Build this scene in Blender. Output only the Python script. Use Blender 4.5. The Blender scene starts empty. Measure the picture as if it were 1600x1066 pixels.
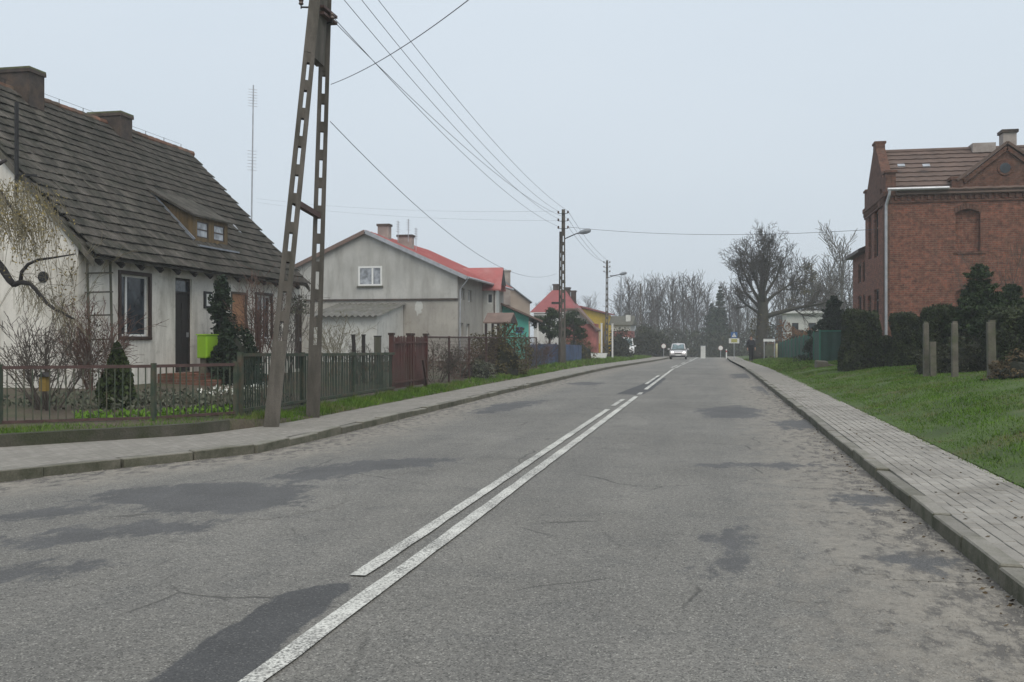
import bpy, bmesh, math, random
import numpy as np
from mathutils import Vector, Matrix, Euler

# ------------------------------------------------------------------ camera, world, sun, exposure
C = bpy.context.scene.collection
SC = bpy.context.scene
TH = math.radians(11.45)          # the road runs 11.45 degrees to the right of the view axis; world y = along the road
SN, CS = math.sin(TH), math.cos(TH)
F, HOR, EYE = 1556.0, 531.0, 1.6
cam = bpy.data.cameras.new('camera'); cam.lens = F/1600*36; cam.sensor_width = 36; cam.clip_end = 3000; cam.clip_start = .05
cam.shift_y = -2/1600
camo = bpy.data.objects.new('camera', cam); C.objects.link(camo)
camo.location = (0, 0, EYE); camo.rotation_euler = (math.pi/2, 0, TH); SC.camera = camo

SUN_EL, SUN_AZ = math.radians(52), math.radians(150)
w = bpy.data.worlds.new('World'); SC.world = w; w.use_nodes = True
nt = w.node_tree; nt.nodes.clear()
sky = nt.nodes.new('ShaderNodeTexSky'); sky.sky_type = 'NISHITA'; sky.sun_disc = False
sky.sun_elevation = SUN_EL; sky.sun_rotation = SUN_AZ; sky.air_density = 1.5; sky.dust_density = 4
b1 = nt.nodes.new('ShaderNodeBackground'); b1.inputs[1].default_value = .05
b2 = nt.nodes.new('ShaderNodeBackground')                      # the closed, even cloud deck
tc = nt.nodes.new('ShaderNodeTexCoord')
cn = nt.nodes.new('ShaderNodeTexNoise'); cn.inputs['Scale'].default_value = 1.6; cn.inputs['Detail'].default_value = 3
mp = nt.nodes.new('ShaderNodeMapping'); mp.inputs['Scale'].default_value = (1, 1, 2.5)
cr = nt.nodes.new('ShaderNodeMix'); cr.data_type = 'RGBA'
cr.inputs['A'].default_value = (.565, .645, .725, 1); cr.inputs['B'].default_value = (.655, .72, .785, 1)
nt.links.new(tc.outputs['Generated'], mp.inputs[0]); nt.links.new(mp.outputs[0], cn.inputs['Vector'])
nt.links.new(cn.outputs['Fac'], cr.inputs['Factor']); nt.links.new(cr.outputs['Result'], b2.inputs[0])
sz = nt.nodes.new('ShaderNodeSeparateXYZ'); gr = nt.nodes.new('ShaderNodeMapRange'); gr.clamp = True      # an overcast sky is a little dimmer towards the horizon
for i_, v_ in ((1, 0), (2, 1), (3, 0), (4, 1)): gr.inputs[i_].default_value = v_
pw = nt.nodes.new('ShaderNodeMath'); pw.operation = 'POWER'; pw.inputs[1].default_value = .5
ml = nt.nodes.new('ShaderNodeMath'); ml.operation = 'MULTIPLY_ADD'; ml.inputs[1].default_value = .36; ml.inputs[2].default_value = .81
nt.links.new(tc.outputs['Generated'], sz.inputs[0]); nt.links.new(sz.outputs[2], gr.inputs[0]); nt.links.new(gr.outputs[0], pw.inputs[0]); nt.links.new(pw.outputs[0], ml.inputs[0]); nt.links.new(ml.outputs[0], b2.inputs[1])
mx = nt.nodes.new('ShaderNodeMixShader'); mx.inputs[0].default_value = .88
out = nt.nodes.new('ShaderNodeOutputWorld')
nt.links.new(sky.outputs[0], b1.inputs[0]); nt.links.new(b1.outputs[0], mx.inputs[1]); nt.links.new(b2.outputs[0], mx.inputs[2])
nt.links.new(mx.outputs[0], out.inputs[0])
sl = bpy.data.lights.new('sun', 'SUN'); sl.energy = 1.5; sl.angle = math.radians(45); sl.color = (1, .92, .80)
so = bpy.data.objects.new('sun', sl); C.objects.link(so)
so.rotation_euler = (math.pi/2-SUN_EL, 0, math.pi-SUN_AZ)
SC.view_settings.view_transform = 'Standard'; SC.view_settings.look = 'None'
SC.view_settings.exposure = 0.28; SC.view_settings.gamma = 1; SC.view_settings.use_curve_mapping = False
SC.cycles.use_denoising = True
SC.cycles.max_bounces = 6; SC.cycles.diffuse_bounces = 3; SC.cycles.volume_bounces = 1; SC.cycles.transparent_max_bounces = 8

# ------------------------------------------------------------------ measuring helpers (photo pixels of 1600x1066 -> the place)
def kk(px): return (px-800)/F
def on_t(px, py, t):
    Z = t/(kk(px)*CS-SN); return (kk(px)*SN+CS)*Z, EYE+(HOR-py)/F*Z
def on_s(px, py, s):
    Z = s/(kk(px)*SN+CS); return (kk(px)*CS-SN)*Z, EYE+(HOR-py)/F*Z
def at(px, py, Z): return Vector(((kk(px)*CS-SN)*Z, (kk(px)*SN+CS)*Z, EYE+(HOR-py)/F*Z))
def gnd(px, py, z=0.0): return at(px, py, F*(EYE-z)/(py-HOR))
def depth(t, s): return s*CS-t*SN
def pix(p):
    Z = p[1]*CS-p[0]*SN; X = p[0]*CS+p[1]*SN
    return 800+F*X/Z, HOR-F*(p[2]-EYE)/Z, Z

# ------------------------------------------------------------------ object helpers
ORG = {}
def tag(o, label=None, cat=None, group=None, kind=None):
    if label: o['label'] = label
    if cat: o['category'] = cat
    if group: o['group'] = group
    if kind: o['kind'] = kind
    return o
def thing(name, label, cat, loc, group=None, rz=0):
    o = bpy.data.objects.new(name, None); C.objects.link(o); o.empty_display_size = .2
    o.location = loc; o.rotation_euler = (0, 0, rz); ORG[o.name] = Vector(loc)
    return tag(o, label, cat, group)
def link(name, me, parent=None, org=None):
    o = bpy.data.objects.new(name, me); C.objects.link(o)
    if parent is not None:
        o.parent = parent; ORG[o.name] = ORG[parent.name]
    else:
        o.location = org or (0, 0, 0); ORG[o.name] = Vector(org or (0, 0, 0))
    return o
def npmesh(name, v, f, mat, smooth=False):
    v = np.asarray(v, dtype=np.float32); f = np.asarray(f, dtype=np.int32); k = f.shape[1]
    me = bpy.data.meshes.new(name); me.vertices.add(len(v)); me.vertices.foreach_set('co', v.ravel())
    me.loops.add(f.size); me.loops.foreach_set('vertex_index', f.ravel())
    me.polygons.add(len(f)); me.polygons.foreach_set('loop_start', np.arange(0, f.size, k, dtype=np.int32))
    me.polygons.foreach_set('loop_total', np.full(len(f), k, dtype=np.int32))
    if smooth: me.polygons.foreach_set('use_smooth', np.ones(len(f), dtype=bool))
    me.update(calc_edges=True); me.validate(); me.materials.append(mat); return me
class MB:
    def __init__(s): s.v = []; s.f = []
    def add(s, vs, fs):
        n = len(s.v); s.v += [tuple(v) for v in vs]; s.f += [tuple(n+i for i in f) for f in fs]; return s
    def box(s, x0, x1, y0, y1, z0, z1):
        return s.add([(x0,y0,z0),(x1,y0,z0),(x1,y1,z0),(x0,y1,z0),(x0,y0,z1),(x1,y0,z1),(x1,y1,z1),(x0,y1,z1)],
                     [(0,3,2,1),(4,5,6,7),(0,1,5,4),(1,2,6,5),(2,3,7,6),(3,0,4,7)])
    def obox(s, c, size, rot=(0,0,0)):
        R = Euler(rot).to_matrix(); c = Vector(c)
        vs = [c+R@Vector((a*size[0]/2, b*size[1]/2, d*size[2]/2)) for d in (-1,1) for a,b in ((-1,-1),(1,-1),(1,1),(-1,1))]
        return s.add(vs, [(0,3,2,1),(4,5,6,7),(0,1,5,4),(1,2,6,5),(2,3,7,6),(3,0,4,7)])
    def beam(s, p, q, w, h, w2=None, h2=None, side=None):
        p = Vector(p); q = Vector(q); d = (q-p).normalized()
        a = Vector(side) if side else (Vector((1,0,0)) if abs(d.z) > .7 else d.cross(Vector((0,0,1))))
        a = (a-d*a.dot(d)).normalized(); b = d.cross(a); w2 = w2 or w; h2 = h2 or h
        vs = [p+a*x*w/2+b*y*h/2 for x,y in ((-1,-1),(1,-1),(1,1),(-1,1))]+[q+a*x*w2/2+b*y*h2/2 for x,y in ((-1,-1),(1,-1),(1,1),(-1,1))]
        return s.add(vs, [(0,3,2,1),(4,5,6,7),(0,1,5,4),(1,2,6,5),(2,3,7,6),(3,0,4,7)])
    def tube(s, pts, rs, k=6, cap=True):
        pts = [Vector(p) for p in pts]; n = len(s.v); m = len(pts)
        if not hasattr(rs, '__len__'): rs = [rs]*m
        d0 = (pts[1]-pts[0]).normalized(); a = d0.orthogonal().normalized()
        for i, p in enumerate(pts):
            d = (pts[min(i+1, m-1)]-pts[max(i-1, 0)])
            d = d.normalized() if d.length > 1e-9 else d0
            a = a-d*a.dot(d); a = a.normalized() if a.length > 1e-6 else d.orthogonal().normalized()
            b = d.cross(a)
            for j in range(k):
                t = 2*math.pi*j/k; q = p+(a*math.cos(t)+b*math.sin(t))*rs[i]; s.v.append((q.x, q.y, q.z))
        for i in range(m-1):
            for j in range(k):
                j2 = (j+1) % k
                s.f.append((n+i*k+j, n+i*k+j2, n+(i+1)*k+j2, n+(i+1)*k+j))
        if cap and k > 3:
            s.f.append(tuple(n+j for j in range(k))[::-1]); s.f.append(tuple(n+(m-1)*k+j for j in range(k)))
        return s
    def lathe(s, c, prof, k=12):
        n = len(s.v); c = Vector(c)
        for r, z in prof:
            for j in range(k):
                t = 2*math.pi*j/k; s.v.append((c.x+r*math.cos(t), c.y+r*math.sin(t), c.z+z))
        for i in range(len(prof)-1):
            for j in range(k):
                j2 = (j+1) % k; s.f.append((n+i*k+j, n+i*k+j2, n+(i+1)*k+j2, n+(i+1)*k+j))
        s.f.append(tuple(n+j for j in range(k))[::-1]); s.f.append(tuple(n+(len(prof)-1)*k+j for j in range(k)))
        return s
    def prism(s, poly, vec):
        n = len(poly); vec = Vector(vec); a = [Vector(p) for p in poly]
        return s.add(a+[p+vec for p in a], [tuple(range(n))[::-1], tuple(range(n, 2*n))]+[(i, (i+1) % n, n+(i+1) % n, n+i) for i in range(n)])
    def poly(s, pts): return s.add(pts, [tuple(range(len(pts)))])
    def build(s, name, mat, parent=None, smooth=False, org=None, bevel=0):
        o0 = ORG[parent.name] if parent is not None else Vector(org or (0, 0, 0))
        me = bpy.data.meshes.new(name)
        me.from_pydata([(x-o0.x, y-o0.y, z-o0.z) for x, y, z in s.v], [], s.f)
        bm = bmesh.new(); bm.from_mesh(me); bmesh.ops.recalc_face_normals(bm, faces=bm.faces)
        if bevel: bmesh.ops.bevel(bm, geom=bm.edges[:], offset=bevel, segments=1, affect='EDGES')
        bm.to_mesh(me); bm.free()
        if smooth: me.polygons.foreach_set('use_smooth', [True]*len(me.polygons))
        me.materials.append(mat); me.update()
        return link(name, me, parent, org)
def piece(name, me, parent, loc, rot=(0, 0, 0), sc=(1, 1, 1)):
    o = bpy.data.objects.new(name, me); C.objects.link(o); o.parent = parent; ORG[o.name] = ORG[parent.name]
    o.location = Vector(loc)-ORG[parent.name]; o.rotation_euler = rot; o.scale = sc; return o
def meshof(mb, name, mat, bevel=0):
    me = bpy.data.meshes.new(name); me.from_pydata(mb.v, [], mb.f)
    bm = bmesh.new(); bm.from_mesh(me); bmesh.ops.recalc_face_normals(bm, faces=bm.faces)
    if bevel: bmesh.ops.bevel(bm, geom=bm.edges[:], offset=bevel, segments=1, affect='EDGES')
    bm.to_mesh(me); bm.free(); me.materials.append(mat); return me
def copy_tree(o, loc, label, rz=None, sc=None):
    c = o.copy(); C.objects.link(c); c.location = loc; c['label'] = label; ORG[c.name] = Vector(loc)
    if rz is not None: c.rotation_euler = (0, 0, rz)
    if sc: c.scale = (sc, sc, sc) if not hasattr(sc, '__len__') else sc
    for ch in o.children:
        d = ch.copy(); C.objects.link(d); d.parent = c
        for g in ch.children:
            e = g.copy(); C.objects.link(e); e.parent = d
    return c

# ------------------------------------------------------------------ materials
def nodes(name):
    m = bpy.data.materials.new(name); m.use_nodes = True; t = m.node_tree
    return m, t, t.nodes['Principled BSDF']
def lk(t, a, b): t.links.new(a, b)
def noise(t, vec, scale, detail=4, rough=.55):
    n = t.nodes.new('ShaderNodeTexNoise'); n.inputs['Scale'].default_value = scale
    n.inputs['Detail'].default_value = detail; n.inputs['Roughness'].default_value = rough
    lk(t, vec, n.inputs['Vector']); return n.outputs['Fac']
def mixc(t, fac, a, b, mode='MIX'):
    n = t.nodes.new('ShaderNodeMix'); n.data_type = 'RGBA'; n.blend_type = mode; n.clamp_factor = True
    for s, x in (('Factor', fac), ('A', a), ('B', b)):
        if hasattr(x, 'is_output') or hasattr(x, 'links'): lk(t, x, n.inputs[s])
        elif s == 'Factor': n.inputs[s].default_value = x
        else: n.inputs[s].default_value = (*x[:3], 1)
    return n.outputs['Result']
def ramp(t, x, a, b, lo=0, hi=1):
    n = t.nodes.new('ShaderNodeMapRange'); n.clamp = True
    n.inputs[1].default_value = a; n.inputs[2].default_value = b; n.inputs[3].default_value = lo; n.inputs[4].default_value = hi
    lk(t, x, n.inputs[0]); return n.outputs[0]
def mth(t, op, a, b=None):
    n = t.nodes.new('ShaderNodeMath'); n.operation = op
    for i, x in enumerate((a, b)):
        if x is None: continue
        if hasattr(x, 'links'): lk(t, x, n.inputs[i])
        else: n.inputs[i].default_value = x
    return n.outputs[0]
def pos(t): return t.nodes.new('ShaderNodeNewGeometry').outputs['Position']
def bumpn(t, p, h, strength, dist=.02):
    n = t.nodes.new('ShaderNodeBump'); n.inputs['Strength'].default_value = strength; n.inputs['Distance'].default_value = dist
    lk(t, h, n.inputs['Height']); lk(t, n.outputs[0], p.inputs['Normal'])
def sc3(c, k): return tuple(min(1, x*k) for x in c[:3])
def M(name, col, rough=.85, var=.2, scale=2.0, fine=40, finev=.12, bump=.15, metal=0, spec=.3, col2=None, c2amt=.5, c2scale=1.2, rnd=0, vstretch=None):
    m, t, p = nodes(name); P = pos(t); q = P
    if vstretch:
        mpn = t.nodes.new('ShaderNodeMapping'); mpn.inputs['Scale'].default_value = vstretch; lk(t, P, mpn.inputs[0]); q = mpn.outputs[0]
    c = mixc(t, ramp(t, noise(t, q, scale), .3, .7), sc3(col, 1-var), sc3(col, 1+var))
    if col2: c = mixc(t, ramp(t, noise(t, q, c2scale, 6, .62), 1-c2amt-.12, 1-c2amt+.12), c, col2)
    fn = noise(t, P, fine, 2)
    c = mixc(t, ramp(t, fn, .25, .75), mixc(t, 1.0, c, (1-finev,)*3, 'MULTIPLY'), mixc(t, 1.0, c, (1+finev,)*3, 'MULTIPLY'))
    if rnd:
        oi = t.nodes.new('ShaderNodeObjectInfo')
        c = mixc(t, 1.0, c, mixc(t, oi.outputs['Random'], (1-rnd,)*3, (1+rnd,)*3), 'MULTIPLY')
    lk(t, c, p.inputs['Base Color']); p.inputs['Roughness'].default_value = rough; p.inputs['Metallic'].default_value = metal
    p.inputs['Specular IOR Level'].default_value = spec
    if bump: bumpn(t, p, fn, bump)
    return m
def leafmat(name, a, b, rough=.7, scale=3):
    m, t, p = nodes(name); P = pos(t)
    wn = t.nodes.new('ShaderNodeTexWhiteNoise'); wn.noise_dimensions = '3D'
    geo = t.nodes.new('ShaderNodeNewGeometry')
    c = mixc(t, ramp(t, noise(t, P, scale, 3), .3, .7), a, b)
    c = mixc(t, ramp(t, geo.outputs['Random Per Island'], 0, 1), mixc(t, 1.0, c, (.6,)*3, 'MULTIPLY'), mixc(t, 1.0, c, (1.35,)*3, 'MULTIPLY'))
    lk(t, c, p.inputs['Base Color']); p.inputs['Roughness'].default_value = rough; p.inputs['Specular IOR Level'].default_value = .2
    return m
def brickmat(name, c1, c2, mortar, rnd=.25):
    m, t, p = nodes(name); P = pos(t)
    sx = t.nodes.new('ShaderNodeSeparateXYZ'); lk(t, P, sx.inputs[0])
    cb = t.nodes.new('ShaderNodeCombineXYZ'); lk(t, mth(t, 'ADD', sx.outputs[0], sx.outputs[1]), cb.inputs[0]); lk(t, sx.outputs[2], cb.inputs[1])
    b = t.nodes.new('ShaderNodeTexBrick'); lk(t, cb.outputs[0], b.inputs['Vector'])
    b.inputs['Scale'].default_value = 1; b.inputs['Brick Width'].default_value = .27; b.inputs['Row Height'].default_value = .083
    b.inputs['Mortar Size'].default_value = .009; b.inputs['Color1'].default_value = (*c1, 1); b.inputs['Color2'].default_value = (*c2, 1)
    b.inputs['Mortar'].default_value = (*mortar, 1); b.inputs['Bias'].default_value = -.1
    c = mixc(t, ramp(t, noise(t, cb.outputs[0], 4.5, 6, .8), .40, .60), mixc(t, 1.0, b.outputs['Color'], (.42, .45, .48), 'MULTIPLY'), mixc(t, 1.0, b.outputs['Color'], (1.15, 1.1, 1.05), 'MULTIPLY'))
    mpn = t.nodes.new('ShaderNodeMapping'); mpn.inputs['Scale'].default_value = (1, 1, .25); lk(t, P, mpn.inputs[0])
    c = mixc(t, ramp(t, noise(t, mpn.outputs[0], 1.8, 5, .65), .55, .75, 0, .6), c, (.07, .06, .05))
    c = mixc(t, ramp(t, noise(t, P, 6, 4, .7), .3, .75, 0, .35), c, (.30, .17, .12))
    lk(t, c, p.inputs['Base Color']); p.inputs['Roughness'].default_value = .9; p.inputs['Specular IOR Level'].default_value = .15
    bumpn(t, p, mth(t, 'SUBTRACT', 1.0, b.outputs['Fac']), .5, .012)
    return m
def plaster(name, col, stain, amt=.42, low=None):
    """painted render: blotches, vertical run marks, pock marks"""
    m, t, p = nodes(name); P = pos(t)
    mpn = t.nodes.new('ShaderNodeMapping'); mpn.inputs['Scale'].default_value = (1.6, 1.6, .3); lk(t, P, mpn.inputs[0])
    c = mixc(t, ramp(t, noise(t, P, .9, 5, .6), .3, .72), sc3(col, .84), sc3(col, 1.08))
    c = mixc(t, ramp(t, noise(t, mpn.outputs[0], 1.3, 6, .65), 1-amt-.05, 1-amt+.2, 0, .62), c, stain)
    c = mixc(t, ramp(t, noise(t, P, 2.6, 7, .7), .56, .66, 0, .35), c, stain)
    c = mixc(t, ramp(t, noise(t, P, 14, 5, .7), .56, .75, 0, .35), c, stain)
    fn = noise(t, P, 60, 3)
    lk(t, c, p.inputs['Base Color']); p.inputs['Roughness'].default_value = .92; p.inputs['Specular IOR Level'].default_value = .15
    bumpn(t, p, fn, .25, .01); return m
def glassmat(name, col=(.02, .025, .03)):
    m, t, p = nodes(name); P = pos(t)
    c = mixc(t, ramp(t, noise(t, P, 2.5, 2), .4, .65), col, sc3(col, 2.6))
    lk(t, c, p.inputs['Base Color']); p.inputs['Roughness'].default_value = .06; p.inputs['Specular IOR Level'].default_value = .5; return m
def roadmat(name='worn_asphalt', rep=None):
    m, t, p = nodes(name); P = pos(t)
    at_ = t.nodes.new('ShaderNodeAttribute'); at_.attribute_name = 'edge'; E = at_.outputs['Fac']
    base = mixc(t, ramp(t, noise(t, P, .35, 5, .6), .3, .7), (.172, .164, .150), (.240, .229, .210))
    mpn = t.nodes.new('ShaderNodeMapping'); mpn.inputs['Scale'].default_value = (1.0, .10, 1); lk(t, P, mpn.inputs[0])
    base = mixc(t, ramp(t, noise(t, mpn.outputs[0], 1.4, 4, .6), .35, .72, 0, .5), base, (.115, .113, .110))
    base = mixc(t, ramp(t, noise(t, P, 1.7, 5, .65), .52, .75, 0, .5), base, (.10, .10, .10))
    vo = t.nodes.new('ShaderNodeTexVoronoi'); vo.inputs['Scale'].default_value = 115; lk(t, P, vo.inputs['Vector'])
    sp = t.nodes.new('ShaderNodeSeparateColor'); lk(t, vo.outputs['Color'], sp.inputs[0])
    base = mixc(t, ramp(t, sp.outputs[0], .0, .5), mixc(t, 1.0, base, (.42, .42, .42), 'MULTIPLY'), base)
    base = mixc(t, ramp(t, sp.outputs[1], .84, 1.0, 0, .7), base, (.40, .385, .35))
    n2 = noise(t, P, 22, 4, .7)
    base = mixc(t, ramp(t, n2, .3, .7), mixc(t, 1.0, base, (.78, .78, .78), 'MULTIPLY'), mixc(t, 1.0, base, (1.2, 1.2, 1.18), 'MULTIPLY'))
    # grit and sand washed to the edges, broken up
    mp2 = t.nodes.new('ShaderNodeMapping'); mp2.inputs['Scale'].default_value = (1.6, .8, 1); lk(t, P, mp2.inputs[0])
    n3 = noise(t, mp2.outputs[0], 2.3, 8, .72)
    ed = mth(t, 'ADD', E, mth(t, 'MULTIPLY', mth(t, 'SUBTRACT', n3, .5), 2.6))
    sand = ramp(t, ed, .35, 1.5, .85, 0)
    base = mixc(t, sand, base, mixc(t, ramp(t, noise(t, P, 9, 5, .7), .3, .7), (.19, .172, .146), (.34, .31, .265)))
    # crumbled dark spots near edges
    ed2 = mth(t, 'ADD', E, mth(t, 'MULTIPLY', mth(t, 'SUBTRACT', noise(t, mp2.outputs[0], 4.2, 8, .72), .46), 8.0))
    base = mixc(t, ramp(t, ed2, .1, .9, .8, 0), base, (.085, .080, .076))
    # cracks
    vd = t.nodes.new('ShaderNodeTexNoise'); vd.inputs['Scale'].default_value = 1.3; vd.inputs['Detail'].default_value = 5; lk(t, P, vd.inputs['Vector'])
    ad = t.nodes.new('ShaderNodeMix'); ad.data_type = 'VECTOR'; ad.inputs['Factor'].default_value = .22
    lk(t, P, ad.inputs['A']); lk(t, vd.outputs['Color'], ad.inputs['B'])
    vc = t.nodes.new('ShaderNodeTexVoronoi'); vc.feature = 'DISTANCE_TO_EDGE'; vc.inputs['Scale'].default_value = .55; lk(t, ad.outputs['Result'], vc.inputs['Vector'])
    msk = ramp(t, noise(t, P, .6, 2), .5, .58)
    crk = mth(t, 'MULTIPLY', ramp(t, vc.outputs['Distance'], .002, .008, 1, 0), msk)
    base = mixc(t, mth(t, 'MULTIPLY', crk, .6), base, (.05, .048, .045))
    vz = t.nodes.new('ShaderNodeTexVoronoi'); vz.feature = 'DISTANCE_TO_EDGE'; vz.inputs['Scale'].default_value = 2.6; lk(t, ad.outputs['Result'], vz.inputs['Vector'])
    zone = mth(t, 'MULTIPLY', ramp(t, noise(t, P, .45, 3), .54, .62), ramp(t, noise(t, P, 1.9, 3), .42, .56))
    crz = mth(t, 'MULTIPLY', ramp(t, vz.outputs['Distance'], .004, .03, 1, 0), zone)
    base = mixc(t, mth(t, 'MULTIPLY', crz, .55), base, (.055, .053, .05))
    if rep:
        c, soft, rag = rep
        pa_ = t.nodes.new('ShaderNodeAttribute'); pa_.attribute_name = 'patch'
        e = mth(t, 'ADD', pa_.outputs['Fac'], mth(t, 'MULTIPLY', mth(t, 'SUBTRACT', noise(t, mp2.outputs[0], 2.4, 12, .74), .5), rag))
        b = mixc(t, ramp(t, noise(t, P, 1.2, 5, .6), .3, .7), sc3(c, .85), sc3(c, 1.15))
        b = mixc(t, ramp(t, sp.outputs[1], .85, 1, 0, .35), b, (.3, .29, .27)); b = mixc(t, ramp(t, sp.outputs[0], 0, .5), mixc(t, 1.0, b, (.7,)*3, 'MULTIPLY'), b)
        base = mixc(t, ramp(t, e, -soft, soft), base, b)
    lk(t, base, p.inputs['Base Color']); p.inputs['Roughness'].default_value = .88; p.inputs['Specular IOR Level'].default_value = .25
    bumpn(t, p, mth(t, 'SUBTRACT', mth(t, 'ADD', vo.outputs['Distance'], mth(t, 'MULTIPLY', n2, .8)), crk), .55, .008)
    return m

MAT = {}
MAT['road'] = roadmat()
MAT['patch'] = roadmat('fresh_patch', ((.078, .078, .079), .012, .24)); MAT['patch_old'] = roadmat('old_patch', ((.104, .103, .103), .09, 1.9))
def linemat():
    m, t, p = nodes('road_paint'); P = pos(t)
    n = noise(t, P, 55, 4, .75); big = noise(t, P, 1.1, 4)
    f = ramp(t, mth(t, 'ADD', n, mth(t, 'MULTIPLY', mth(t, 'SUBTRACT', big, .5), .35)),   .40, .54)
    c = mixc(t, f, (.14, .135, .125), mixc(t, ramp(t, noise(t, P, 6), .3, .7), (.50, .49, .45), (.64, .63, .58)))
    lk(t, c, p.inputs['Base Color']); p.inputs['Roughness'].default_value = .8; return m
MAT['line'] = linemat()
MAT['kerb'] = M('kerb_concrete', (.20, .19, .165), var=.25, scale=1.6, col2=(.10, .105, .075), c2amt=.45, c2scale=2.2, fine=70, finev=.25, bump=.3, rnd=.18)
MAT['paver'] = M('paver_concrete', (.275, .256, .228), var=.14, scale=1.1, fine=80, finev=.14, bump=.2, rnd=.10, col2=(.165, .152, .13), c2amt=.38)
def kerbmat():
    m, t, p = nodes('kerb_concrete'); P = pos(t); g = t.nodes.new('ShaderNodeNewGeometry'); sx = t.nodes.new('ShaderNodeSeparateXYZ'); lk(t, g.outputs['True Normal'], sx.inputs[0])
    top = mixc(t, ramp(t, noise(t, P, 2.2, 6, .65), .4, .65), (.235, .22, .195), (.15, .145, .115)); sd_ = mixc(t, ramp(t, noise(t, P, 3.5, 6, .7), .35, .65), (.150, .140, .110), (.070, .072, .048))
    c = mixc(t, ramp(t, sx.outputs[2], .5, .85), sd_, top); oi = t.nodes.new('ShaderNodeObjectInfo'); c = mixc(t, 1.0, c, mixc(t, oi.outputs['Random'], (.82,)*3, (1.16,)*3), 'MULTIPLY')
    n = noise(t, P, 60, 4, .7); c = mixc(t, ramp(t, n, .3, .7), mixc(t, 1.0, c, (.78,)*3, 'MULTIPLY'), mixc(t, 1.0, c, (1.2,)*3, 'MULTIPLY'))
    lk(t, c, p.inputs['Base Color']); p.inputs['Roughness'].default_value = .9; p.inputs['Specular IOR Level'].default_value = .2; bumpn(t, p, n, .4, .01); return m
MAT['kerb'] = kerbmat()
def pavemat():
    m, t, p = nodes('paved_walk'); P = pos(t)
    b = t.nodes.new('ShaderNodeTexBrick'); lk(t, P, b.inputs['Vector']); b.inputs['Scale'].default_value = 1
    mpn = t.nodes.new('ShaderNodeMapping'); mpn.inputs['Rotation'].default_value = (0, 0, math.pi/2); lk(t, P, mpn.inputs[0]); lk(t, mpn.outputs[0], b.inputs['Vector'])
    b.inputs['Brick Width'].default_value = .21; b.inputs['Row Height'].default_value = .105; b.inputs['Mortar Size'].default_value = .005
    b.inputs['Color1'].default_value = (.235, .218, .195, 1); b.inputs['Color2'].default_value = (.295, .275, .245, 1); b.inputs['Mortar'].default_value = (.12, .11, .09, 1)
    c = mixc(t, ramp(t, noise(t, P, .8, 6, .65), .42, .72, 0, .7), b.outputs['Color'], (.19, .18, .155))
    c = mixc(t, ramp(t, noise(t, P, 12, 5, .7), .3, .75), mixc(t, 1.0, c, (.82,)*3, 'MULTIPLY'), mixc(t, 1.0, c, (1.13,)*3, 'MULTIPLY'))
    lk(t, c, p.inputs['Base Color']); p.inputs['Roughness'].default_value = .9; p.inputs['Specular IOR Level'].default_value = .2
    bumpn(t, p, mth(t, 'SUBTRACT', 1.0, b.outputs['Fac']), .4, .008); return m
MAT['pave'] = pavemat()
MAT['joint'] = M('joint_sand', (.105, .095, .075), scale=3, col2=(.06, .075, .035), c2amt=.4)
MAT['ground'] = M('garden_soil', (.085, .068, .048), scale=1.2, col2=(.05, .068, .026), c2amt=.42, c2scale=.8, fine=25, finev=.35, bump=.6)
MAT['bank'] = M('turf', (.052, .082, .018), scale=.8, var=.3, col2=(.10, .085, .04), c2amt=.34, c2scale=.9, fine=30, finev=.4, bump=.7)
MAT['field'] = M('far_field', (.05, .06, .03), scale=.05, fine=1, bump=0)
def grassmat(name, a, b, dry):
    m, t, p = nodes(name); P = pos(t); geo = t.nodes.new('ShaderNodeNewGeometry')
    c = mixc(t, ramp(t, noise(t, P, 1.1, 5, .6), .32, .68), a, b)
    c = mixc(t, ramp(t, geo.outputs['Random Per Island'], 0, 1), mixc(t, 1.0, c, (.66,)*3, 'MULTIPLY'), mixc(t, 1.0, c, (1.4,)*3, 'MULTIPLY'))
    c = mixc(t, mth(t, 'MULTIPLY', ramp(t, noise(t, P, .9, 6, .65), .46, .64), ramp(t, geo.outputs['Random Per Island'], .35, .6)), c, dry)
    lk(t, c, p.inputs['Base Color']); p.inputs['Roughness'].default_value = .7; p.inputs['Specular IOR Level'].default_value = .15; return m
MAT['grass'] = grassmat('grass_blades', (.056, .120, .010), (.100, .182, .018), (.14, .135, .05))
MAT['bright'] = leafmat('spring_leaves', (.10, .20, .02), (.17, .30, .04))
MAT['white_wall'] = plaster('limewashed_render', (.74, .71, .65), (.24, .22, .18), .50)
MAT['grey_wall'] = plaster('grey_render', (.44, .435, .41), (.25, .24, .215), .5)
MAT['grey_wall2'] = plaster('brownish_render', (.37, .35, .315), (.19, .175, .15), .45)
MAT['shed_wall'] = plaster('pale_render', (.54, .54, .51), (.25, .24, .22), .4)
MAT['beige_wall'] = plaster('beige_render', (.36, .30, .25), (.24, .20, .17), .3)
MAT['clean_white'] = plaster('white_render', (.62, .62, .60), (.4, .4, .38), .3)
MAT['turq'] = plaster('turquoise_render', (.12, .50, .42), (.09, .32, .28), .35)
MAT['yellow'] = M('yellow_render', (.62, .42, .03), var=.12, fine=20, col2=(.52, .35, .03), c2amt=.5)
MAT['dullyellow'] = M('ochre_boards', (.21, .14, .035), var=.2)
MAT['redwall'] = M('red_render', (.38, .14, .125), var=.15, col2=(.2, .07, .06))
MAT['tile'] = M('old_concrete_tile', (.080, .072, .062), rough=.95, var=.35, scale=2.6, col2=(.038, .038, .030), c2amt=.46, c2scale=2.0, fine=30, finev=.35, bump=.5, rnd=.28, spec=.15)
MAT['ridge'] = M('terracotta', (.21, .10, .065), var=.3, scale=3, rnd=.35, col2=(.09, .07, .05), c2amt=.5)
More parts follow.
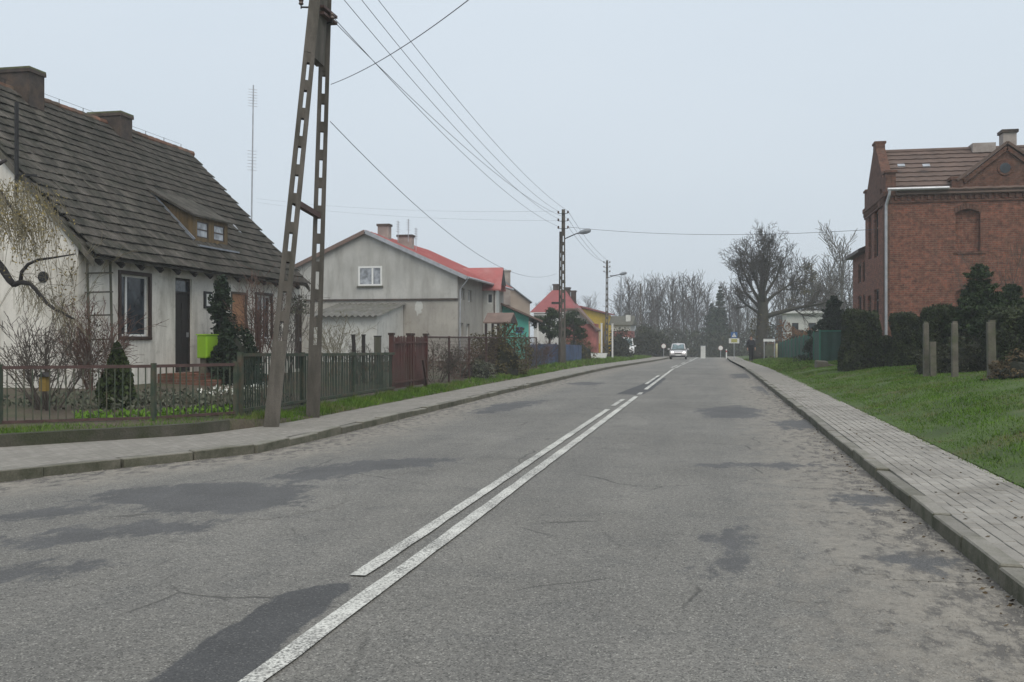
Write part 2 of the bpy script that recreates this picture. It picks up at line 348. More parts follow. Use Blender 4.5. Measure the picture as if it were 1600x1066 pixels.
MAT['rooftile2'] = M('brown_tile', (.130, .090, .074), var=.15, scale=1.5, col2=(.095, .070, .058), c2amt=.4, c2scale=2, rnd=.08)
MAT['redroof'] = M('red_roof_sheet', (.40, .125, .12), var=.15, scale=1.5, rough=.6, col2=(.44, .19, .18), c2amt=.45)
MAT['darkred'] = M('dark_red_roof', (.26, .075, .075), var=.12, scale=1.5, rough=.7)
MAT['brownroof'] = M('brown_felt', (.17, .12, .10), var=.2)
MAT['chimney'] = M('sooty_brick', (.055, .045, .040), var=.35, scale=3, col2=(.10, .072, .055), c2amt=.45, c2scale=2.5, bump=.4)
MAT['chimney2'] = M('pale_chimney', (.36, .32, .29), var=.15, scale=4, col2=(.25, .21, .19))
MAT['mosscap'] = M('mossy_cap', (.10, .11, .055), var=.3, scale=5)
MAT['dark_wood'] = M('dark_wood', (.028, .024, .022), var=.3, scale=3, vstretch=(6, 6, .4), rough=.7)
MAT['brown_frame'] = M('brown_paint', (.045, .028, .022), var=.2, rough=.5)
MAT['wood'] = M('weathered_boards', (.155, .105, .05), var=.3, scale=3, vstretch=(5, 5, .5), col2=(.09, .065, .035))
MAT['greywood'] = M('grey_wood', (.11, .10, .085), var=.3, scale=2.5, vstretch=(6, 6, .6), col2=(.07, .075, .05))
MAT['asbestos'] = M('fibre_cement', (.145, .14, .128), var=.25, scale=2, col2=(.11, .11, .085), c2amt=.45)
MAT['white_paint'] = M('white_paint', (.70, .70, .68), var=.06, rough=.5, bump=0)
MAT['blind'] = M('tan_board', (.33, .175, .095), var=.12, scale=2)
MAT['lead'] = M('lead_flashing', (.22, .24, .27), var=.2, scale=5, rough=.5, metal=.3)
MAT['zinc'] = M('zinc', (.40, .41, .43), var=.18, scale=4, rough=.45, metal=.5)
MAT['glass'] = glassmat('window_glass')
MAT['glass_l'] = glassmat('curtained_glass', (.16, .17, .185))
MAT['green_fence'] = M('green_fence_paint', (.026, .040, .027), var=.3, scale=4, rough=.6, col2=(.085, .052, .035), c2amt=.36, c2scale=5, bump=.1)
MAT['green_fence2'] = M('green_fence_rail', (.046, .066, .044), var=.3, scale=4, rough=.7, col2=(.085, .066, .045), c2amt=.46, c2scale=4)
MAT['rust_rail'] = M('rusty_rail', (.075, .045, .04), var=.3, scale=5, rough=.7)
MAT['red_gate'] = M('oxblood_paint', (.080, .029, .025), var=.25, scale=4, rough=.6, col2=(.07, .040, .032), c2amt=.5)
MAT['blue_fence'] = M('blue_paint', (.055, .095, .19), var=.25, scale=2, rough=.6, col2=(.04, .06, .11))
MAT['green_sheet'] = M('dark_green_sheet', (.020, .062, .048), var=.2, scale=1.5, rough=.55)
MAT['green_post'] = M('green_post_paint', (.03, .15, .10), var=.1, rough=.5)
MAT['concrete'] = M('pole_concrete', (.100, .089, .076), var=.25, scale=2.5, vstretch=(4, 4, .7), col2=(.058, .053, .042), c2amt=.45, fine=70, finev=.2, bump=.3)
MAT['post_concrete'] = M('post_concrete', (.115, .104, .084), var=.3, scale=4, col2=(.075, .085, .045), c2amt=.42, c2scale=3)
MAT['plinth'] = M('mossy_plinth', (.068, .062, .050), var=.3, scale=1.6, col2=(.038, .042, .022), c2amt=.5, c2scale=1.8, fine=40, finev=.25, bump=.5)
MAT['lime'] = M('lime_paint', (.28, .50, .025), var=.05, rough=.4, bump=0, finev=.03)
MAT['lime_shaded'] = M('lime_paint_shaded', (.21, .38, .022), var=.05, rough=.4, bump=0, finev=.03)  # shaded copy of the lime paint, for the cabinet's left face
MAT['black'] = M('black_metal', (.012, .012, .013), rough=.5, bump=0)
MAT['wire'] = M('wire', (.10, .10, .115), rough=.6, bump=0)
MAT['ceramic'] = M('ceramic', (.10, .07, .06), rough=.3, bump=0)
MAT['lamp'] = M('lamp_housing', (.22, .24, .26), rough=.5, bump=0)
MAT['bark'] = M('bark', (.050, .045, .037), var=.3, scale=4, col2=(.03, .036, .018), c2amt=.4, fine=25, finev=.3)
MAT['twig'] = M('twigs', (.085, .07, .058), var=.25, scale=2, bump=0)
MAT['twig_red'] = M('reddish_twigs', (.13, .075, .058), var=.25, scale=3, bump=0)
MAT['twig_dark'] = M('dark_branch', (.035, .031, .030), var=.2, bump=0)
MAT['twig_pale'] = M('pale_twigs', (.17, .15, .10), var=.25, bump=0)
MAT['birch'] = M('birch_bark', (.16, .15, .135), var=.3, scale=3, bump=0)
MAT['fartwig'] = M('far_twigs', (.070, .062, .053), var=.25, scale=.3, bump=0)
MAT['catkin'] = leafmat('catkins', (.20, .165, .06), (.27, .21, .09))
MAT['spruce'] = leafmat('spruce_needles', (.014, .028, .012), (.042, .066, .022))
MAT['yew'] = leafmat('yew_needles', (.013, .024, .013), (.024, .040, .018))
MAT['thuja'] = leafmat('thuja_sprays', (.024, .040, .013), (.045, .062, .018))
MAT['hedge'] = leafmat('hedge_leaves', (.014, .023, .010), (.050, .062, .024))
MAT['brownbush'] = leafmat('brown_leaves', (.055, .050, .022), (.095, .075, .030))
MAT['orangebush'] = leafmat('orange_twig_leaves', (.15, .075, .035), (.22, .11, .05))
MAT['bushdark'] = leafmat('dark_bush', (.020, .026, .014), (.045, .046, .022))
MAT['core'] = M('shrub_inside', (.014, .016, .009), var=.3, scale=5, bump=0)  # for the dark filler added inside shrubs, hides gaps between leaf cards
MAT['flower'] = leafmat('white_flowers', (.62, .63, .58), (.75, .75, .70))
MAT['greyleaf'] = leafmat('grey_green_leaves', (.07, .078, .055), (.115, .12, .085))
MAT['litter'] = leafmat('leaf_litter', (.05, .036, .02), (.12, .085, .045))
MAT['brick'] = brickmat('red_brick', (.235, .082, .056), (.120, .050, .038), (.18, .14, .115))
MAT['brick_dark'] = brickmat('dark_red_brick', (.125, .056, .043), (.085, .042, .034), (.10, .075, .06))
MAT['step'] = brickmat('step_brick', (.17, .075, .05), (.13, .06, .042), (.16, .14, .12))
MAT['carpaint'] = M('silver_paint', (.52, .50, .50), rough=.3, metal=.3, var=.03, bump=0, finev=.02)
MAT['vanpaint'] = M('white_car_paint', (.66, .67, .68), rough=.35, var=.03, bump=0, finev=.02)
MAT['rubber'] = M('rubber', (.015, .015, .015), rough=.8, bump=0)
MAT['carglass'] = glassmat('car_glass', (.06, .085, .09))
MAT['sign_blue'] = M('sign_blue', (.06, .14, .33), var=.03, bump=0)  # dulled blue, distance haze put into the colour
MAT['sign_yellow'] = M('sign_yellow', (.42, .40, .12), var=.05, bump=0)  # yellow with the haze of distance mixed into it
MAT['sign_white'] = M('sign_white', (.72, .72, .70), var=.05, bump=0)
MAT['sign_red'] = M('sign_red', (.45, .03, .03), var=.05, bump=0)
MAT['paleyellow'] = M('pale_yellow_paint', (.66, .62, .38), var=.08, bump=0)
MAT['coat'] = M('dark_cloth', (.018, .019, .023), rough=.9, bump=0)
MAT['trousers'] = M('black_trousers', (.010, .010, .011), rough=.9, bump=0)
MAT['skin'] = M('skin', (.38, .22, .16), rough=.6, bump=0)
MAT['hair'] = M('brown_hair', (.05, .035, .025), rough=.7, bump=0)
def emitmat(name, col, k):
    m, t, p = nodes(name); p.inputs['Base Color'].default_value = (.8, .8, .8, 1)
    p.inputs['Emission Color'].default_value = (*col, 1); p.inputs['Emission Strength'].default_value = k; return m
MAT['headlight'] = emitmat('lit_headlight', (1, .97, .92), 3.0)

# ------------------------------------------------------------------ the lie of the land
ip = np.interp
def zr(s): return float(ip(s, [-50, 55, 118, 205], [0, 0, -.45, -3.0]))
def tL(s): return float(ip(s, [-15, 0, 5, 8, 9.81, 10.59, 11.29, 12.07, 12.7, 13.32, 14.86, 17.4, 30, 48, 90, 130, 240], [-16, -12.2, -9.95, -8.6, -7.84, -7.55, -7.19, -6.78, -6.48, -6.28, -6.2, -6.17, -6.1, -5.8, -4.7, -4.5, -4.5]))
def tR(s): return float(ip(s, [-15, 20, 45, 83, 130, 240], [1.82, 1.82, 1.72, 1.35, 1.3, 1.3]))
def tI(s): return float(ip(s, [-15, 5, 9, 12.03, 13.67, 14.17, 15.6, 17, 30, 48, 90, 130, 240], [-23, -15.6, -12.2, -9.63, -8.31, -7.92, -7.57, -7.45, -7.42, -7.25, -6.4, -6.2, -6.2]))
def tO(s): return tR(s)+1.23
def gz(t, s):
    b = zr(s)
    if t > tO(s):
        d = t-tO(s)
        return b+.12+float(ip(d, [0, .25, 1.2, 3.2, 5, 8, 40], [0, .02, .22, .52, .68, .88, .95]))*float(ip(s, [-20, 62, 85, 200], [1, 1, .35, .3]))
    if t < tI(s):
        d = tI(s)-t
        w_ = float(ip(s, [15.2, 17.5], [1, 0]))
        a = float(ip(d, [0, .12, .8, 3, 7, 40], [.12, .15, .24, .32, .5, .5])); c = float(ip(d, [0, .1, .14, 3, 7, 40], [.0, .0, .26, .32, .5, .5]))
        return b+a*(1-w_)+c*w_
    if t < tL(s) or t > tR(s): return b+.12
    return b
SS = sorted(set([round(x, 3) for x in list(np.arange(-15, 40, .5))+list(np.arange(40, 118, 2.0))+[55, 118]+list(np.arange(122, 205, 6))+[205, 240]]))
def strip(name, cols, zf, mat, kind='structure', attr=None, ss=SS):
    v = []; f = []; n = len(cols(0)); at_ = []
    for s in ss:
        for t in cols(s):
            v.append((t, s, zf(t, s)))
            if attr: at_.append(attr(t, s))
    for i in range(len(ss)-1):
        for j in range(n-1): f.append((i*n+j, i*n+j+1, (i+1)*n+j+1, (i+1)*n+j))
    me = npmesh(name, v, f, mat)
    if attr:
        a = me.attributes.new('edge', 'FLOAT', 'POINT'); a.data.foreach_set('value', np.array(at_, dtype=np.float32))
    return tag(link(name, me), kind=kind)
strip('road', lambda s: [tL(s)-.02+(tR(s)-tL(s)+.04)*i/30 for i in range(31)], lambda t, s: zr(s), MAT['road'], attr=lambda t, s: min(t-tL(s), tR(s)-t))
dl = [0, .1, .14, .4, .8, 1.6, 3, 5, 7, 12, 25, 60, 200, 700]
strip('garden_ground', lambda s: [tI(s)-d for d in dl[::-1]], lambda t, s: gz(t-1e-6, s), MAT['ground'])
dr = [0, .12, .25, .6, 1.2, 2.2, 3.2, 4.2, 5, 6.5, 8, 12, 25, 60, 200, 700]
def bz(t, s):
    d = t-tO(s)
    return gz(t+1e-6, s)+(.03*math.sin(1.3*t+.7*s)*math.sin(.9*s-t) if .5 < d < 20 and s < 90 else 0)
strip('grass_bank', lambda s: [tO(s)+d for d in dr], bz, MAT['bank'])
fm = MB(); fm.add([(-850, -60, -3.3), (850, -60, -3.3), (850, 900, -3.3), (-850, 900, -3.3)], [(0, 1, 2, 3)])
tag(fm.build('field', MAT['field']), kind='structure')
sb = MB(); sb.add([(-720, 239, -3.05), (720, 239, -3.05), (850, 900, -3.2), (-850, 900, -3.2)], [(0, 1, 2, 3)])
tag(sb.build('far_meadow', MAT['field']), kind='structure')
strip('pavement', lambda s: [tI(s)-.02, tI(s)+(tL(s)-.14-tI(s))*.5, tL(s)-.14], lambda t, s: zr(s)+.12, MAT['pave'])

# kerbs
rng = random.Random(3)
ks = MB(); ks.box(-.075, .075, -.49, .49, -.2, .125); KST = meshof(ks, 'kerb_stone', MAT['kerb'], .012)
def kerb(tf, off, s0, s1, name):
    kb = MB()
    ss = [s for s in SS if s > s1-1e-6]+[]
    ss = [s1]+[s for s in SS if s > s1+.1 and s < 200]
    for a, b in zip(ss[:-1], ss[1:]):
        ta, tb = tf(a)+off, tf(b)+off
        kb.add([(ta-.075, a, zr(a)-.2), (ta+.075, a, zr(a)-.2), (ta+.075, a, zr(a)+.125), (ta-.075, a, zr(a)+.125),
                (tb-.075, b, zr(b)-.2), (tb+.075, b, zr(b)-.2), (tb+.075, b, zr(b)+.125), (tb-.075, b, zr(b)+.125)],
               [(0, 1, 2, 3), (4, 7, 6, 5), (1, 5, 6, 2), (3, 2, 6, 7)])
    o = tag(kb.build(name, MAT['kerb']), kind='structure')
    s = s0
    while s < s1-.3:
        dt = tf(s+.2)-tf(s); ang = math.atan2(-dt, .2); L = math.cos(ang)
        m_ = s+L*.5; dt = tf(m_+.1)-tf(m_-.1); ang = math.atan2(-dt, .2)
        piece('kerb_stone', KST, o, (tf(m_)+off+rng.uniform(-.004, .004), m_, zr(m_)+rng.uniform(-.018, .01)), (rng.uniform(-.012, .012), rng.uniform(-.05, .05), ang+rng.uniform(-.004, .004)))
        s += L*1.0
kerb(tL, -.075, 3.0, 56, 'kerb')
kerb(tR, .075, 4.0, 56, 'kerb')

# right pavement: sand bed, single pavers near the camera, the rest laid as one part, material beyond
bed = strip('pavement', lambda s: [tR(s)+.14, tO(s)+.03], lambda t, s: zr(s)+(.10 if s < 34 else .12), MAT['joint'])
bed2 = strip('pavement', lambda s: [tR(s)+.142, tO(s)+.028], lambda t, s: zr(s)+.121, MAT['pave'], ss=[s for s in SS if s >= 34])
pvm = MB(); pvm.box(-.0495, .0495, -.0985, .0985, -.04, 0); PV = meshof(pvm, 'paver', MAT['paver'], .004)
cand = []
for c in range(10):
    n = 0; s = 4.0+(.1 if c % 2 else 0)
    while s < 34:
        cand.append((tR(s)+.15+.0525+c*.1055, s, .1+.022+rng.uniform(-.004, .003))); s += .2045
def seen(p):
    x, y, Z = pix(p); return Z > 1 and -20 < x < 1620 and -20 < y < 1090
cand.sort(key=lambda p: (not seen(p), depth(p[0], p[1])))
for p in cand[:300]:
    piece('paver', PV, bed, p, (rng.uniform(-.012, .012), rng.uniform(-.02, .02), rng.uniform(-.012, .012)))
rp = MB()
for t, s, z in cand[300:]:
    a = .0495; b = .0985; c1, c2, c3, c4 = [z+rng.uniform(-.003, .003) for _ in range(4)]
    rp.add([(t-a, s-b, z-.04), (t+a, s-b, z-.04), (t+a, s+b, z-.04), (t-a, s+b, z-.04), (t-a+.004, s-b+.004, c1), (t+a-.004, s-b+.004, c2), (t+a-.004, s+b-.004, c3), (t-a+.004, s+b-.004, c4)],
           [(4, 5, 6, 7), (0, 1, 5, 4), (1, 2, 6, 5), (2, 3, 7, 6), (3, 0, 4, 7)])
tag(rp.build('pavers', MAT['paver'], bed), kind='stuff')

# painted lines and repair patches: sheets 4 mm apart
def linesheet(segs, tc, wd, lift=.014):
    m = MB()
    for a, b in segs:
        ss = [a]+[x for x in (55.0, 118.0) if a < x < b]+[b]
        n = max(2, int((b-a)/.35)); ss = sorted(set(ss+[a+(b-a)*i/n for i in range(n+1)]))
        pts = []
        for x in ss: pts.append((tc(x)-wd/2+rng.uniform(-.006, .006), tc(x)+wd/2+rng.uniform(-.006, .006), x))
        for (l0, r0, s0), (l1, r1, s1) in zip(pts[:-1], pts[1:]):
            m.add([(l0, s0, zr(s0)+lift), (r0, s0, zr(s0)+lift), (r1, s1, zr(s1)+lift), (l1, s1, zr(s1)+lift)], [(0, 1, 2, 3)])
    return tag(m.build('road_marking', MAT['line']), kind='structure')
TC = lambda s: float(ip(s, [0, 30, 55, 90, 130], [-2.1, -2.13, -2.17, -1.9, -1.75]))
linesheet([(1.5, 28.0), (29.0, 30.2), (32.0, 56), (57.5, 66), (68, 80), (82, 116)], TC, .125)
linesheet([(6.37, 22.7), (24.0, 26.6), (36, 45), (58, 66), (72, 80), (90, 98)], lambda s: TC(s)-.245, .115)
PK = [0]
def patch(pts, mat, lift):
    """a thin sheet reaching past the repair's outline; the distance to the outline is stored so that its material frays there"""
    P0 = np.array([gnd(x, y)[:2] for x, y in pts]); Q0 = np.roll(P0, -1, 0); mg = .35
    x0, y0 = P0.min(0)-mg; x1, y1 = P0.max(0)+mg; st = .07 if y1 < 25 else .2; y1 = min(y1, 54.9 if y0 < 54 else y1)
    xs = np.linspace(x0, x1, max(3, int((x1-x0)/st))); ys = np.linspace(y0, y1, max(3, int((y1-y0)/(st*1.5))))
    X, Y = np.meshgrid(xs, ys); G = np.stack([X.ravel(), Y.ravel()], 1); d = np.full(len(G), 9.); ins = np.zeros(len(G), bool)
    for a, b in zip(P0, Q0):
        ab = b-a; u = np.clip(((G-a)@ab)/max(1e-9, ab@ab), 0, 1); d = np.minimum(d, np.linalg.norm(G-a-u[:, None]*ab, axis=1))
        c = (a[1] > G[:, 1]) != (b[1] > G[:, 1]); ins ^= c & (G[:, 0] < (b[0]-a[0])*(G[:, 1]-a[1])/(b[1]-a[1]+1e-12)+a[0])
    d = np.where(ins, d, -d); nx, ny = len(xs), len(ys)
    f = np.array([(j*nx+i, j*nx+i+1, (j+1)*nx+i+1, (j+1)*nx+i) for j in range(ny-1) for i in range(nx-1)])
    k_ = np.array([max(d[q]) > -mg and all(tL(G[i, 1])+.03 < G[i, 0] < tR(G[i, 1])-.03 for i in q) for q in f])
    PK[0] += 1; bs_ = .0006+.0005*(PK[0] % 4)
    me = npmesh('asphalt_patch', np.c_[G, [zr(y)+bs_+(lift-bs_)*min(1, max(0, (q+mg-.13)/.12)) for (x, y), q in zip(G, d)]], f[k_], mat); at_ = me.attributes.new('patch', 'FLOAT', 'POINT'); at_.data.foreach_set('value', d.astype(np.float32))
    at_ = me.attributes.new('edge', 'FLOAT', 'POINT'); at_.data.foreach_set('value', np.array([min(x-tL(y), tR(y)-x) for x, y in G], dtype=np.float32))
    return tag(link('asphalt_patch', me), kind='structure')
patch([(150, 1150), (200, 1090), (240, 1062), (285, 1030), (318, 1000), (370, 975), (405, 948), (440, 930), (490, 917), (545, 911), (548, 922), (520, 945), (482, 972), (445, 1005), (395, 1052), (330, 1120), (300, 1150)], MAT['patch'], 0.0044)
patch([(420, 743), (500, 729), (600, 718), (720, 717), (660, 729), (572, 738), (520, 751), (450, 756)], MAT['patch_old'], 0.0048)
patch([(175, 766), (300, 756), (410, 757), (470, 760), (482, 785), (400, 800), (300, 803), (215, 800), (125, 782)], MAT['patch_old'], 0.0052)
patch([(0, 868), (90, 852), (200, 838), (315, 833), (335, 815), (230, 816), (100, 828), (0, 846)], MAT['patch_old'], 0.0056)
patch([(0, 890), (-80, 905), (-80, 925), (0, 912), (110, 893), (170, 884), (90, 880)], MAT['patch_old'], 0.0060)
patch([(0, 806), (120, 790), (205, 792), (120, 804), (0, 817), (-60, 820), (-60, 812)], MAT['patch_old'], 0.0064)
patch([(735, 648), (762, 634), (800, 629), (855, 625), (830, 635), (775, 646)], MAT['patch_old'], 0.0068)
patch([(963, 616), (1005, 600), (1030, 588), (1041, 592), (1018, 610), (1002, 618)], MAT['patch'], 0.0072)
patch([(1085, 640), (1150, 634), (1192, 641), (1180, 654), (1112, 655)], MAT['patch_old'], 0.0076)
patch([(1305, 778), (1340, 772), (1405, 778), (1420, 788), (1360, 793), (1320, 790)], MAT['patch_old'], 0.0080)
patch([(1375, 872), (1420, 866), (1500, 880), (1510, 892), (1440, 890)], MAT['patch_old'], 0.0084)
patch([(1120, 830), (1160, 826), (1165, 860), (1150, 890), (1110, 905), (1130, 866)], MAT['patch_old'], 0.0088)
patch([(1090, 726), (1230, 724), (1290, 727), (1220, 733), (1100, 731)], MAT['patch_old'], 0.0092)
patch([(1175, 605), (1240, 600), (1262, 612), (1200, 618)], MAT['patch_old'], .0106)
patch([(1205, 660), (1290, 655), (1312, 668), (1230, 672)], MAT['patch_old'], .0110)
patch([(1140, 585), (1190, 583), (1197, 590), (1145, 592)], MAT['patch_old'], .0114)
patch([(880, 600), (915, 597), (950, 599), (920, 603)], MAT['patch_old'], 0.0096)

# ------------------------------------------------------------------ plants
def leafcloud(name, pts, size, mat, parent=None, org=None, up=0.0, aspect=1.6, seed=0, nrm=None):
    r = np.random.default_rng(seed); pts = np.asarray(pts, dtype=np.float32); n = len(pts)
    o0 = np.array(ORG[parent.name] if parent is not None else (org or (0, 0, 0)), dtype=np.float32)
    a = r.normal(size=(n, 3)); a[:, 2] += up
    if nrm is not None: a = a*.6+nrm
    a /= np.linalg.norm(a, axis=1)[:, None]
    b = np.cross(a, r.normal(size=(n, 3))); b /= np.linalg.norm(b, axis=1)[:, None]
    L = size*(.6+.8*r.random((n, 1))); W = L/aspect
    v = np.stack([pts-a*L/2, pts+b*W/2, pts+a*L/2, pts-b*W/2], axis=1).reshape(-1, 3)-o0
    f = np.arange(4*n, dtype=np.int32).reshape(n, 4)
    return link(name, npmesh(name, v, f, mat), parent, org)
def ball_pts(n, c, rad, seed, shell=.55, lump=.25):
    r = np.random.default_rng(seed); d = r.normal(size=(n, 3)); d /= np.linalg.norm(d, axis=1)[:, None]
    ph = r.random(6)*6
    k = 1+lump*(np.sin(3*d[:, 0]+ph[0])*np.sin(4*d[:, 1]+ph[1])+.6*np.sin(7*d[:, 2]+ph[2]+5*d[:, 0]))
    u = shell+(1-shell)*r.random(n)**.6
    return np.array(c)+d*np.array(rad)*(u*k)[:, None]
def grow(mb, p, d, L, r, lv, cfg, rg):
    n = cfg['seg'][lv]; pts = [p.copy()]; rs = [r]; dirs = [d.copy()]
    tip = cfg['tip'][lv]
    for i in range(n):
        w_ = cfg['wig'][lv]
        d = (d+Vector((rg.gauss(0, w_), rg.gauss(0, w_), rg.gauss(0, w_)+cfg['up'][lv]))).normalized()
        p = p+d*(L/n); pts.append(p.copy()); rs.append(max(cfg['rmin'], r*(1-(1-tip)*(i+1)/n))); dirs.append(d.copy())
    mb[0 if lv < cfg['split'] else 1].tube(pts, rs, cfg['k'][lv], cap=False)
    if lv+1 < len(cfg['seg']):
        m = cfg['n'][lv]; m = m if isinstance(m, int) else rg.randint(*m)
        for j in range(m):
            u = cfg['t0'][lv]+(1-cfg['t0'][lv])*(j+rg.random())/m; x = min(n-1e-6, u*n); i = int(x)
            q = pts[i].lerp(pts[i+1], x-i); dd = dirs[i+1]
            ax = dd.orthogonal().normalized(); ax.rotate(Matrix.Rotation(rg.uniform(0, 2*math.pi), 3, dd))
            nd = dd.copy(); nd.rotate(Matrix.Rotation(math.radians(rg.uniform(*cfg['ang'][lv])), 3, ax))
            rr = (rs[i]*(1-(x-i))+rs[i+1]*(x-i))*rg.uniform(*cfg['rr'][lv])
            grow(mb, q, nd, L*rg.uniform(*cfg['lr'][lv])*(1-cfg['short'][lv]*u), max(cfg['rmin'], rr), lv+1, cfg, rg)
def cfg(**k):
    d = dict(seg=[5, 4, 3, 3], wig=[.06, .12, .16, .2], up=[.05, .08, .08, .08], tip=[.4, .35, .3, .3], k=[7, 5, 4, 3], n=[(7, 9), (6, 8), (5, 7)], t0=[.35, .25, .2],
             ang=[(30, 55), (25, 55), (25, 60)], rr=[(.45, .6), (.45, .6), (.4, .6)], lr=[(.55, .75), (.45, .65), (.4, .6)], short=[.35, .4, .3], rmin=.008, split=1)
    d.update(k); return d
def tree_meshes(seed, h, r, c, lean=(0, 0), frac=1.0):
    rg = random.Random(seed); mb = (MB(), MB())
    grow(mb, Vector((0, 0, -.1)), Vector((lean[0], lean[1], 1)).normalized(), h*frac, r, 0, c, rg); return mb
def fastmesh(mb, name, mat):
    me = bpy.data.meshes.new(name); me.from_pydata(mb.v, [], mb.f); me.polygons.foreach_set('use_smooth', [True]*len(me.polygons)); me.materials.append(mat); return me
def bare_tree(label, loc, h, r, c, seed, bark, twig, group=None, cat='tree', name='bare_tree', lean=(0, 0), rz=0, frac=.7):
    t = thing(name, label, cat, loc, group, rz)
    mb = tree_meshes(seed, h, r, c, lean, frac)
    for m_, nm, mt in ((mb[0], 'trunk', bark), (mb[1], 'crown', twig)):
        if m_.v:
            o = bpy.data.objects.new(nm, fastmesh(m_, nm, mt)); C.objects.link(o); o.parent = t; ORG[o.name] = ORG[t.name]
    return t
def spruce(name, label, loc, h, rad, seed, mat, dens=1.0, group=None, low=.06, droop=.25, needle=.13, cat='tree', trunkr=None):
    t = thing(name, label, cat, loc, group); rg = random.Random(seed); tr = trunkr or h*.014
    b = MB(); b.tube([loc, Vector(loc)+Vector((rg.uniform(-.1, .1), rg.uniform(-.1, .1), h*.6)), Vector(loc)+Vector((0, 0, h))], [tr, tr*.6, tr*.08], 7)
    pts = []
    z = low*h; br = MB()
    while z < h*.985:
        u = z/h; R = rad*(1-u)**.85*rg.uniform(.6, 1.2)+.06; nb = rg.randint(6, 9); a0 = rg.random()*6
        for j in range(nb):
            a = a0+j*2*math.pi/nb+rg.uniform(-.25, .25); l = R*rg.uniform(.65, 1.1)
            p0 = Vector(loc)+Vector((0, 0, z)); dr_ = Vector((math.cos(a), math.sin(a), 0))
            pl = [p0+dr_*l*q+Vector((0, 0, l*(.30*q-droop*2.2*q*q*(1-u*.7)+.18*q**3))) for q in (0, .35, .7, 1)]
            br.tube(pl, [.012+.012*(1-u), .01, .007, .004], 3, cap=False)
            n = max(4, int(l*dens*46))
            side = Vector((-dr_.y, dr_.x, 0))
            for i in range(n):
                q = rg.random()**.75; k_ = min(2, int(q*3)); c0 = pl[k_].lerp(pl[k_+1], q*3-k_ if q < 1 else 1)
                sp = l*.22*(1-q*.75)
                p = c0+side*rg.gauss(0, sp)+Vector((0, 0, rg.uniform(-.42, .10)*l*.4)); pts.append((p.x, p.y, p.z))
        z += h*.028+rg.random()*h*.022
    b.build('trunk', MAT['bark'], t, True); br.build('branch', MAT['bark'], t)
    leafcloud('crown', pts, needle, mat, t, aspect=2.6, seed=seed); return t
def hedge_box(name, label, c, size, mat, n, seed, leaf=.07, group=None, cat='hedge', top_round=.12):
    """clipped block: bumpy core and leaf cards over every face"""
    t = thing(name, label, cat, c, group); r = np.random.default_rng(seed)
    bm = bmesh.new(); bmesh.ops.create_cube(bm, size=1); bmesh.ops.subdivide_edges(bm, edges=bm.edges[:], cuts=7, use_grid_fill=True)
    ph = r.random(9)*6
    def disp(p):
        x, y, z = p; ex = 1-top_round*max(0, z+.1)*2*.5
        q = np.array([x*ex*size[0], y*ex*size[1], (z+.5)*size[2]])
        w_ = .07*np.sin(3.1*q[0]+ph[0])*np.sin(2.7*q[2]+ph[1])+.06*np.sin(4.3*q[1]+ph[2]+2*q[2])+.05*np.sin(7*q[0]+ph[3]+3*q[2])*np.sin(5*q[1]+6*q[2]+ph[4])
        nrm = np.array([x, y, max(z, -.1)]); nrm = nrm/(np.linalg.norm(nrm)+1e-6)
        rc = max(abs(x), .001), max(abs(y), .001)
        k_ = (abs(x)**11+abs(y)**11+max(z, 0)**11)**(1/11)/max(abs(x), abs(y), max(z, 0), 1e-3)
        return q/np.array([k_, k_, 1 if z < 0 else k_])+nrm*w_*(1 if size[2] > .8 else .4)
    for v in bm.verts: v.co = Vector(disp(np.array(v.co))*np.array([.93, .93, .96]))
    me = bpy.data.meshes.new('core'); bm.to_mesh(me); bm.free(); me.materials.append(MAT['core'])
    o = bpy.data.objects.new('dark_core', me); C.objects.link(o); o.parent = t; ORG[o.name] = ORG[t.name]  # added dark filler body, keeps the hedge from being seen through
    pts = []
    for i in range(n):
        f_ = r.integers(0, 5); q = r.random(3)-.5
        if f_ == 0: q[0] = -.5
        elif f_ == 1: q[0] = .5
        elif f_ == 2 or f_ == 3: q[1] = -.5 if r.random() < .75 else .5
        else: q[2] = .5
        pts.append(disp(q)*np.array([1, 1, 1])*(1+r.normal()*.018)+np.array(c))
    leafcloud('foliage', pts, leaf, mat, t, seed=seed, aspect=1.5); return t
def dome_bush(name, label, c, rad, mat, n, seed, leaf=.08, group=None, cat='bush', core=True, lump=.25):
    t = thing(name, label, cat, c, group)
    if core:
        bm = bmesh.new(); bmesh.ops.create_icosphere(bm, subdivisions=3, radius=1); r = random.Random(seed)
        for v in bm.verts:
            k_ = .72*(1+.12*math.sin(5*v.co.x+seed)*math.sin(6*v.co.y)+.1*math.sin(9*v.co.z+4*v.co.x))
            v.co = Vector((v.co.x*rad[0]*k_, v.co.y*rad[1]*k_, max(-.02, v.co.z*rad[2]*k_)))
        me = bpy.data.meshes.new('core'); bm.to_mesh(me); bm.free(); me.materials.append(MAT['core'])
        o = bpy.data.objects.new('dark_core', me); C.objects.link(o); o.parent = t; ORG[o.name] = ORG[t.name]  # dark filler added behind the leaf cards to close the bush
    p = ball_pts(n, c, rad, seed, .7 if core else .3, lump); p = p[p[:, 2] > c[2]-.02]
    leafcloud('foliage', p, leaf, mat, t, seed=seed); return t
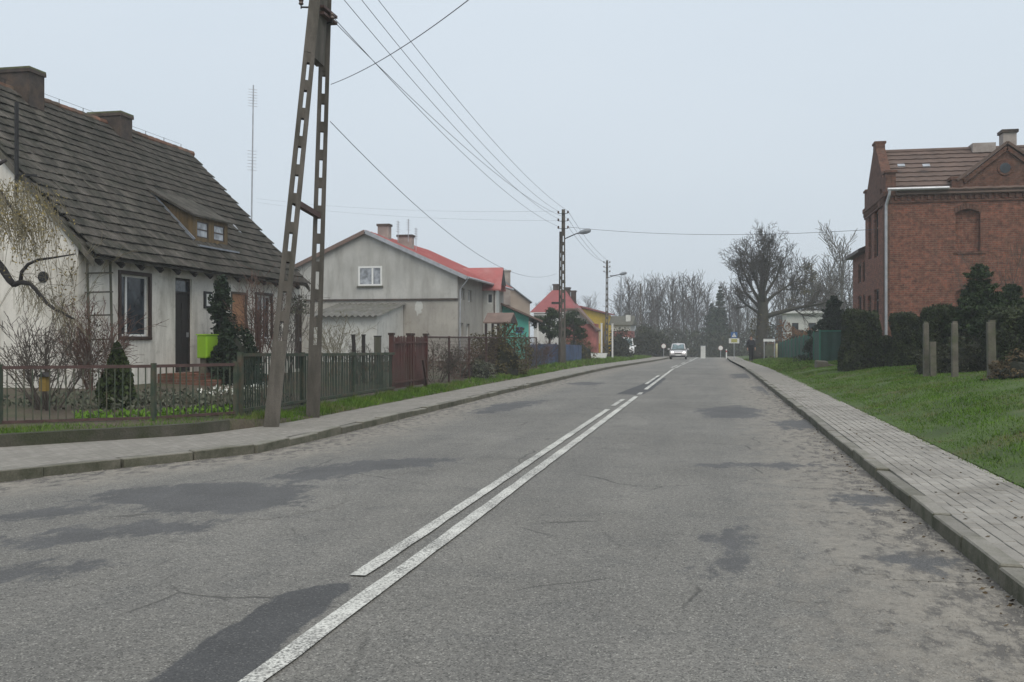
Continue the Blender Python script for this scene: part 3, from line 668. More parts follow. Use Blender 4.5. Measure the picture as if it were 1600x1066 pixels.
def twig_shrub(name, label, c, h, w_, ns, seed, mat, r=.012, group=None, cat='shrub', lv=3, leaves=None, nleaf=0, n1=(4, 6), rmin=.005):
    t = thing(name, label, cat, c, group); rg = random.Random(seed); mb = (MB(), MB())
    cf = cfg(seg=[4, 3, 2][:lv], wig=[.1, .16, .2], up=[.02, .04, .03], tip=[.4, .4, .4], k=[4, 3, 3], n=[n1, (3, 5)], t0=[.25, .2], ang=[(18, 45), (20, 55)], lr=[(.35, .6), (.35, .6)], rr=[(.5, .7), (.5, .7)], short=[.3, .3], rmin=rmin, split=9)
    for i in range(ns):
        a = rg.random()*6.283; sp = rg.random()**.7*w_/h*.8
        grow(mb, Vector((math.cos(a)*w_*.1, math.sin(a)*w_*.1, -.05)), Vector((math.cos(a)*sp, math.sin(a)*sp, 1)).normalized(), h*rg.uniform(.7, 1.05), r*rg.uniform(.7, 1.2), 0, cf, rg)
    o = bpy.data.objects.new('branches', fastmesh(mb[0], 'branches', mat)); C.objects.link(o); o.parent = t; ORG[o.name] = ORG[t.name]
    if leaves: leafcloud('leaves', ball_pts(nleaf, (c[0], c[1], c[2]+h*.55), (w_*.5, w_*.5, h*.5), seed, .2), .05, leaves, t, seed=seed)
    return t

# ------------------------------------------------------------------ walls with real openings
def wall_panel(mb, axis, pl, nsign, a0, a1, z0, z1, ops, rev=.14):
    """axis 't': wall in plane t=pl running along s; 's': plane s=pl running along t. nsign: outward side"""
    us = sorted(set([a0, a1]+[x for o in ops for x in o[:2]])); zs = sorted(set([z0, z1]+[x for o in ops for x in o[2:4]]))
    P = (lambda a, z, d=0: (pl-nsign*d, a, z)) if axis == 't' else (lambda a, z, d=0: (a, pl-nsign*d, z))
    for i in range(len(us)-1):
        for j in range(len(zs)-1):
            cu, cz = (us[i]+us[i+1])/2, (zs[j]+zs[j+1])/2
            if any(o[0] < cu < o[1] and o[2] < cz < o[3] for o in ops): continue
            mb.add([P(us[i], zs[j]), P(us[i+1], zs[j]), P(us[i+1], zs[j+1]), P(us[i], zs[j+1])], [(0, 1, 2, 3)])
    for o in ops:
        u0, u1, y0, y1 = o[:4]
        mb.add([P(u0, y0), P(u1, y0), P(u1, y1), P(u0, y1), P(u0, y0, rev), P(u1, y0, rev), P(u1, y1, rev), P(u0, y1, rev)],
               [(0, 1, 5, 4), (1, 2, 6, 5), (2, 3, 7, 6), (3, 0, 4, 7)])
def bar(mb, axis, pl, nsign, a0, a1, z0, z1, d0, d1):
    lo, hi = sorted((pl-nsign*d0, pl-nsign*d1))
    if axis == 't': mb.box(lo, hi, a0, a1, z0, z1)
    else: mb.box(a0, a1, lo, hi, z0, z1)
def frame(mb, axis, pl, n, a0, a1, z0, z1, fw, d0, d1, mull=(), trans=()):
    bar(mb, axis, pl, n, a0, a0+fw, z0, z1, d0, d1); bar(mb, axis, pl, n, a1-fw, a1, z0, z1, d0, d1)
    bar(mb, axis, pl, n, a0+fw, a1-fw, z0, z0+fw, d0, d1); bar(mb, axis, pl, n, a0+fw, a1-fw, z1-fw, z1, d0, d1)
    for u in mull: bar(mb, axis, pl, n, u-fw/2, u+fw/2, z0+fw, z1-fw, d0+.003, d1)
    for z in trans: bar(mb, axis, pl, n, a0+fw, a1-fw, z-fw/2, z+fw/2, d0+.005, d1)
def window(parent, axis, pl, n, a0, a1, z0, z1, fm, pane, fw=.06, depth_=.08, mull=(), trans=(), sill=None, label=None):
    m = MB(); frame(m, axis, pl, n, a0+.002, a1-.002, z0+.002, z1-.002, fw, depth_, depth_+.06, mull, trans)
    w_ = m.build('window', fm, parent)
    if label: w_['label'] = label
    g = MB(); bar(g, axis, pl, n, a0+fw*.5, a1-fw*.5, z0+fw*.5, z1-fw*.5, depth_+.025, depth_+.045); g.build('pane', pane, w_)
    if sill:
        s_ = MB(); bar(s_, axis, pl, n, a0-.05, a1+.05, z0-.06, z0-.002, -.06, depth_); s_.build('sill', sill, w_)
    return w_

# ------------------------------------------------------------------ house by the fence (left)
FT, ET, RT = -14.1, -13.7, -18.21
S0, S1 = 20.15, 32.25
EZ, RZ = 3.5, 8.19
GZ0 = .35
h1 = thing('old_house', 'old limewashed single storey house with steep dark mossy tiled roof and two sooty chimneys', 'house', (-18.2, 26.2, GZ0))
def S(px, t=FT): return on_t(px, 500, t)[0]
def ZT(px, py, t=FT): return on_t(px, py, t)[1]
w1 = (S(187), S(233), ZT(210, 527), ZT(210, 429)); dr1 = (S(274), S(300), .72, ZT(287, 435))
bl = (S(362), S(384), ZT(372, 518), ZT(372, 459)); w2 = (S(400), S(424), ZT(412, 530), ZT(412, 461)); dr2 = (S(461), S(474), .6, ZT(468, 478))
wm = MB(); wall_panel(wm, 't', FT, 1, S0, S1-.25, GZ0-.4, EZ+.32, [w1, dr1, bl, w2, dr2], .16)
BT = 2*RT-FT
wm.poly([(FT, S0, GZ0-.4), (BT, S0, GZ0-.4), (BT, S0, EZ-.1), (BT, S0, EZ+.32), (RT, S0, RZ-.12), (FT, S0, EZ+.32)])
wm.poly([(FT, S1-.25, GZ0-.4), (BT, S1-.25, GZ0-.4), (BT, S1-.25, EZ+.32), (RT, S1-.25, RZ-.12), (FT, S1-.25, EZ+.32)])
wm.poly([(BT, S0, GZ0-.4), (BT, S1-.25, GZ0-.4), (BT, S1-.25, EZ+.32), (BT, S0, EZ+.32)])
wm.build('wall', MAT['white_wall'], h1)
# roof: boarding under the tiles, tiles, ridge tiles, verge boards
sl_ = Vector((ET-RT, 0, EZ-RZ)); SLL = sl_.length; sd = sl_.normalized(); rn = Vector((-sd.z, 0, sd.x))
if rn.z < 0: rn = -rn
rf = MB()
rf.prism([(ET, S0-.06, EZ), (RT, S0-.06, RZ), (2*RT-ET, S0-.06, EZ), (2*RT-ET, S0-.06, EZ-.07), (RT, S0-.06, RZ-.09), (ET, S0-.06, EZ-.07)], (0, S1-S0+.06, 0))
roof = rf.build('roof', MAT['tile'], h1)
pit = math.atan2(RZ-EZ, ET-RT)
ROWS, TW = 20, .27; EXP = SLL/ROWS
tm = MB(); tm.add([(-.132, -.05, .036), (.132, -.05, .036), (.132, EXP+.02, -.004), (-.132, EXP+.02, -.004), (-.132, -.05, .060), (-.05, -.05, .074), (.05, -.05, .056), (.132, -.05, .070),
                   (-.132, EXP+.02, .018), (-.05, EXP+.02, .026), (.05, EXP+.02, .016), (.132, EXP+.02, .026)],
                  [(0, 1, 7, 6, 5, 4), (4, 5, 9, 8), (5, 6, 10, 9), (6, 7, 11, 10), (1, 2, 11, 7), (3, 0, 4, 8)])
TM = meshof(tm, 'tile', MAT['tile'])
# dormer footprint first, so tiles leave it free
def roof_hit(px, py):
    d = at(px, py, 1)-Vector((0, 0, EYE)); k_ = ((RZ-EZ)/(RT-ET)); o = Vector((0, 0, EYE))
    u = (EZ-o.z+k_*(o.x-ET))/(d.z-k_*d.x); return o+d*u
dA = roof_hit(301, 377); dB = roof_hit(351, 384); dTip = roof_hit(222, 302)
DT = dA.x+.02; DS0, DS1 = dA.y, dB.y+.05; DZ0 = dA.z; DZ1 = on_t(302, 337, DT)[1]
tipT = dTip.x; tipZ = EZ+(RZ-EZ)/(RT-ET)*(tipT-ET)
tl = []
for r_ in range(ROWS):
    base = Vector((ET, 0, EZ))-sd*(EXP*r_)+rn*.008
    for c in range(int((S1-S0)/TW)+1):
        s = S0+.08+c*TW+(TW/2 if r_ % 2 else 0)
        if s > S1-.05: continue
        mid = base-sd*.15
        if DS0-.02 < s < DS1+.02 and tipT-.05 < mid.x < DT-.0: continue
        tl.append((base.x, s, base.z))
tl.sort(key=lambda p: depth(p[0], p[1]))
def sag(p): return .03+.03*math.sin(.85*p[1]+.6*p[0])*math.cos(.5*p[1]-1.1*p[0])
for p in tl[:300]:
    piece('tile', TM, roof, Vector(p)+rn*(rng.uniform(0, .008)+sag(p)), (0, -0.0, 0))
def tile_rot(o):
    # local x -> along the eave (s), local y -> up the slope, local z -> outward
    a = rng.uniform(-.05, .05); b = rng.uniform(-.03, .03)
    X = Vector((0, 1, 0)); Y = -sd; Zv = rn
    Mx = Matrix((X, Y, X.cross(Y))).transposed()
    if Mx.col[2].dot(rn) < 0: Mx = Matrix((-X, Y, (-X).cross(Y))).transposed()
    o.rotation_euler = (Mx @ Euler((b, a, rng.uniform(-.02, .02))).to_matrix()).to_euler(); return o.rotation_euler
for o in roof.children: tile_rot(o)
X_ = Vector((0, 1, 0))
if X_.cross(-sd).dot(rn) < 0: X_ = -X_
rest = MB()
for p in tl[300:]:
    j = Euler((rng.uniform(-.035, .035), rng.uniform(-.07, .07), rng.uniform(-.04, .04))).to_matrix(); Bm = Matrix((X_, -sd, X_.cross(-sd))).transposed() @ j
    rest.add([Vector(p)+rn*(.003+sag(p))+Bm@Vector(v.co) for v in TM.vertices], [tuple(f.vertices) for f in TM.polygons])
tag(rest.build('tiles', MAT['tile'], roof), kind='stuff')
rt = MB(); rt.tube([(0, -.2, 0), (0, .21, .012)], [.115, .125], 8); RTM = meshof(rt, 'ridge_tile', MAT['ridge'])
s = S0+.1
while s < S1-.1:
    piece('ridge_tile', RTM, roof, (RT, s+.18, RZ+.0), (rng.uniform(-.02, .02), 0, rng.uniform(-.03, .03))); s += .37
for e_, ss_ in ((ET+.05, S0-.10), (ET+.05, S1+.01), (2*RT-ET, S0-.10)):
    vb = MB(); vb.prism([(e_, ss_, EZ-.09), (RT, ss_, RZ+.02), (RT, ss_, RZ-.16), (e_, ss_, EZ-.25)], (0, .035, 0)); vb.build('verge_board', MAT['greywood'], h1)
s = S0+.3
while s < S1-.3:
    r_ = MB(); r_.beam((FT-.02, s, EZ+.22), (ET-.02, s, EZ-.16), .09, .12); r_.build('rafter', MAT['dark_wood'], h1); s += .85
fb = MB(); fb.box(FT-.02, FT+.07, S0+.02, S1-.27, EZ+.05, EZ+.16); fb.build('wall_plate', MAT['dark_wood'], h1)
# chimneys
def chimney(pxa, pxb, pyt, pyb, dt=.55, ds=.62):
    s_ = on_t((pxa+pxb)/2, pyb, RT)[0]; zt = on_t((pxa+pxb)/2, pyt, RT)[1]
    m = MB(); m.box(RT-dt, RT+dt, s_-ds/2, s_+ds/2, RZ-1.0, zt-.14)
    c = m.build('chimney', MAT['chimney'], h1)
    k_ = MB(); k_.box(RT-dt-.035, RT+dt+.035, s_-ds/2-.035, s_+ds/2+.035, zt-.14, zt-.05); k_.build('chimney_cap', MAT['chimney'], c)
    k_ = MB(); k_.box(RT-dt-.03, RT+dt+.03, s_-ds/2-.03, s_+ds/2+.03, zt-.05, zt); k_.build('moss', MAT['mosscap'], c)
chimney(0, 58, 110, 150); chimney(138, 207, 178, 200)
lw = MB()
for s in np.arange(S0+.6, S1, 1.1): lw.tube([(RT, s, RZ+.1), (RT, s, RZ+.24)], .009, 4)
lw.tube([(RT, S0+.6, RZ+.24), (RT, S1-.6, RZ+.23)], .005, 4); lw.build('lightning_wire', MAT['black'], h1)
# dormer
dm = MB(); fw = DS1-DS0
wA = (DS0+fw*.10, DS0+fw*.42, DZ0+.14, DZ1-.12); wB = (DS0+fw*.58, DS0+fw*.90, DZ0+.14, DZ1-.12)
wall_panel(dm, 't', DT, 1, DS0, DS1, DZ0-.2, DZ1, [wA, wB], .06)
for s_ in (DS0, DS1): dm.poly([(DT, s_, DZ0-.2), (DT, s_, DZ1), (tipT, s_, tipZ)])
dormer = dm.build('dormer', MAT['wood'], h1)
for a in np.linspace(0, 1, 8)[1:-1]:      # board joints on the near cheek
    tx = DT+(tipT-DT)*a; zb_ = EZ+(RZ-EZ)/(RT-ET)*(tx-ET); zt_ = DZ1+(tipZ-DZ1)*a
    if zt_-zb_ > .05: m = MB(); m.box(tx-.012, tx+.012, DS0-.018, DS0-.002, zb_, zt_-.02); m.build('cover_strip', MAT['wood'], dormer)
for q in (wA, wB):
    m = MB(); frame(m, 't', DT, 1, q[0]+.002, q[1]-.002, q[2]+.002, q[3]-.002, .035, .01, .05, trans=((q[2]+q[3])/2,)); m.build('window_frame', MAT['brown_frame'], dormer)
    m = MB(); bar(m, 't', DT, 1, q[0]+.02, q[1]-.02, q[2]+.02, q[3]-.02, .025, .04); m.build('pane', MAT['glass_l'], dormer)
dr_ = MB(); ov = .10
sl2 = Vector((DT-tipT, 0, DZ1-tipZ)).normalized()
pf = Vector((DT, 0, DZ1))+sl2*ov; pb = Vector((tipT, 0, tipZ))-sl2*.25+Vector((0, 0, .1))
dr_.prism([(pf.x, DS0-.16, pf.z+.02), (pb.x, DS0-.16, pb.z+.02), (pb.x, DS0-.16, pb.z+.10), (pf.x, DS0-.16, pf.z+.08)], (0, fw+.34, 0))
dr_.build('dormer_roof', MAT['tile'], dormer)
fl = MB()
fl.beam(Vector((DT+.05, DS0-.07, DZ0+.02)), Vector((tipT, DS0-.07, tipZ+.05)), .14, .05)
fl.beam(Vector((DT+.16, DS0-.15, DZ0-.14)), Vector((DT+.16, DS1+.2, DZ0-.14)), .26, .05); fl.build('flashing', MAT['lead'], dormer)
for px, py in ((130, 283), (366, 357)):
    p = roof_hit(px, py); m = MB(); m.obox(p+rn*.06, (.5, .16, .03), (0, pit, .15)); m.build('roof_light', MAT['zinc'], h1)
# windows, doors
m = MB(); frame(m, 't', FT, 1, w1[0]-.07, w1[1]+.07, w1[2]-.07, w1[3]+.07, .09, -.04, .02); sur = m.build('window_surround', MAT['brown_frame'], h1)
window(h1, 't', FT, 1, *w1, MAT['white_paint'], MAT['glass'], .07, .07, mull=(w1[0]+.30*(w1[1]-w1[0]),), sill=MAT['brown_frame'])
window(h1, 't', FT, 1, *w2, MAT['white_paint'], MAT['glass'], .07, .05, mull=((w2[0]+w2[1])/2,), sill=MAT['white_paint'], label='white window half hidden by the climbing shrub')
m = MB(); frame(m, 't', FT, 1, w2[0]-.07, w2[1]+.07, w2[2]-.07, w2[3]+.07, .09, -.03, .02); m.build('window_surround', MAT['brown_frame'], h1)
m = MB(); bar(m, 't', FT, 1, bl[0]+.01, bl[1]-.01, bl[2]+.01, bl[3]-.01, .03, .06); b_ = m.build('boarded_window', MAT['blind'], h1)
m = MB(); frame(m, 't', FT, 1, bl[0]-.05, bl[1]+.05, bl[2]-.05, bl[3]+.05, .06, -.02, .02); m.build('frame', MAT['greywood'], b_)
def door(parent, axis, pl, n, a0, a1, z0, z1, mat, trans=True):
    m = MB(); top = z1-.42 if trans else z1-.06
    bar(m, axis, pl, n, a0+.06, a1-.06, z0, top, .10, .14)
    for i in range(4):
        for j in range(2):
            h_ = (top-z0-.3)/4; w_ = (a1-a0-.12)/2
            bar(m, axis, pl, n, a0+.06+.05+j*w_, a0+.06+w_-.03+j*w_, z0+.15+i*h_, z0+.15+i*h_+h_*.78, .085, .10)
    d = m.build('door', mat, parent)
    f_ = MB(); frame(f_, axis, pl, n, a0+.002, a1-.002, z0, z1-.002, .06, .06, .15, trans=((top+.03,) if trans else ())); f_.build('door_frame', mat, d)
    if trans: g = MB(); bar(g, axis, pl, n, a0+.06, a1-.06, top+.06, z1-.06, .10, .12); g.build('transom_pane', MAT['glass'], d)
    k_ = MB(); bar(k_, axis, pl, n, a1-.16, a1-.13, z0+.95, z0+1.08, .03, .085); k_.build('handle', MAT['zinc'], d); return d
door(h1, 't', FT, 1, *dr1, MAT['dark_wood']); door(h1, 't', FT, 1, *dr2, MAT['brown_frame'], False)
for i in range(2):
    m = MB(); m.box(FT+.02, FT+1.5-i*.45, dr1[0]-.9, dr1[1]+1.9, GZ0-.1 if i == 0 else .55, .55+.17*i); m.build('step', MAT['step'], h1)
ps, pz = on_t(325, 469, FT); m = MB(); m.box(FT+.003, FT+.03, ps-.26, ps+.22, pz-.24, pz+.24); npl = m.build('number_plate', MAT['black'], h1)
m = MB(); m.box(FT+.031, FT+.036, ps-.14, ps+.16, pz-.17, pz+.17); m.build('plate_face', MAT['sign_white'], npl)
m = MB(); frame(m, 't', FT+.036, 1, ps-.05, ps+.05, pz-.10, pz+.10, .028, -.004, 0); m.build('numeral', MAT['black'], npl)
vs = on_s(68, 433, S0); m = MB(); m.tube([(vs[0], S0-.03, vs[1]), (vs[0], S0+.02, vs[1])], .13, 12); m.build('vent', MAT['black'], h1)
mt = on_s(26, 160, S0-.25); mb_ = on_s(26, 310, S0-.25)
m = MB(); m.tube([(mt[0], S0-.25, mt[1]), (mb_[0], S0-.25, mb_[1])], .045, 7)
for py in (273, 299): q = on_s(26, py, S0-.2); m.beam((q[0], S0-.25, q[1]), (q[0]+.36, S0+.02, q[1]), .05, .05)
m.build('service_mast', MAT['black'], h1)

# things by the old house
cs, cz = on_t(324, 543, FT+.9); 
def cab():
    a = on_t(322, 560, FT+1.0); b = on_t(340, 560, FT+1.0); z0 = a[1]; z1 = on_t(325, 524, FT+1.0)[1]
    d = b[0]-a[0]; t_ = FT+1.0
    c = thing('meter_cabinet', 'lime green meter cabinet standing beside the dark front door', 'cabinet', (t_-.2, a[0]+d/2, GZ0))
    m = MB(); m.box(t_-.26, t_, a[0], b[0], z0, z1); m.build('body', MAT['lime'], c, bevel=.012)
    m = MB(); m.box(t_+.001, t_+.02, a[0]+d*.04, b[0]-d*.04, z0+.04, z1-.04); dd = m.build('door', MAT['lime'], c)
    m = MB()
    for i in range(3): m.box(t_+.021, t_+.025, a[0]+d*(.55+.09*i), a[0]+d*(.55+.09*i+.055), z0+.16, z0+.22)
    m.build('marking', MAT['dark_wood'], dd)
    m = MB(); m.box(t_-.25, t_-.01, a[0]-.012, a[0]-.001, z0+.02, z1-.02); m.build('shaded_side', MAT['lime_shaded'], c)  # thin added sheet that carries the side's shade in its colour
    m = MB(); m.box(t_-.28, t_+.02, a[0]-.03, b[0]+.03, z1, z1+.03); m.build('lid', MAT['lime'], c)
    m = MB(); m.box(t_-.22, t_-.06, a[0]+d*.15, b[0]-d*.1, GZ0-.1, z0); m.build('base', MAT['post_concrete'], c)
cab()
tr_ = thing('trellis', 'thin wooden trellis ladder leaning at the house corner beside the window', 'trellis', (FT+.15, S(155), GZ0))
def P_t(px, py, t): s_, z_ = on_t(px, py, t); return Vector((t, s_, z_))
for a, b in (((136, 412), (141, 560)), ((172, 400), (176, 570))):
    m = MB(); m.tube([P_t(*a, FT+.1), P_t(*b, FT+.25)], .03, 6); m.build('rail', MAT['greywood'], tr_)
for y in (426, 456, 492, 530):
    m = MB(); m.tube([P_t(133, y+1, FT+.16), P_t(176, y, FT+.16)], .02, 5); m.build('rung', MAT['greywood'], tr_)

# ------------------------------------------------------------------ second house: grey gable, red roof
hx0 = -13.1; hs0, hs1 = 51.5, 62.0
A_ = on_s(715, 426, on_t(715, 426, hx0)[0]); hs0 = on_t(715, 426, hx0)[0]
EZ2 = on_t(715, 427, hx0)[1]; RT2 = hx0-5.03; RZ2 = 7.35; BT2 = hx0-10.06; g2 = .4
h2 = thing('grey_house', 'grey rendered two storey house with low red sheet roof and two pale chimneys', 'house', (RT2, hs0+5, g2))
bandz = on_s(600, 468, hs0)[1]
m = MB(); m.poly([(hx0, hs0, bandz), (BT2, hs0, bandz), (BT2, hs0, EZ2), (RT2, hs0, RZ2-.05), (hx0, hs0, EZ2)])
m.build('gable', MAT['grey_wall'], h2)
m = MB(); m.poly([(hx0, hs0+.03, g2-.5), (BT2, hs0+.03, g2-.5), (BT2, hs0+.03, bandz), (hx0, hs0+.03, bandz)])
W2 = []
for pa, pb_, ya, yb in ((721, 726, 451, 469), (732, 737, 454, 472), (719, 724, 505, 525), (729, 734, 506, 526)):
    W2.append((on_t(pa, ya, hx0)[0], on_t(pb_, ya, hx0)[0], on_t((pa+pb_)/2, yb, hx0)[1], on_t((pa+pb_)/2, ya, hx0)[1]))
wall_panel(m, 't', hx0, 1, hs0+.03, hs1, g2-.5, EZ2, W2, .18)
m.poly([(BT2, hs0, g2-.5), (BT2, hs1, g2-.5), (BT2, hs1, EZ2), (BT2, hs0, EZ2)]); m.poly([(hx0, hs1, g2-.5), (BT2, hs1, g2-.5), (BT2, hs1, EZ2), (RT2, hs1, RZ2-.05), (hx0, hs1, EZ2)])
m.build('wall', MAT['grey_wall2'], h2)
m = MB(); m.box(BT2-.02, hx0+.03, hs0-.05, hs0+.06, bandz-.06, bandz+.03); m.build('string_course', MAT['chimney'], h2)
for q in W2: window(h2, 't', hx0, 1, *q, MAT['white_paint'], MAT['glass'], .07, .12)
q0, q1 = on_s(560, 447, hs0), on_s(597, 416, hs0)
m = MB(); frame(m, 's', hs0, -1, q0[0], q1[0], q0[1], q1[1], .09, -.03, .05, mull=(q0[0]+.6*(q1[0]-q0[0]),)); gw = m.build('window', MAT['white_paint'], h2)
m = MB(); bar(m, 's', hs0, -1, q0[0]+.05, q1[0]-.05, q0[1]+.05, q1[1]-.05, -.008, .0); m.build('pane', MAT['glass_l'], gw)
m = MB(); bar(m, 's', hs0, -1, q0[0]-.06, q1[0]+.06, q0[1]-.09, q0[1]-.002, -.1, .0); m.build('sill', MAT['greywood'], gw)
k2 = (RZ2-EZ2)/5.03; ov = .55
m = MB(); m.prism([(hx0+ov, hs0-.2, EZ2-k2*ov+.06), (RT2, hs0-.2, RZ2+.06), (BT2-ov, hs0-.2, EZ2-k2*ov+.06), (BT2-ov, hs0-.2, EZ2-k2*ov-.02), (RT2, hs0-.2, RZ2-.03), (hx0+ov, hs0-.2, EZ2-k2*ov-.02)], (0, hs1-hs0+.4, 0))
r2 = m.build('roof', MAT['redroof'], h2)
m = MB()
for s in np.arange(hs0+.2, hs1, .6): m.beam((hx0+ov, s, EZ2-k2*ov+.075), (RT2, s, RZ2+.075), .05, .03)
m.build('seam', MAT['redroof'], r2)
m = MB(); m.beam((hx0+ov, hs0-.23, EZ2-k2*ov-.02), (RT2, hs0-.23, RZ2-.01), .03, .2); m.build('verge_board', MAT['zinc'], h2)
m = MB(); m.beam((BT2-ov, hs0-.23, EZ2-k2*ov-.02), (RT2, hs0-.23, RZ2-.01), .03, .2); m.build('verge_board', MAT['brownroof'], h2)
m = MB(); m.tube([(hx0+ov+.06, hs0-.2, EZ2-k2*ov), (hx0+ov+.06, hs1, EZ2-k2*ov-.05)], .07, 8); m.tube([(hx0+ov+.05, hs0-.1, EZ2-k2*ov-.05), (hx0+.12, hs0+.1, EZ2-k2*ov-.6), (hx0+.1, hs0+.1, .6)], .035, 6)
m.build('gutter', MAT['zinc'], h2)
def chim2(pa, pb_, yt, s_, t0=None, zb=None):
    a, b = on_s(pa, yt, s_), on_s(pb_, yt, s_); m = MB(); m.box(a[0], b[0], s_, s_+.5, a[1]-1.6, a[1]-.12); c = m.build('chimney', MAT['chimney2'], h2)
    m = MB(); m.box(a[0]-.05, b[0]+.05, s_-.05, s_+.55, a[1]-.12, a[1]); m.build('chimney_cap', MAT['chimney'], c)
chim2(590, 607, 350, hs0+1.6); chim2(621, 643, 367, hs0+2.5)
# damaged plaster spot
m = MB(); c0 = on_s(654, 482, hs0+.03); rg = random.Random(5)
m.poly([(c0[0]+math.cos(a)*.22*rg.uniform(.6, 1.3), hs0+.026, c0[1]+math.sin(a)*.42*rg.uniform(.6, 1.2)) for a in np.linspace(0, 6.1, 14)]); m.build('plaster_patch', MAT['shed_wall'], h2)
# projecting stair bay with its own cross gable
by0, by1 = on_t(755, 480, hx0)[0], on_t(780, 480, hx0+.75)[0]
bx = hx0+.75; BZ = on_s(765, 442, by0)[1]; BR = on_t(779, 420, bx)[1]; bm_ = (by0+by1)/2
m = MB(); wq = (hx0+.25, hx0+.55, on_s(763, 474, by0)[1], on_s(763, 459, by0)[1])
wall_panel(m, 's', by0, -1, hx0, bx, g2-.5, BZ, [wq], .1); wall_panel(m, 's', by1, 1, hx0, bx, g2-.5, BZ, [], .1)
bw = (by0+.9, by1-.9, BZ-2.2, BZ-.4); wall_panel(m, 't', bx, 1, by0, by1, g2-.5, BZ, [bw], .12); m.poly([(bx, by0, BZ), (bx, by1, BZ), (bx, bm_, BR-.1)])
m.build('stair_bay', MAT['shed_wall'], h2)
window(h2, 's', by0, -1, *wq, MAT['white_paint'], MAT['glass'], .04, .05); window(h2, 't', bx, 1, *bw, MAT['brown_frame'], MAT['glass'], .06, .06)
m = MB(); o_ = .22; kb_ = (BR-BZ)/(bm_-by0)
m.prism([(bx+.35, by0-o_, BZ-kb_*o_+.05), (bx+.35, bm_, BR+.05), (bx+.35, by1+o_, BZ-kb_*o_+.05), (bx+.35, by1+o_, BZ-kb_*o_-.05), (bx+.35, bm_, BR-.06), (bx+.35, by0-o_, BZ-kb_*o_-.05)], (-3.2, 0, 0))
m.build('bay_roof', MAT['redroof'], h2)
m = MB(); m.poly([(bx+.37, by0-.2, BZ-.15), (bx+.37, by1+.2, BZ-.15), (bx+.37, bm_, BR-.02)]); m.build('gable_boarding', MAT['dark_wood'], h2)
# porch canopy
pc = at(778, 490, 52.0); cy0, cy1 = pc.y-1.0, pc.y+1.0
zt_ = on_s(775, 488, cy0)[1]; zb2 = on_s(775, 503, cy0)[1]; x0_, x1_ = on_s(755, 500, cy0)[0], on_s(797, 500, cy0)[0]
m = MB(); m.prism([(x0_, cy0, zb2), (x0_, pc.y, zt_), (x0_, cy1, zb2), (x0_, cy1, zb2-.08), (x0_, pc.y, zt_-.1), (x0_, cy0, zb2-.08)], (x1_-x0_, 0, 0))
cano = thing('porch', 'small brown roofed timber porch standing before the grey house', 'porch', ((x0_+x1_)/2, pc.y, g2)); m.build('roof', MAT['brownroof'], cano)
for xx, yy in ((x0_+.1, cy0+.2), (x0_+.75, cy0+.2), (x0_+.1, cy1-.2), (x0_+.75, cy1-.2)):
    m = MB(); m.box(xx-.06, xx+.06, yy-.06, yy+.06, g2-.3, zb2); m.build('post', MAT['brown_frame'], cano)
for yy in (cy0+.2, cy1-.2): m = MB(); m.beam((x0_+.75, yy, zb2-.9), (x1_-.1, yy, zb2-.05), .09, .09); m.build('brace', MAT['brown_frame'], cano)
m = MB(); m.poly([(x1_-.02, cy0+.1, zb2-.05), (x1_-.02, cy1-.1, zb2-.05), (x1_-.02, pc.y, zt_-.12)]); m.build('gable_boarding', MAT['brown_frame'], cano)
# lean-to shed with corrugated roof before the grey gable
ss0 = hs0-4.2; sl0, sl1 = on_s(486, 490, ss0), on_s(606, 490, ss0)
zlo = on_s(600, 490, ss0)[1]; zhi = on_s(632, 474, hs0)[1]; xr = on_s(632, 480, hs0-.1)[0]
sh = thing('lean_to_shed', 'pale lean-to shed with a corrugated roof against the grey gable', 'shed', ((sl0[0]+xr)/2, ss0+2, .35))
m = MB(); m.poly([(sl0[0], ss0, 0), (xr-.1, ss0, 0), (xr-.1, ss0, zlo-.1), (sl0[0], ss0, zlo-.1)])
m.poly([(xr-.1, ss0, 0), (xr-.1, hs0-.02, 0), (xr-.1, hs0-.02, zhi-.1), (xr-.1, ss0, zlo-.1)]); m.poly([(sl0[0], ss0, 0), (sl0[0], hs0-.02, 0), (sl0[0], hs0-.02, zhi-.1), (sl0[0], ss0, zlo-.1)])
m.build('wall', MAT['shed_wall'], sh)
v = []; f = []; n_ = int((xr+.3-sl0[0])/.045)
for i in range(n_+1):
    x = sl0[0]-.2+i*.045; z = .042*math.sin(i*.045*2*math.pi/.30)
    v += [(x, ss0-.35, zlo-.13+z), (x, hs0-.03, zhi+z)]
for i in range(n_): f.append((2*i, 2*i+2, 2*i+3, 2*i+1))
m = MB(); m.add(v, f); m.build('roof', MAT['asbestos'], sh)

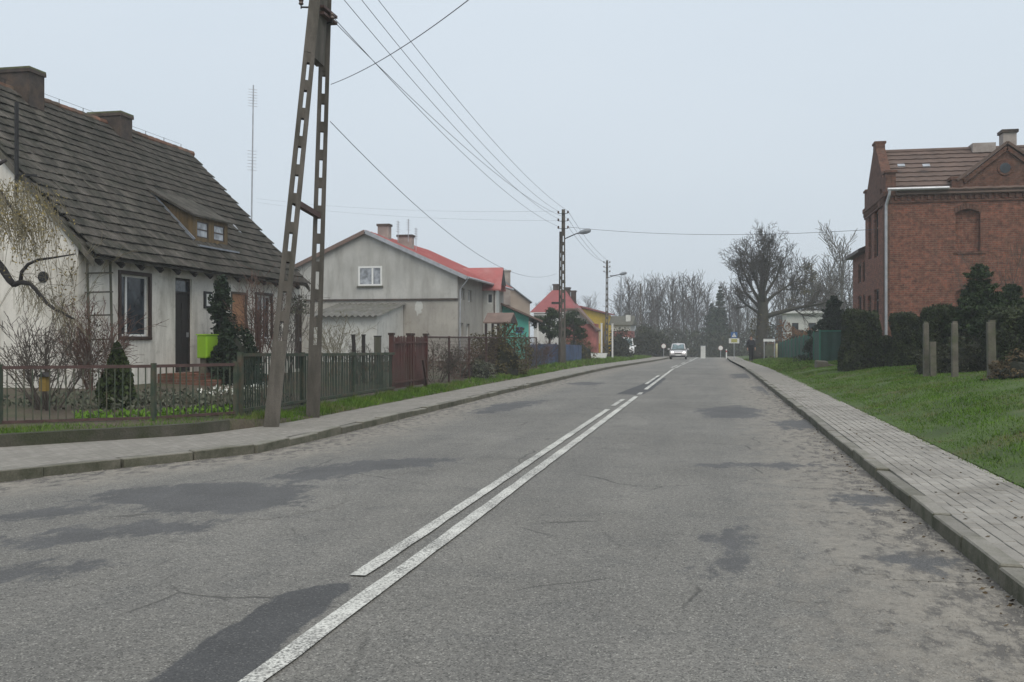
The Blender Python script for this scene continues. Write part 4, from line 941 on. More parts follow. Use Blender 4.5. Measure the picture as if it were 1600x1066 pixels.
# ------------------------------------------------------------------ houses further along on the left
def gable_house(label, t0, t1, s0, s1, ez, rz_, wallm, roofm, g, ov=.3, name='house', cat='house'):
    h = thing(name, label, cat, ((t0+t1)/2, (s0+s1)/2, g)); rt_ = (t0+t1)/2
    m = MB(); m.poly([(t0, s0, g-.6), (t1, s0, g-.6), (t1, s0, ez), (rt_, s0, rz_), (t0, s0, ez)]); m.poly([(t0, s1, g-.6), (t1, s1, g-.6), (t1, s1, ez), (rt_, s1, rz_), (t0, s1, ez)])
    m.poly([(t1, s0, g-.6), (t1, s1, g-.6), (t1, s1, ez), (t1, s0, ez)]); m.poly([(t0, s0, g-.6), (t0, s1, g-.6), (t0, s1, ez), (t0, s0, ez)]); m.build('wall', wallm, h)
    k_ = (rz_-ez)/(t1-rt_); e = ez-k_*ov
    m = MB(); m.prism([(t1+ov, s0-.2, e+.04), (rt_, s0-.2, rz_+.05), (t0-ov, s0-.2, e+.04), (t0-ov, s0-.2, e+.12), (rt_, s0-.2, rz_+.14), (t1+ov, s0-.2, e+.12)], (0, s1-s0+.4, 0)); m.build('roof', roofm, h); return h
s3 = 71.0; e3 = on_s(828, 472, s3); a3 = on_s(785, 428, s3)
t1_ = e3[0]; rt_ = t1_-(a3[1]-e3[1])/.80; 
h3 = gable_house('beige gabled house with steep roof and tall chimney beyond the red cross gable', 2*rt_-t1_, t1_, s3, s3+10, e3[1], a3[1]-.1, MAT['beige_wall'], MAT['lead'], .3, .15)
def spin(h, px, s_, ang):
    c = Vector((on_s(px, 500, s_)[0], s_, 0)); Rz = Matrix.Rotation(ang, 3, 'Z'); h.location = c+Rz@(h.location-c); h.rotation_euler.z = ang
m = MB(); ca, cb_ = on_s(785, 425, s3-.2), on_s(797, 425, s3-.2); m.box(ca[0], cb_[0], s3-.18, s3+.5, ca[1]-2.4, ca[1]); ch = m.build('chimney', MAT['chimney2'], h3)
m = MB(); m.box(ca[0]-.06, cb_[0]+.06, s3-.24, s3+.56, ca[1], ca[1]+.1); m.build('chimney_cap', MAT['chimney2'], ch)
spin(h3, 828, s3, math.radians(15))
s5 = 62.0; ea = on_s(847, 505, s5); eb = on_s(780, 476, s5); wl, wr = on_s(790, 520, s5)[0], on_s(826, 520, s5)[0]
h5 = thing('turquoise_cottage', 'low turquoise cottage with brown single pitch roof and blue window', 'house', ((wl+wr)/2, s5+3, .3))
kz = lambda x: eb[1]+(ea[1]-eb[1])*(x-eb[0])/(ea[0]-eb[0])
m = MB(); q = (on_s(806, 520, s5)[0], on_s(818, 520, s5)[0], on_s(812, 521, s5)[1], on_s(812, 511, s5)[1])
zt5 = min(kz(wr), q[3]+.35)
wall_panel(m, 's', s5, -1, wl-1.5, wr, -.3, zt5, [q], .1); m.poly([(wl-1.5, s5, zt5), (wr, s5, zt5), (wr, s5, kz(wr)), (wl-1.5, s5, kz(wl-1.5))])
m.poly([(wr, s5, -.3), (wr, s5+7, -.3), (wr, s5+7, kz(wr)), (wr, s5, kz(wr))]); m.build('wall', MAT['turq'], h5)
window(h5, 's', s5, -1, *q, MAT['sign_blue'], MAT['glass'], .06, .04, mull=((q[0]+q[1])/2,), trans=((q[2]+q[3])/2,))
m = MB(); m.prism([(eb[0]-1.5, s5-.5, kz(eb[0]-1.5)+.04), (ea[0], s5-.5, ea[1]+.04), (ea[0], s5-.5, ea[1]+.16), (eb[0]-1.5, s5-.5, kz(eb[0]-1.5)+.16)], (0, 8, 0)); m.build('roof', MAT['brownroof'], h5)
m = MB(); m.box(ea[0]-.35, ea[0]-.25, s5-.3, s5-.2, -.2, ea[1]+.02); m.build('post', MAT['white_paint'], h5)
spin(h5, 826, s5, math.radians(13))
# white house with hipped red roof
s4 = 86.0; L4, R4 = on_s(834, 487, s4)[0], on_s(897, 487, s4)[0]; E4 = on_s(860, 488, s4)[1]; A4 = on_s(875, 454, s4+3.2)[1]
h4 = thing('white_house', 'white house under a hipped dark red roof with three chimneys', 'house', ((L4+R4)/2, s4+3, 0)); sd4 = 5.6
m = MB(); wq = [(L4+(R4-L4)*a, L4+(R4-L4)*a+.8, E4-1.9, E4-.7) for a in (.18, .55, .75)]
wall_panel(m, 's', s4, -1, L4, R4, -1, E4, wq, .1); wall_panel(m, 't', R4, 1, s4, s4+sd4, -1, E4, [], .1); wall_panel(m, 't', L4, -1, s4, s4+sd4, -1, E4, [], .1); m.build('wall', MAT['clean_white'], h4)
for q in wq: window(h4, 's', s4, -1, *q, MAT['white_paint'], MAT['glass'], .06, .04, mull=((q[0]+q[1])/2,))
o4 = .3; rl, rr_ = (L4+R4)/2-.6, (L4+R4)/2+.6
vs = [(L4-o4, s4-o4, E4), (R4+o4, s4-o4, E4), (R4+o4, s4+sd4+o4, E4), (L4-o4, s4+sd4+o4, E4), (rl, s4+sd4/2, A4), (rr_, s4+sd4/2, A4)]
m = MB(); m.add(vs, [(0, 1, 5, 4), (1, 2, 5), (2, 3, 4, 5), (3, 0, 4), (0, 3, 2, 1)]); m.build('roof', MAT['darkred'], h4)
m = MB(); frame(m, 's', s4-o4, -1, L4-o4, R4+o4, E4-.25, E4-.01, .06, -.02, .1); m.build('fascia', MAT['white_paint'], h4)
for pa, pb_, yt in ((864, 872, 444), (881, 890, 449), (892, 899, 454)):
    a, b = on_s(pa, yt, s4+3), on_s(pb_, yt, s4+3); m = MB(); m.box(a[0], b[0], s4+3, s4+3.6, A4-1.6, a[1]-.12); c = m.build('chimney', MAT['chimney'], h4)
    m = MB(); m.box(a[0]-.05, b[0]+.05, s4+2.95, s4+3.65, a[1]-.12, a[1]); m.build('chimney_cap', MAT['chimney'], c)
m = MB(); a = on_s(864, 472, s4+1); m.box(a[0]-.1, a[0]+.9, s4+.8, s4+2.2, a[1]-.9, a[1]); m.build('roof_hatch', MAT['dark_wood'], h4)
# yellow walled house along the road, red outbuilding before it
ys0 = 92.6; yt = on_s(904, 481, ys0)[0]; yz = on_s(904, 481, ys0)[1]; ys1 = on_t(955, 481, yt)[0]
h6 = thing('yellow_house', 'long bright yellow walled house under a dark red roof edge', 'house', (yt-1, (ys0+ys1)/2, 0)); YW = [(ys0+6+i*5.5, ys0+7.2+i*5.5, 1.2, 2.6) for i in range(4)]
m = MB(); wall_panel(m, 't', yt, 1, ys0, ys1, -1.2, yz, YW, .12); m.poly([(yt, ys0, -1.2), (yt-2, ys0, -1.2), (yt-2, ys0, yz), (yt, ys0, yz)]); m.poly([(yt, ys1, -1.2), (yt-2, ys1, -1.2), (yt-2, ys1, yz), (yt, ys1, yz)]); m.build('wall', MAT['yellow'], h6)
for q in YW: window(h6, 't', yt, 1, *q, MAT['white_paint'], MAT['glass'], .06, .05, mull=((q[0]+q[1])/2,))
m = MB(); m.prism([(yt+.35, ys0-.2, yz+.0), (yt-2.3, ys0-.2, yz+.35), (yt-2.3, ys0-.2, yz+.5), (yt+.35, ys0-.2, yz+.16)], (0, ys1-ys0+.4, 0)); m.build('roof', MAT['darkred'], h6)
s6 = 79.0; q0, q1, q2 = on_s(884, 483, s6), on_s(903, 482, s6), on_s(935, 517, s6)
ho = thing('outbuilding', 'red walled outbuilding with slanting roof edge before the yellow house', 'outbuilding', ((q0[0]+q2[0])/2, s6+1.0, 0))
m = MB(); rb_ = on_s(905, 506, s6)[1]; m.box(q0[0], on_s(932, 520, s6)[0], s6, s6+1.6, -1, rb_); m.build('wall', MAT['redwall'], ho)
m = MB(); kq = on_s(924, 506, s6)[0]; m.prism([(q0[0], s6+.02, rb_), (kq, s6+.02, rb_), (q1[0], s6+.02, q1[1]-.12), (q0[0], s6+.02, q0[1]-.12)], (0, 1.5, 0)); m.build('gable', MAT['grey_wall2'], ho)  # grey face below the roof edge, shade put into its colour
m = MB(); m.beam((q1[0]-.05, s6+.7, q1[1]), (q2[0], s6+.7, q2[1]), 1.9, .14, side=(0, 1, 0)); m.build('roof', MAT['brownroof'], ho)
m = MB(); m.box(q0[0], q1[0], s6-.2, s6+1.6, q1[1]-.12, q1[1]+.02); m.build('flat_roof', MAT['brownroof'], ho)
for px in (940, 957):
    pz_ = at(px, 505, 78+(px-944)*.2); m = MB(); m.box(pz_.x-.06, pz_.x+.06, pz_.y-.06, pz_.y+.06, zr(78)-.2, at(px, 506, 78).z)
    o = thing('white_post', ('white post standing right behind the planter' if px == 940 else 'white post right of the slim lamp pole'), 'post', (pz_.x, pz_.y, 0), 'white posts before the yellow house'); m.build('shaft', MAT['white_paint'], o)
    m = MB(); m.obox((pz_.x, pz_.y, at(px, 506, 78).z+.02), (.16, .16, .05)); m.build('cap', MAT['white_paint'], o)
s7 = 112; l7, r7 = on_s(955, 500, s7)[0], on_s(985, 500, s7)[0]
h7 = thing('small_house', 'low red walled house with grey roof and white chimney behind the parked van', 'house', ((l7+r7)/2, s7+3, -.5))
m = MB(); m.box(l7, r7, s7, s7+6, -1.5, on_s(970, 517, s7)[1]); m.build('wall', MAT['redwall'], h7)
m = MB(); m.box(l7-.02, r7+.02, s7-.03, s7+6.03, on_s(970, 517, s7)[1], on_s(970, 508, s7)[1]); m.build('upper_wall', MAT['shed_wall'], h7)
zA, zB = on_s(970, 508, s7)[1], on_s(970, 493, s7)[1]; m = MB(); m.add([(l7-.3, s7-.3, zA), (r7+.3, s7-.3, zA), (r7+.3, s7+6.3, zA), (l7-.3, s7+6.3, zA), (l7-.3, s7+3, zB), (r7+.3, s7+3, zB)], [(0, 1, 5, 4), (2, 3, 4, 5), (1, 2, 5), (3, 0, 4), (0, 3, 2, 1)]); m.build('roof', MAT['greywood'], h7)
m = MB(); m.box(r7-.6, r7-.1, s7+1, s7+1.6, zA, on_s(983, 492, s7)[1]); m.build('chimney', MAT['clean_white'], h7)

# ------------------------------------------------------------------ red brick house (right)
BX = 6.8; bs0 = on_t(1385, 400, BX)[0]; bs1 = on_t(1352, 400, BX)[0]; bxr = on_s(1760, 400, bs0)[0]; bg = .8
BEZ = on_s(1440, 298, bs0)[1]; bmid = (bs0+bs1)/2; BRZ = on_s(1450, 236, bmid)[1]
hb = thing('brick_house', 'large red brick house with stepped gable, round window and brown tiled roof', 'house', ((BX+bxr)/2, bmid, bg))
n1 = (on_s(1493, 395, bs0)[0], on_s(1532, 395, bs0)[0], on_s(1510, 393, bs0)[1], on_s(1510, 326, bs0)[1])
n2 = (n1[0], n1[1], on_s(1510, 520, bs0)[1], on_s(1510, 450, bs0)[1])
n3 = tuple(x+ (on_s(1652, 395, bs0)[0]-n1[0] if i < 2 else 0) for i, x in enumerate(n1))
m = MB(); wall_panel(m, 's', bs0, -1, BX, bxr, bg-1.2, BEZ+.05, [n1, n2, n3], .20)
SW = []
for pa, pb_, yt, yb in ((1357, 1361.5, 338, 405), (1366, 1372, 330, 402), (1356, 1361, 462, 496), (1366, 1373, 452, 500)):
    SW.append((on_t(pb_, yt, BX)[0], on_t(pa, yt, BX)[0], on_t((pa+pb_)/2, yb, BX)[1], on_t((pa+pb_)/2, yt, BX)[1]))
wall_panel(m, 't', BX, -1, bs0, bs1, bg-1.2, BEZ+.05, SW, .16)
m.poly([(BX, bs1, bg-1.2), (bxr, bs1, bg-1.2), (bxr, bs1, BEZ), (BX, bs1, BEZ)]); m.poly([(bxr, bs0, bg-1.2), (bxr, bs1, bg-1.2), (bxr, bs1, BEZ), (bxr, bs0, BEZ)])
m.build('wall', MAT['brick'], hb)
def arch(mb, a0, a1, z1, pl, rise, axis='s', n=-1, th=.1):
    """fill the corners of a rectangular opening so that its head becomes a flat arch"""
    N = 8; c = (a0+a1)/2; w_ = (a1-a0)/2
    for i in range(N):
        u0, u1 = a0+(a1-a0)*i/N, a0+(a1-a0)*(i+1)/N; y0 = z1-rise*((u0-c)/w_)**2; y1 = z1-rise*((u1-c)/w_)**2
        pts = [(u0, y0), (u1, y1), (u1, z1), (u0, z1)]
        if axis == 's': mb.prism([(u, pl+.001, z) for u, z in pts], (0, th, 0))
        else: mb.prism([(pl+.001, u, z) for u, z in pts], (th, 0, 0))
for q in (n1, n2, n3): m = MB(); bar(m, 's', bs0, -1, q[0]-.02, q[1]+.02, q[2]-.02, q[3]+.02, .20, .24); arch(m, q[0], q[1], q[3], bs0, .16, th=.2); m.build('blind_window', MAT['brick'], hb)
for q in (n1, n3):
    m = MB()
    m.box(q[0]-.06, q[1]+.2, bs0-.05, bs0+.05, q[2]-.09, q[2]-.01)
    N = 9; c = (q[0]+q[1])/2
    for i in range(N):
        u = q[0]-.05+(q[1]-q[0]+.1)*(i+.5)/N; z = q[3]+.1-.16*((u-c)/((q[1]-q[0])/2))**2
        m.obox((u, bs0-.012, z), (.1, .03, .22), (0, (u-c)*.35, 0))
    tag(m.build('window_trim', MAT['brick_dark'], hb), kind='stuff')
for q in SW: window(hb, 't', BX, -1, *q, MAT['brown_frame'], MAT['glass'], .07, .1, trans=(q[2]+.65*(q[3]-q[2]),))
# corner pier, cornice, dentils
m = MB(); m.box(BX-.06, BX+.12, bs0-.05, bs0+.5, bg-1.2, BEZ-.45); m.build('corner_pier', MAT['brick_dark'], hb)
zc = on_s(1500, 303, bs0)[1]
m = MB(); m.box(BX-.02, bxr, bs0-.10, bs0, zc-.02, zc+.10); m.box(BX-.02, bxr, bs0-.05, bs0, zc-.30, zc-.22); m.box(BX-.12, BX, bs0-.10, bs1+.05, zc-.02, zc+.16); m.box(BX-.06, BX, bs0, bs1, zc-.30, zc-.22)
m.build('cornice', MAT['brick_dark'], hb)
m = MB(); x = BX+.05
while x < bxr: m.box(x, x+.12, bs0-.075, bs0, zc-.20, zc-.022); x += .25
y = bs0+.1
while y < bs1: m.box(BX-.085, BX, y, y+.12, zc-.20, zc-.022); y += .25
tag(m.build('dentils', MAT['brick_dark'], hb), kind='stuff')
# road side gable with stepped parapet
m = MB(); th = .35
prof = [(bs0-.02, BEZ-.2), (bs0-.02, BEZ+.75), (bs0+.55, BEZ+.75), (bs0+.55, BEZ+.55), (bmid-.35, BRZ+.12), (bmid-.35, BRZ+.34), (bmid+.35, BRZ+.34), (bmid+.35, BRZ+.12), (bs1-.55, BEZ+.55), (bs1-.55, BEZ+.75), (bs1+.02, BEZ+.75), (bs1+.02, BEZ-.2)]
m.prism([(BX+th, y, z) for y, z in prof], (-th-.03, 0, 0)); pg = m.build('stepped_gable', MAT['brick_dark'], hb)
for y, z in ((bs0+.26, BEZ+.75), (bmid, BRZ+.34), (bs1-.26, BEZ+.75)): m = MB(); m.box(BX-.08, BX+th+.05, y-.36, y+.36, z, z+.09); m.build('coping', MAT['brick_dark'], pg)
m = MB(); m.box(BX-.1, BX-.03, bs0+1, bs0+1.5, BEZ-.5, BEZ+.25); m.build('corbel', MAT['brick_dark'], pg)
# roof as stepped courses
NR = 9
kx = lambda u: (bs0-.18+(bmid-bs0+.18)*u, BEZ-.04+(BRZ-BEZ+.04)*u)
rb = MB(); rb.prism([(BX+th, bs0-.18, BEZ-.1), (BX+th, bmid, BRZ-.06), (BX+th, bs1+.18, BEZ-.1), (BX+th, bs1+.18, BEZ-.16), (BX+th, bmid, BRZ-.14), (BX+th, bs0-.18, BEZ-.16)], (bxr-BX-th, 0, 0))
rfb = rb.build('roof', MAT['rooftile2'], hb)
nrm = Vector((0, -(BRZ-BEZ+.04), (bmid-bs0+.18))).normalized()
for i in range(NR):
    (y0, z0), (y1, z1) = kx(i/NR), kx((i+1)/NR+.015); n3_ = nrm
    m = MB(); x = BX+th; nn = int((bxr-BX-th)/.23)
    for j in range(nn+1):
        xa = x+(bxr-BX-th)*j/nn
    xs = [BX+th+(bxr-BX-th)*j/nn for j in range(nn+1)]; v = []; f = []
    for j, xa in enumerate(xs):
        wv = .012 if j % 2 else -.008
        v += [Vector((xa, y0, z0))-n3_*.02, Vector((xa, y0, z0))+n3_*(.05+wv), Vector((xa, y1, z1))+n3_*(.0+wv*.5)]
    for j in range(nn): f += [(3*j, 3*j+3, 3*j+4, 3*j+1), (3*j+1, 3*j+4, 3*j+5, 3*j+2)]
    m.add(v, f); m.build('tile_course', MAT['rooftile2'], rfb)
m = MB(); m.tube([(BX+th, bmid, BRZ-.0), (bxr, bmid, BRZ-.0)], .11, 8); m.build('ridge', MAT['rooftile2'], rfb)
for px in (1407, 1446): p = on_s(px, 259, bs0+1.2); m = MB(); m.obox((p[0], bs0+1.05, p[1]-.02), (.28, .22, .05), (.6, 0, 0)); m.build('roof_vent', MAT['zinc'], rfb)
g0, g1 = on_s(1387, 294, bs0-.25)[0], on_s(1483, 294, bs0-.25)[0]; gzz = on_s(1430, 295, bs0-.25)[1]
m = MB(); m.tube([(g0, bs0-.28, gzz), (g1, bs0-.28, gzz)], .065, 8); gt = m.build('gutter', MAT['zinc'], hb)
dz = lambda y: on_s(1384, y, bs0)[1]
dx = on_s(1384.5, 400, bs0-.1)[0]
m = MB(); m.tube([(g0+.08, bs0-.28, gzz-.04), (g0+.06, bs0-.26, gzz-.2), (dx, bs0-.12, gzz-.62), (dx, bs0-.11, gzz-.8), (dx, bs0-.11, bg-.4)], .055, 8); m.build('downpipe', MAT['zinc'], hb)
# small central gable with the round window
cx_ = on_s(1573, 222, bs0)[0]; gtop = on_s(1573, 226, bs0)[1]; gl = on_s(1490, 290, bs0)[0]; hw = cx_-gl
m = MB(); prof = [(cx_-hw, BEZ-.1), (cx_-hw, BEZ+.28), (cx_-hw+.25, BEZ+.28), (cx_, gtop), (cx_+hw-.25, BEZ+.28), (cx_+hw, BEZ+.28), (cx_+hw, BEZ-.1)]
m.prism([(x, bs0-.02, z) for x, z in prof], (0, .3, 0)); cg = m.build('gable', MAT['brick_dark'], hb)
for sg in (-1, 1):
    m = MB(); m.beam((cx_+sg*(hw-.1), bs0+.05, BEZ+.36), (cx_, bs0+.05, gtop+.08), .42, .10); m.build('coping', MAT['rooftile2'], cg)
    m = MB(); m.beam((cx_+sg*(hw-.35), bs0-.06, BEZ+.30), (cx_, bs0-.06, gtop-.14), .09, .16); m.build('verge_moulding', MAT['brick_dark'], cg)
m = MB(); m.box(cx_-hw-.08, cx_-hw+.32, bs0-.1, bs0+.4, BEZ-.1, BEZ+.5); m.box(cx_-hw-.14, cx_-hw+.38, bs0-.14, bs0+.44, BEZ+.38, BEZ+.5); m.build('kneeler', MAT['brick_dark'], cg)
rw = on_s(1570, 263, bs0); m = MB(); m.tube([(rw[0], bs0-.06, rw[1]), (rw[0], bs0-.02, rw[1])], .28, 18); m.build('window_ring', MAT['brick_dark'], cg)
m = MB(); m.tube([(rw[0], bs0-.075, rw[1]), (rw[0], bs0-.055, rw[1])], .20, 16); m.build('round_pane', MAT['glass'], cg)
vs = [(cx_-hw+.1, bs0, BEZ+.2), (cx_, bs0, gtop-.02), (cx_+hw-.1, bs0, BEZ+.2)]
m = MB(); m.add([(cx_-hw+.1, bs0+.2, BEZ+.22), (cx_, bs0+.2, gtop), (cx_+hw-.1, bs0+.2, BEZ+.22), (cx_, bmid+.3, gtop)], [(0, 1, 3), (1, 2, 3)]); m.build('gable_roof', MAT['rooftile2'], cg)
c0, c1 = on_s(1564, 203, bs0+.4)[0], on_s(1590, 203, bs0+.4)[0]; ct = on_s(1577, 203, bs0+.4)[1]
m = MB(); m.box(c0+.06, c1-.06, bs0+.3, bs0+.9, gtop-.8, ct-.12); c = m.build('chimney', MAT['chimney2'], hb)
m = MB(); m.box(c0, c1, bs0+.24, bs0+.96, ct-.12, ct); m.build('chimney_cap', MAT['chimney'], c)
m = MB(); a, b = on_s(1516, 228, bmid)[0], on_s(1552, 228, bmid)[0]; m.box(a, b, bmid-.4, bmid+.4, BRZ-.2, on_s(1530, 226, bmid)[1]); m.build('ridge_box', MAT['chimney2'], hb)
# lower rear wing
as1 = on_t(1331, 420, BX)[0]; wz0 = on_t(1331, 402, BX)[1]; wz1 = on_t(1352, 386, BX)[1]
m = MB(); AW = []
for pa, pb_, yt, yb in ((1341, 1345, 412, 442), (1348, 1351.5, 408, 440), (1341, 1346, 462, 492), (1348.5, 1352, 460, 492)): AW.append((on_t(pb_, yt, BX+.05)[0]+.02, on_t(pa, yt, BX+.05)[0], on_t((pa+pb_)/2, yb, BX)[1], on_t((pa+pb_)/2, yt, BX)[1]))
wall_panel(m, 't', BX+.05, -1, bs1+.02, as1, bg-1.2, wz0-.05, AW, .12); m.poly([(BX+.05, as1, bg-1.2), (BX+6, as1, bg-1.2), (BX+6, as1, wz0), (BX+.05, as1, wz0)])
m.build('rear_wing', MAT['brick'], hb)
for q in AW: window(hb, 't', BX+.05, -1, *q, MAT['brown_frame'], MAT['glass'], .06, .06)
m = MB(); m.prism([(BX-.3, bs1+.03, wz0+.02), (BX+3, bs1+.03, wz0+1.5), (BX+6, bs1+.03, wz0+.02), (BX+6, bs1+.03, wz0-.1), (BX-.3, bs1+.03, wz0-.12)], (0, as1-bs1+.3, 0)); m.build('wing_roof', MAT['brown_frame'], hb)

# ------------------------------------------------------------------ fences on the left
def run(pts):
    out_ = []; d = 0
    for a, b in zip(pts[:-1], pts[1:]): out_.append((d, Vector(a), Vector(b), (Vector(b)-Vector(a)).length)); d += out_[-1][3]
    return out_, d
def pt_on(r_, d):
    for d0, a, b, l in r_:
        if d <= d0+l+1e-6: return a.lerp(b, (d-d0)/l), (b-a).normalized()
    d0, a, b, l = r_[-1]; return b, (b-a).normalized()
PL = [(-16.5, 9.4), (-12.9, 12.0), (-10.75, 13.43), (-8.93, 14.72), (-8.16, 16.05)]
wl_ = thing('plinth_wall', 'low mossy concrete plinth wall along the inner edge of the pavement', 'wall', (-9.6, 12, .12))
ps_ = [s for s in np.arange(4.5, 15.7, .7)]
for a, b in zip(ps_[:-1], ps_[1:]):
    m = MB(); ta, tb = tI(a), tI(b); m.add([(ta, a, .0), (tb, b, .0), (tb-.12, b+.16, .0), (ta-.12, a+.16, .0), (ta-.02, a, .29), (tb-.02, b, .29), (tb-.12, b+.16, .29), (ta-.12, a+.16, .29)],
      [(0, 3, 2, 1), (4, 5, 6, 7), (0, 1, 5, 4), (1, 2, 6, 5), (2, 3, 7, 6), (3, 0, 4, 7)]); m.build('plinth_block', MAT['plinth'], wl_)
f1 = thing('front_garden_fence', 'rusty green iron bar fence on the plinth before the old house', 'fence', (-10.75, 13.43, .3))
r1, L1 = run([Vector((x, y, 0)) for x, y in PL])
bm1 = MB(); bm1.box(-.009, .009, -.009, .009, .0, .86); FB = meshof(bm1, 'fence_bar', MAT['green_fence2'])
d = .05
while d < L1:
    p, dd = pt_on(r1, d); x, y, Z = pix((p.x, p.y, 1))
    piece('fence_bar', FB, f1, (p.x, p.y, .30), (rng.uniform(-.01, .01), rng.uniform(-.012, .012), math.atan2(dd.y, dd.x))); d += .118
for (d0, a, b, l) in r1:
    for z, w_, mt_ in ((1.17, .05, MAT['rust_rail']), (.33, .045, MAT['rust_rail'])):
        m = MB(); m.beam((a.x, a.y, z), (b.x, b.y, z), .035, w_); m.build('rail', mt_, f1)
for x, y in PL[1:]:
    m = MB(); m.box(x-.035, x+.035, y-.035, y+.035, .1, 1.22); m.build('post', MAT['green_fence2'], f1)
GP = (-8.13, 16.2)
f2 = thing('slatted_fence', 'taller dark green slatted metal fence running behind the big concrete pole', 'fence', (-8.15, 20, .25))
FE = 24.7
def fence_top(s): return float(ip(s, [16, 20, 25], [1.34, 1.28, 1.24]))
d2 = MB(); d2.box(-.006, .006, -.020, .020, 0, 1); FB2 = meshof(d2, 'slat', MAT['green_fence'])
s = GP[1]+.1
while s < FE-.05:
    piece('slat', FB2, f2, (-8.15, s, .30), (rng.uniform(-.01, .01), rng.uniform(-.01, .01), rng.uniform(-.08, .08)), (1, 1, fence_top(s)-.32)); s += .095
for s0_, s1_ in zip([GP[1], 18.9, 21.8], [18.9, 21.8, FE]):
    m = MB(); m.beam((-8.12, s0_, fence_top(s0_)), (-8.12, s1_, fence_top(s1_)), .05, .06); m.build('rail', MAT['green_fence2'], f2)
    m = MB(); m.beam((-8.12, s0_, .36), (-8.12, s1_, .36), .04, .05); m.build('rail', MAT['green_fence2'], f2)
    m = MB(); m.box(-8.19, -8.11, s0_-.04, s0_+.04, -.1, fence_top(s0_)+.05); m.build('post', MAT['green_fence2'], f2)
m = MB(); m.box(-8.28, -8.06, GP[1]+.05, 19.6, -.1, .28); m.build('footing', MAT['plinth'], f2)
fg = thing('oxblood_gate', 'oxblood red double gate of upright metal strips with tall posts', 'gate', (-8.2, 26.3, .25)); GE = 27.9
zt = lambda s: 1.66
bmr = MB(); bmr.box(-.008, .008, -.036, .036, 0, 1); GB = meshof(bmr, 'slat', MAT['red_gate'])
s = FE+.1
while s < GE-.05:
    piece('slat', GB, fg, (-8.2, s, .32), (0, rng.uniform(-.015, .015), rng.uniform(-.05, .05)), (1, 1, 1.36+rng.uniform(-.03, .03))); s += .083
for s_ in (FE+.04, (FE+GE)/2-.02, (FE+GE)/2+.22, GE-.02):
    m = MB(); m.box(-8.26, -8.15, s_-.05, s_+.05, -.1, 1.72); p_ = m.build('post', MAT['red_gate'], fg)
    m = MB(); m.box(-8.28, -8.13, s_-.07, s_+.07, 1.72, 1.78); m.build('post_cap', MAT['brown_frame'], p_)
for z in (.45, 1.5): m = MB(); m.box(-8.18, -8.145, FE+.1, GE-.08, z, z+.05); m.build('rail', MAT['red_gate'], fg)
m = MB(); m.beam((-8.13, GE-.2, .3), (-7.95, GE-1.2, 1.05), .05, .05); m.build('prop', MAT['rust_rail'], fg)
fmf = thing('mesh_fence', 'rusty wire mesh fence with thin posts beyond the oxblood gate', 'fence', (-8.25, 37, .2)); ME = 46.5
for s in np.arange(GE+.1, ME+.1, 2.65):
    m = MB(); m.box(-8.28, -8.22, s-.03, s+.03, zr(s)-.1, 1.72); m.build('post', MAT['rust_rail'], fmf)
m = MB(); m.tube([(-8.25, GE, 1.68), (-8.25, ME, 1.70)], .025, 5); m.build('rail', MAT['rust_rail'], fmf)
m = MB(); z = .25; 
n = int((ME-GE)/.10)
for i in range(n):
    y = GE+i*.10; m.box(-8.254, -8.250, y-.004, y+.004, .2, 1.68)
for z in np.arange(.25, 1.68, .10): m.box(-8.259, -8.255, GE, ME, z-.003, z+.003)
tag(m.build('mesh', MAT['rust_rail'], fmf), kind='stuff')
fbl = thing('blue_fence', 'faded blue boarded fence behind the second lamp pole', 'fence', (-8.65, 56, .1)); bb = MB(); bb.box(-.012, .012, -.065, .065, 0, 1); BBM = meshof(bb, 'board', MAT['blue_fence'])
s = ME+.6
while s < 66: piece('board', BBM, fbl, (-8.65, s, zr(s)+.1), (0, rng.uniform(-.01, .01), 0), (1, 1, 1.28+rng.uniform(-.03, .03)-(s-47)*.004)); s += .145
for z in (.4, 1.1): m = MB(); m.beam((-8.68, ME+.55, z), (-8.68, 66, z-.05), .04, .06); m.build('rail', MAT['blue_fence'], fbl)
s = ME+.6
while s < 66.5: m = MB(); m.box(-8.74, -8.67, s-.04, s+.04, zr(s)-.2, 1.42); m.build('post', MAT['rust_rail'], fbl); s += 2.8

# ------------------------------------------------------------------ concrete poles, lamps, wires
def slotted(mb, p, q, w0, w1, d0, d1, z0, z1, pitch=.53, gap=.34, turn=0.0):
    """reinforced pole leg: solid foot, then two flanges tied by rungs with open slots"""
    p = Vector(p); q = Vector(q); ax = (q-p); H = ax.length; SD = Vector((math.cos(turn), math.sin(turn), 0))
    P = lambda h: p+ax*(h/H); Wd = lambda h: w0+(w1-w0)*h/H; D = lambda h: d0+(d1-d0)*h/H
    mb.beam(P(0), P(z0), Wd(0), D(0), Wd(z0), D(z0), side=SD)
    for sg in (-1, 1):
        mb.beam(P(z0)+SD*(sg*Wd(z0)*.315), P(z1)+SD*(sg*Wd(z1)*.315), Wd(z0)*.37, D(z0), Wd(z1)*.37, D(z1), side=SD)
    h = z0
    while h < z1-.05:
        mb.beam(P(h+gap), P(min(h+pitch, z1)), Wd(h+gap)*.27, D(h+gap)*.8, side=SD); h += pitch
    if H-z1 > .05: mb.beam(P(z1), P(H), Wd(z1), D(z1), Wd(H), D(H), side=SD)
pa = thing('concrete_pole', 'tall A-shaped concrete utility pole with slotted legs nearest the camera', 'utility pole', (-7.42, 17, .1))
m = MB(); slotted(m, (-7.38, 15.75, -.1), (-7.13, 17.35, 8.9), .255, .19, .16, .13, 1.7, 7.0, turn=.40); m.build('leg', MAT['concrete'], pa)
m = MB(); slotted(m, (-7.50, 17.86, -.1), (-7.17, 17.82, 9.1), .255, .19, .16, .13, 1.6, 6.8, turn=.40); m.build('leg', MAT['concrete'], pa)
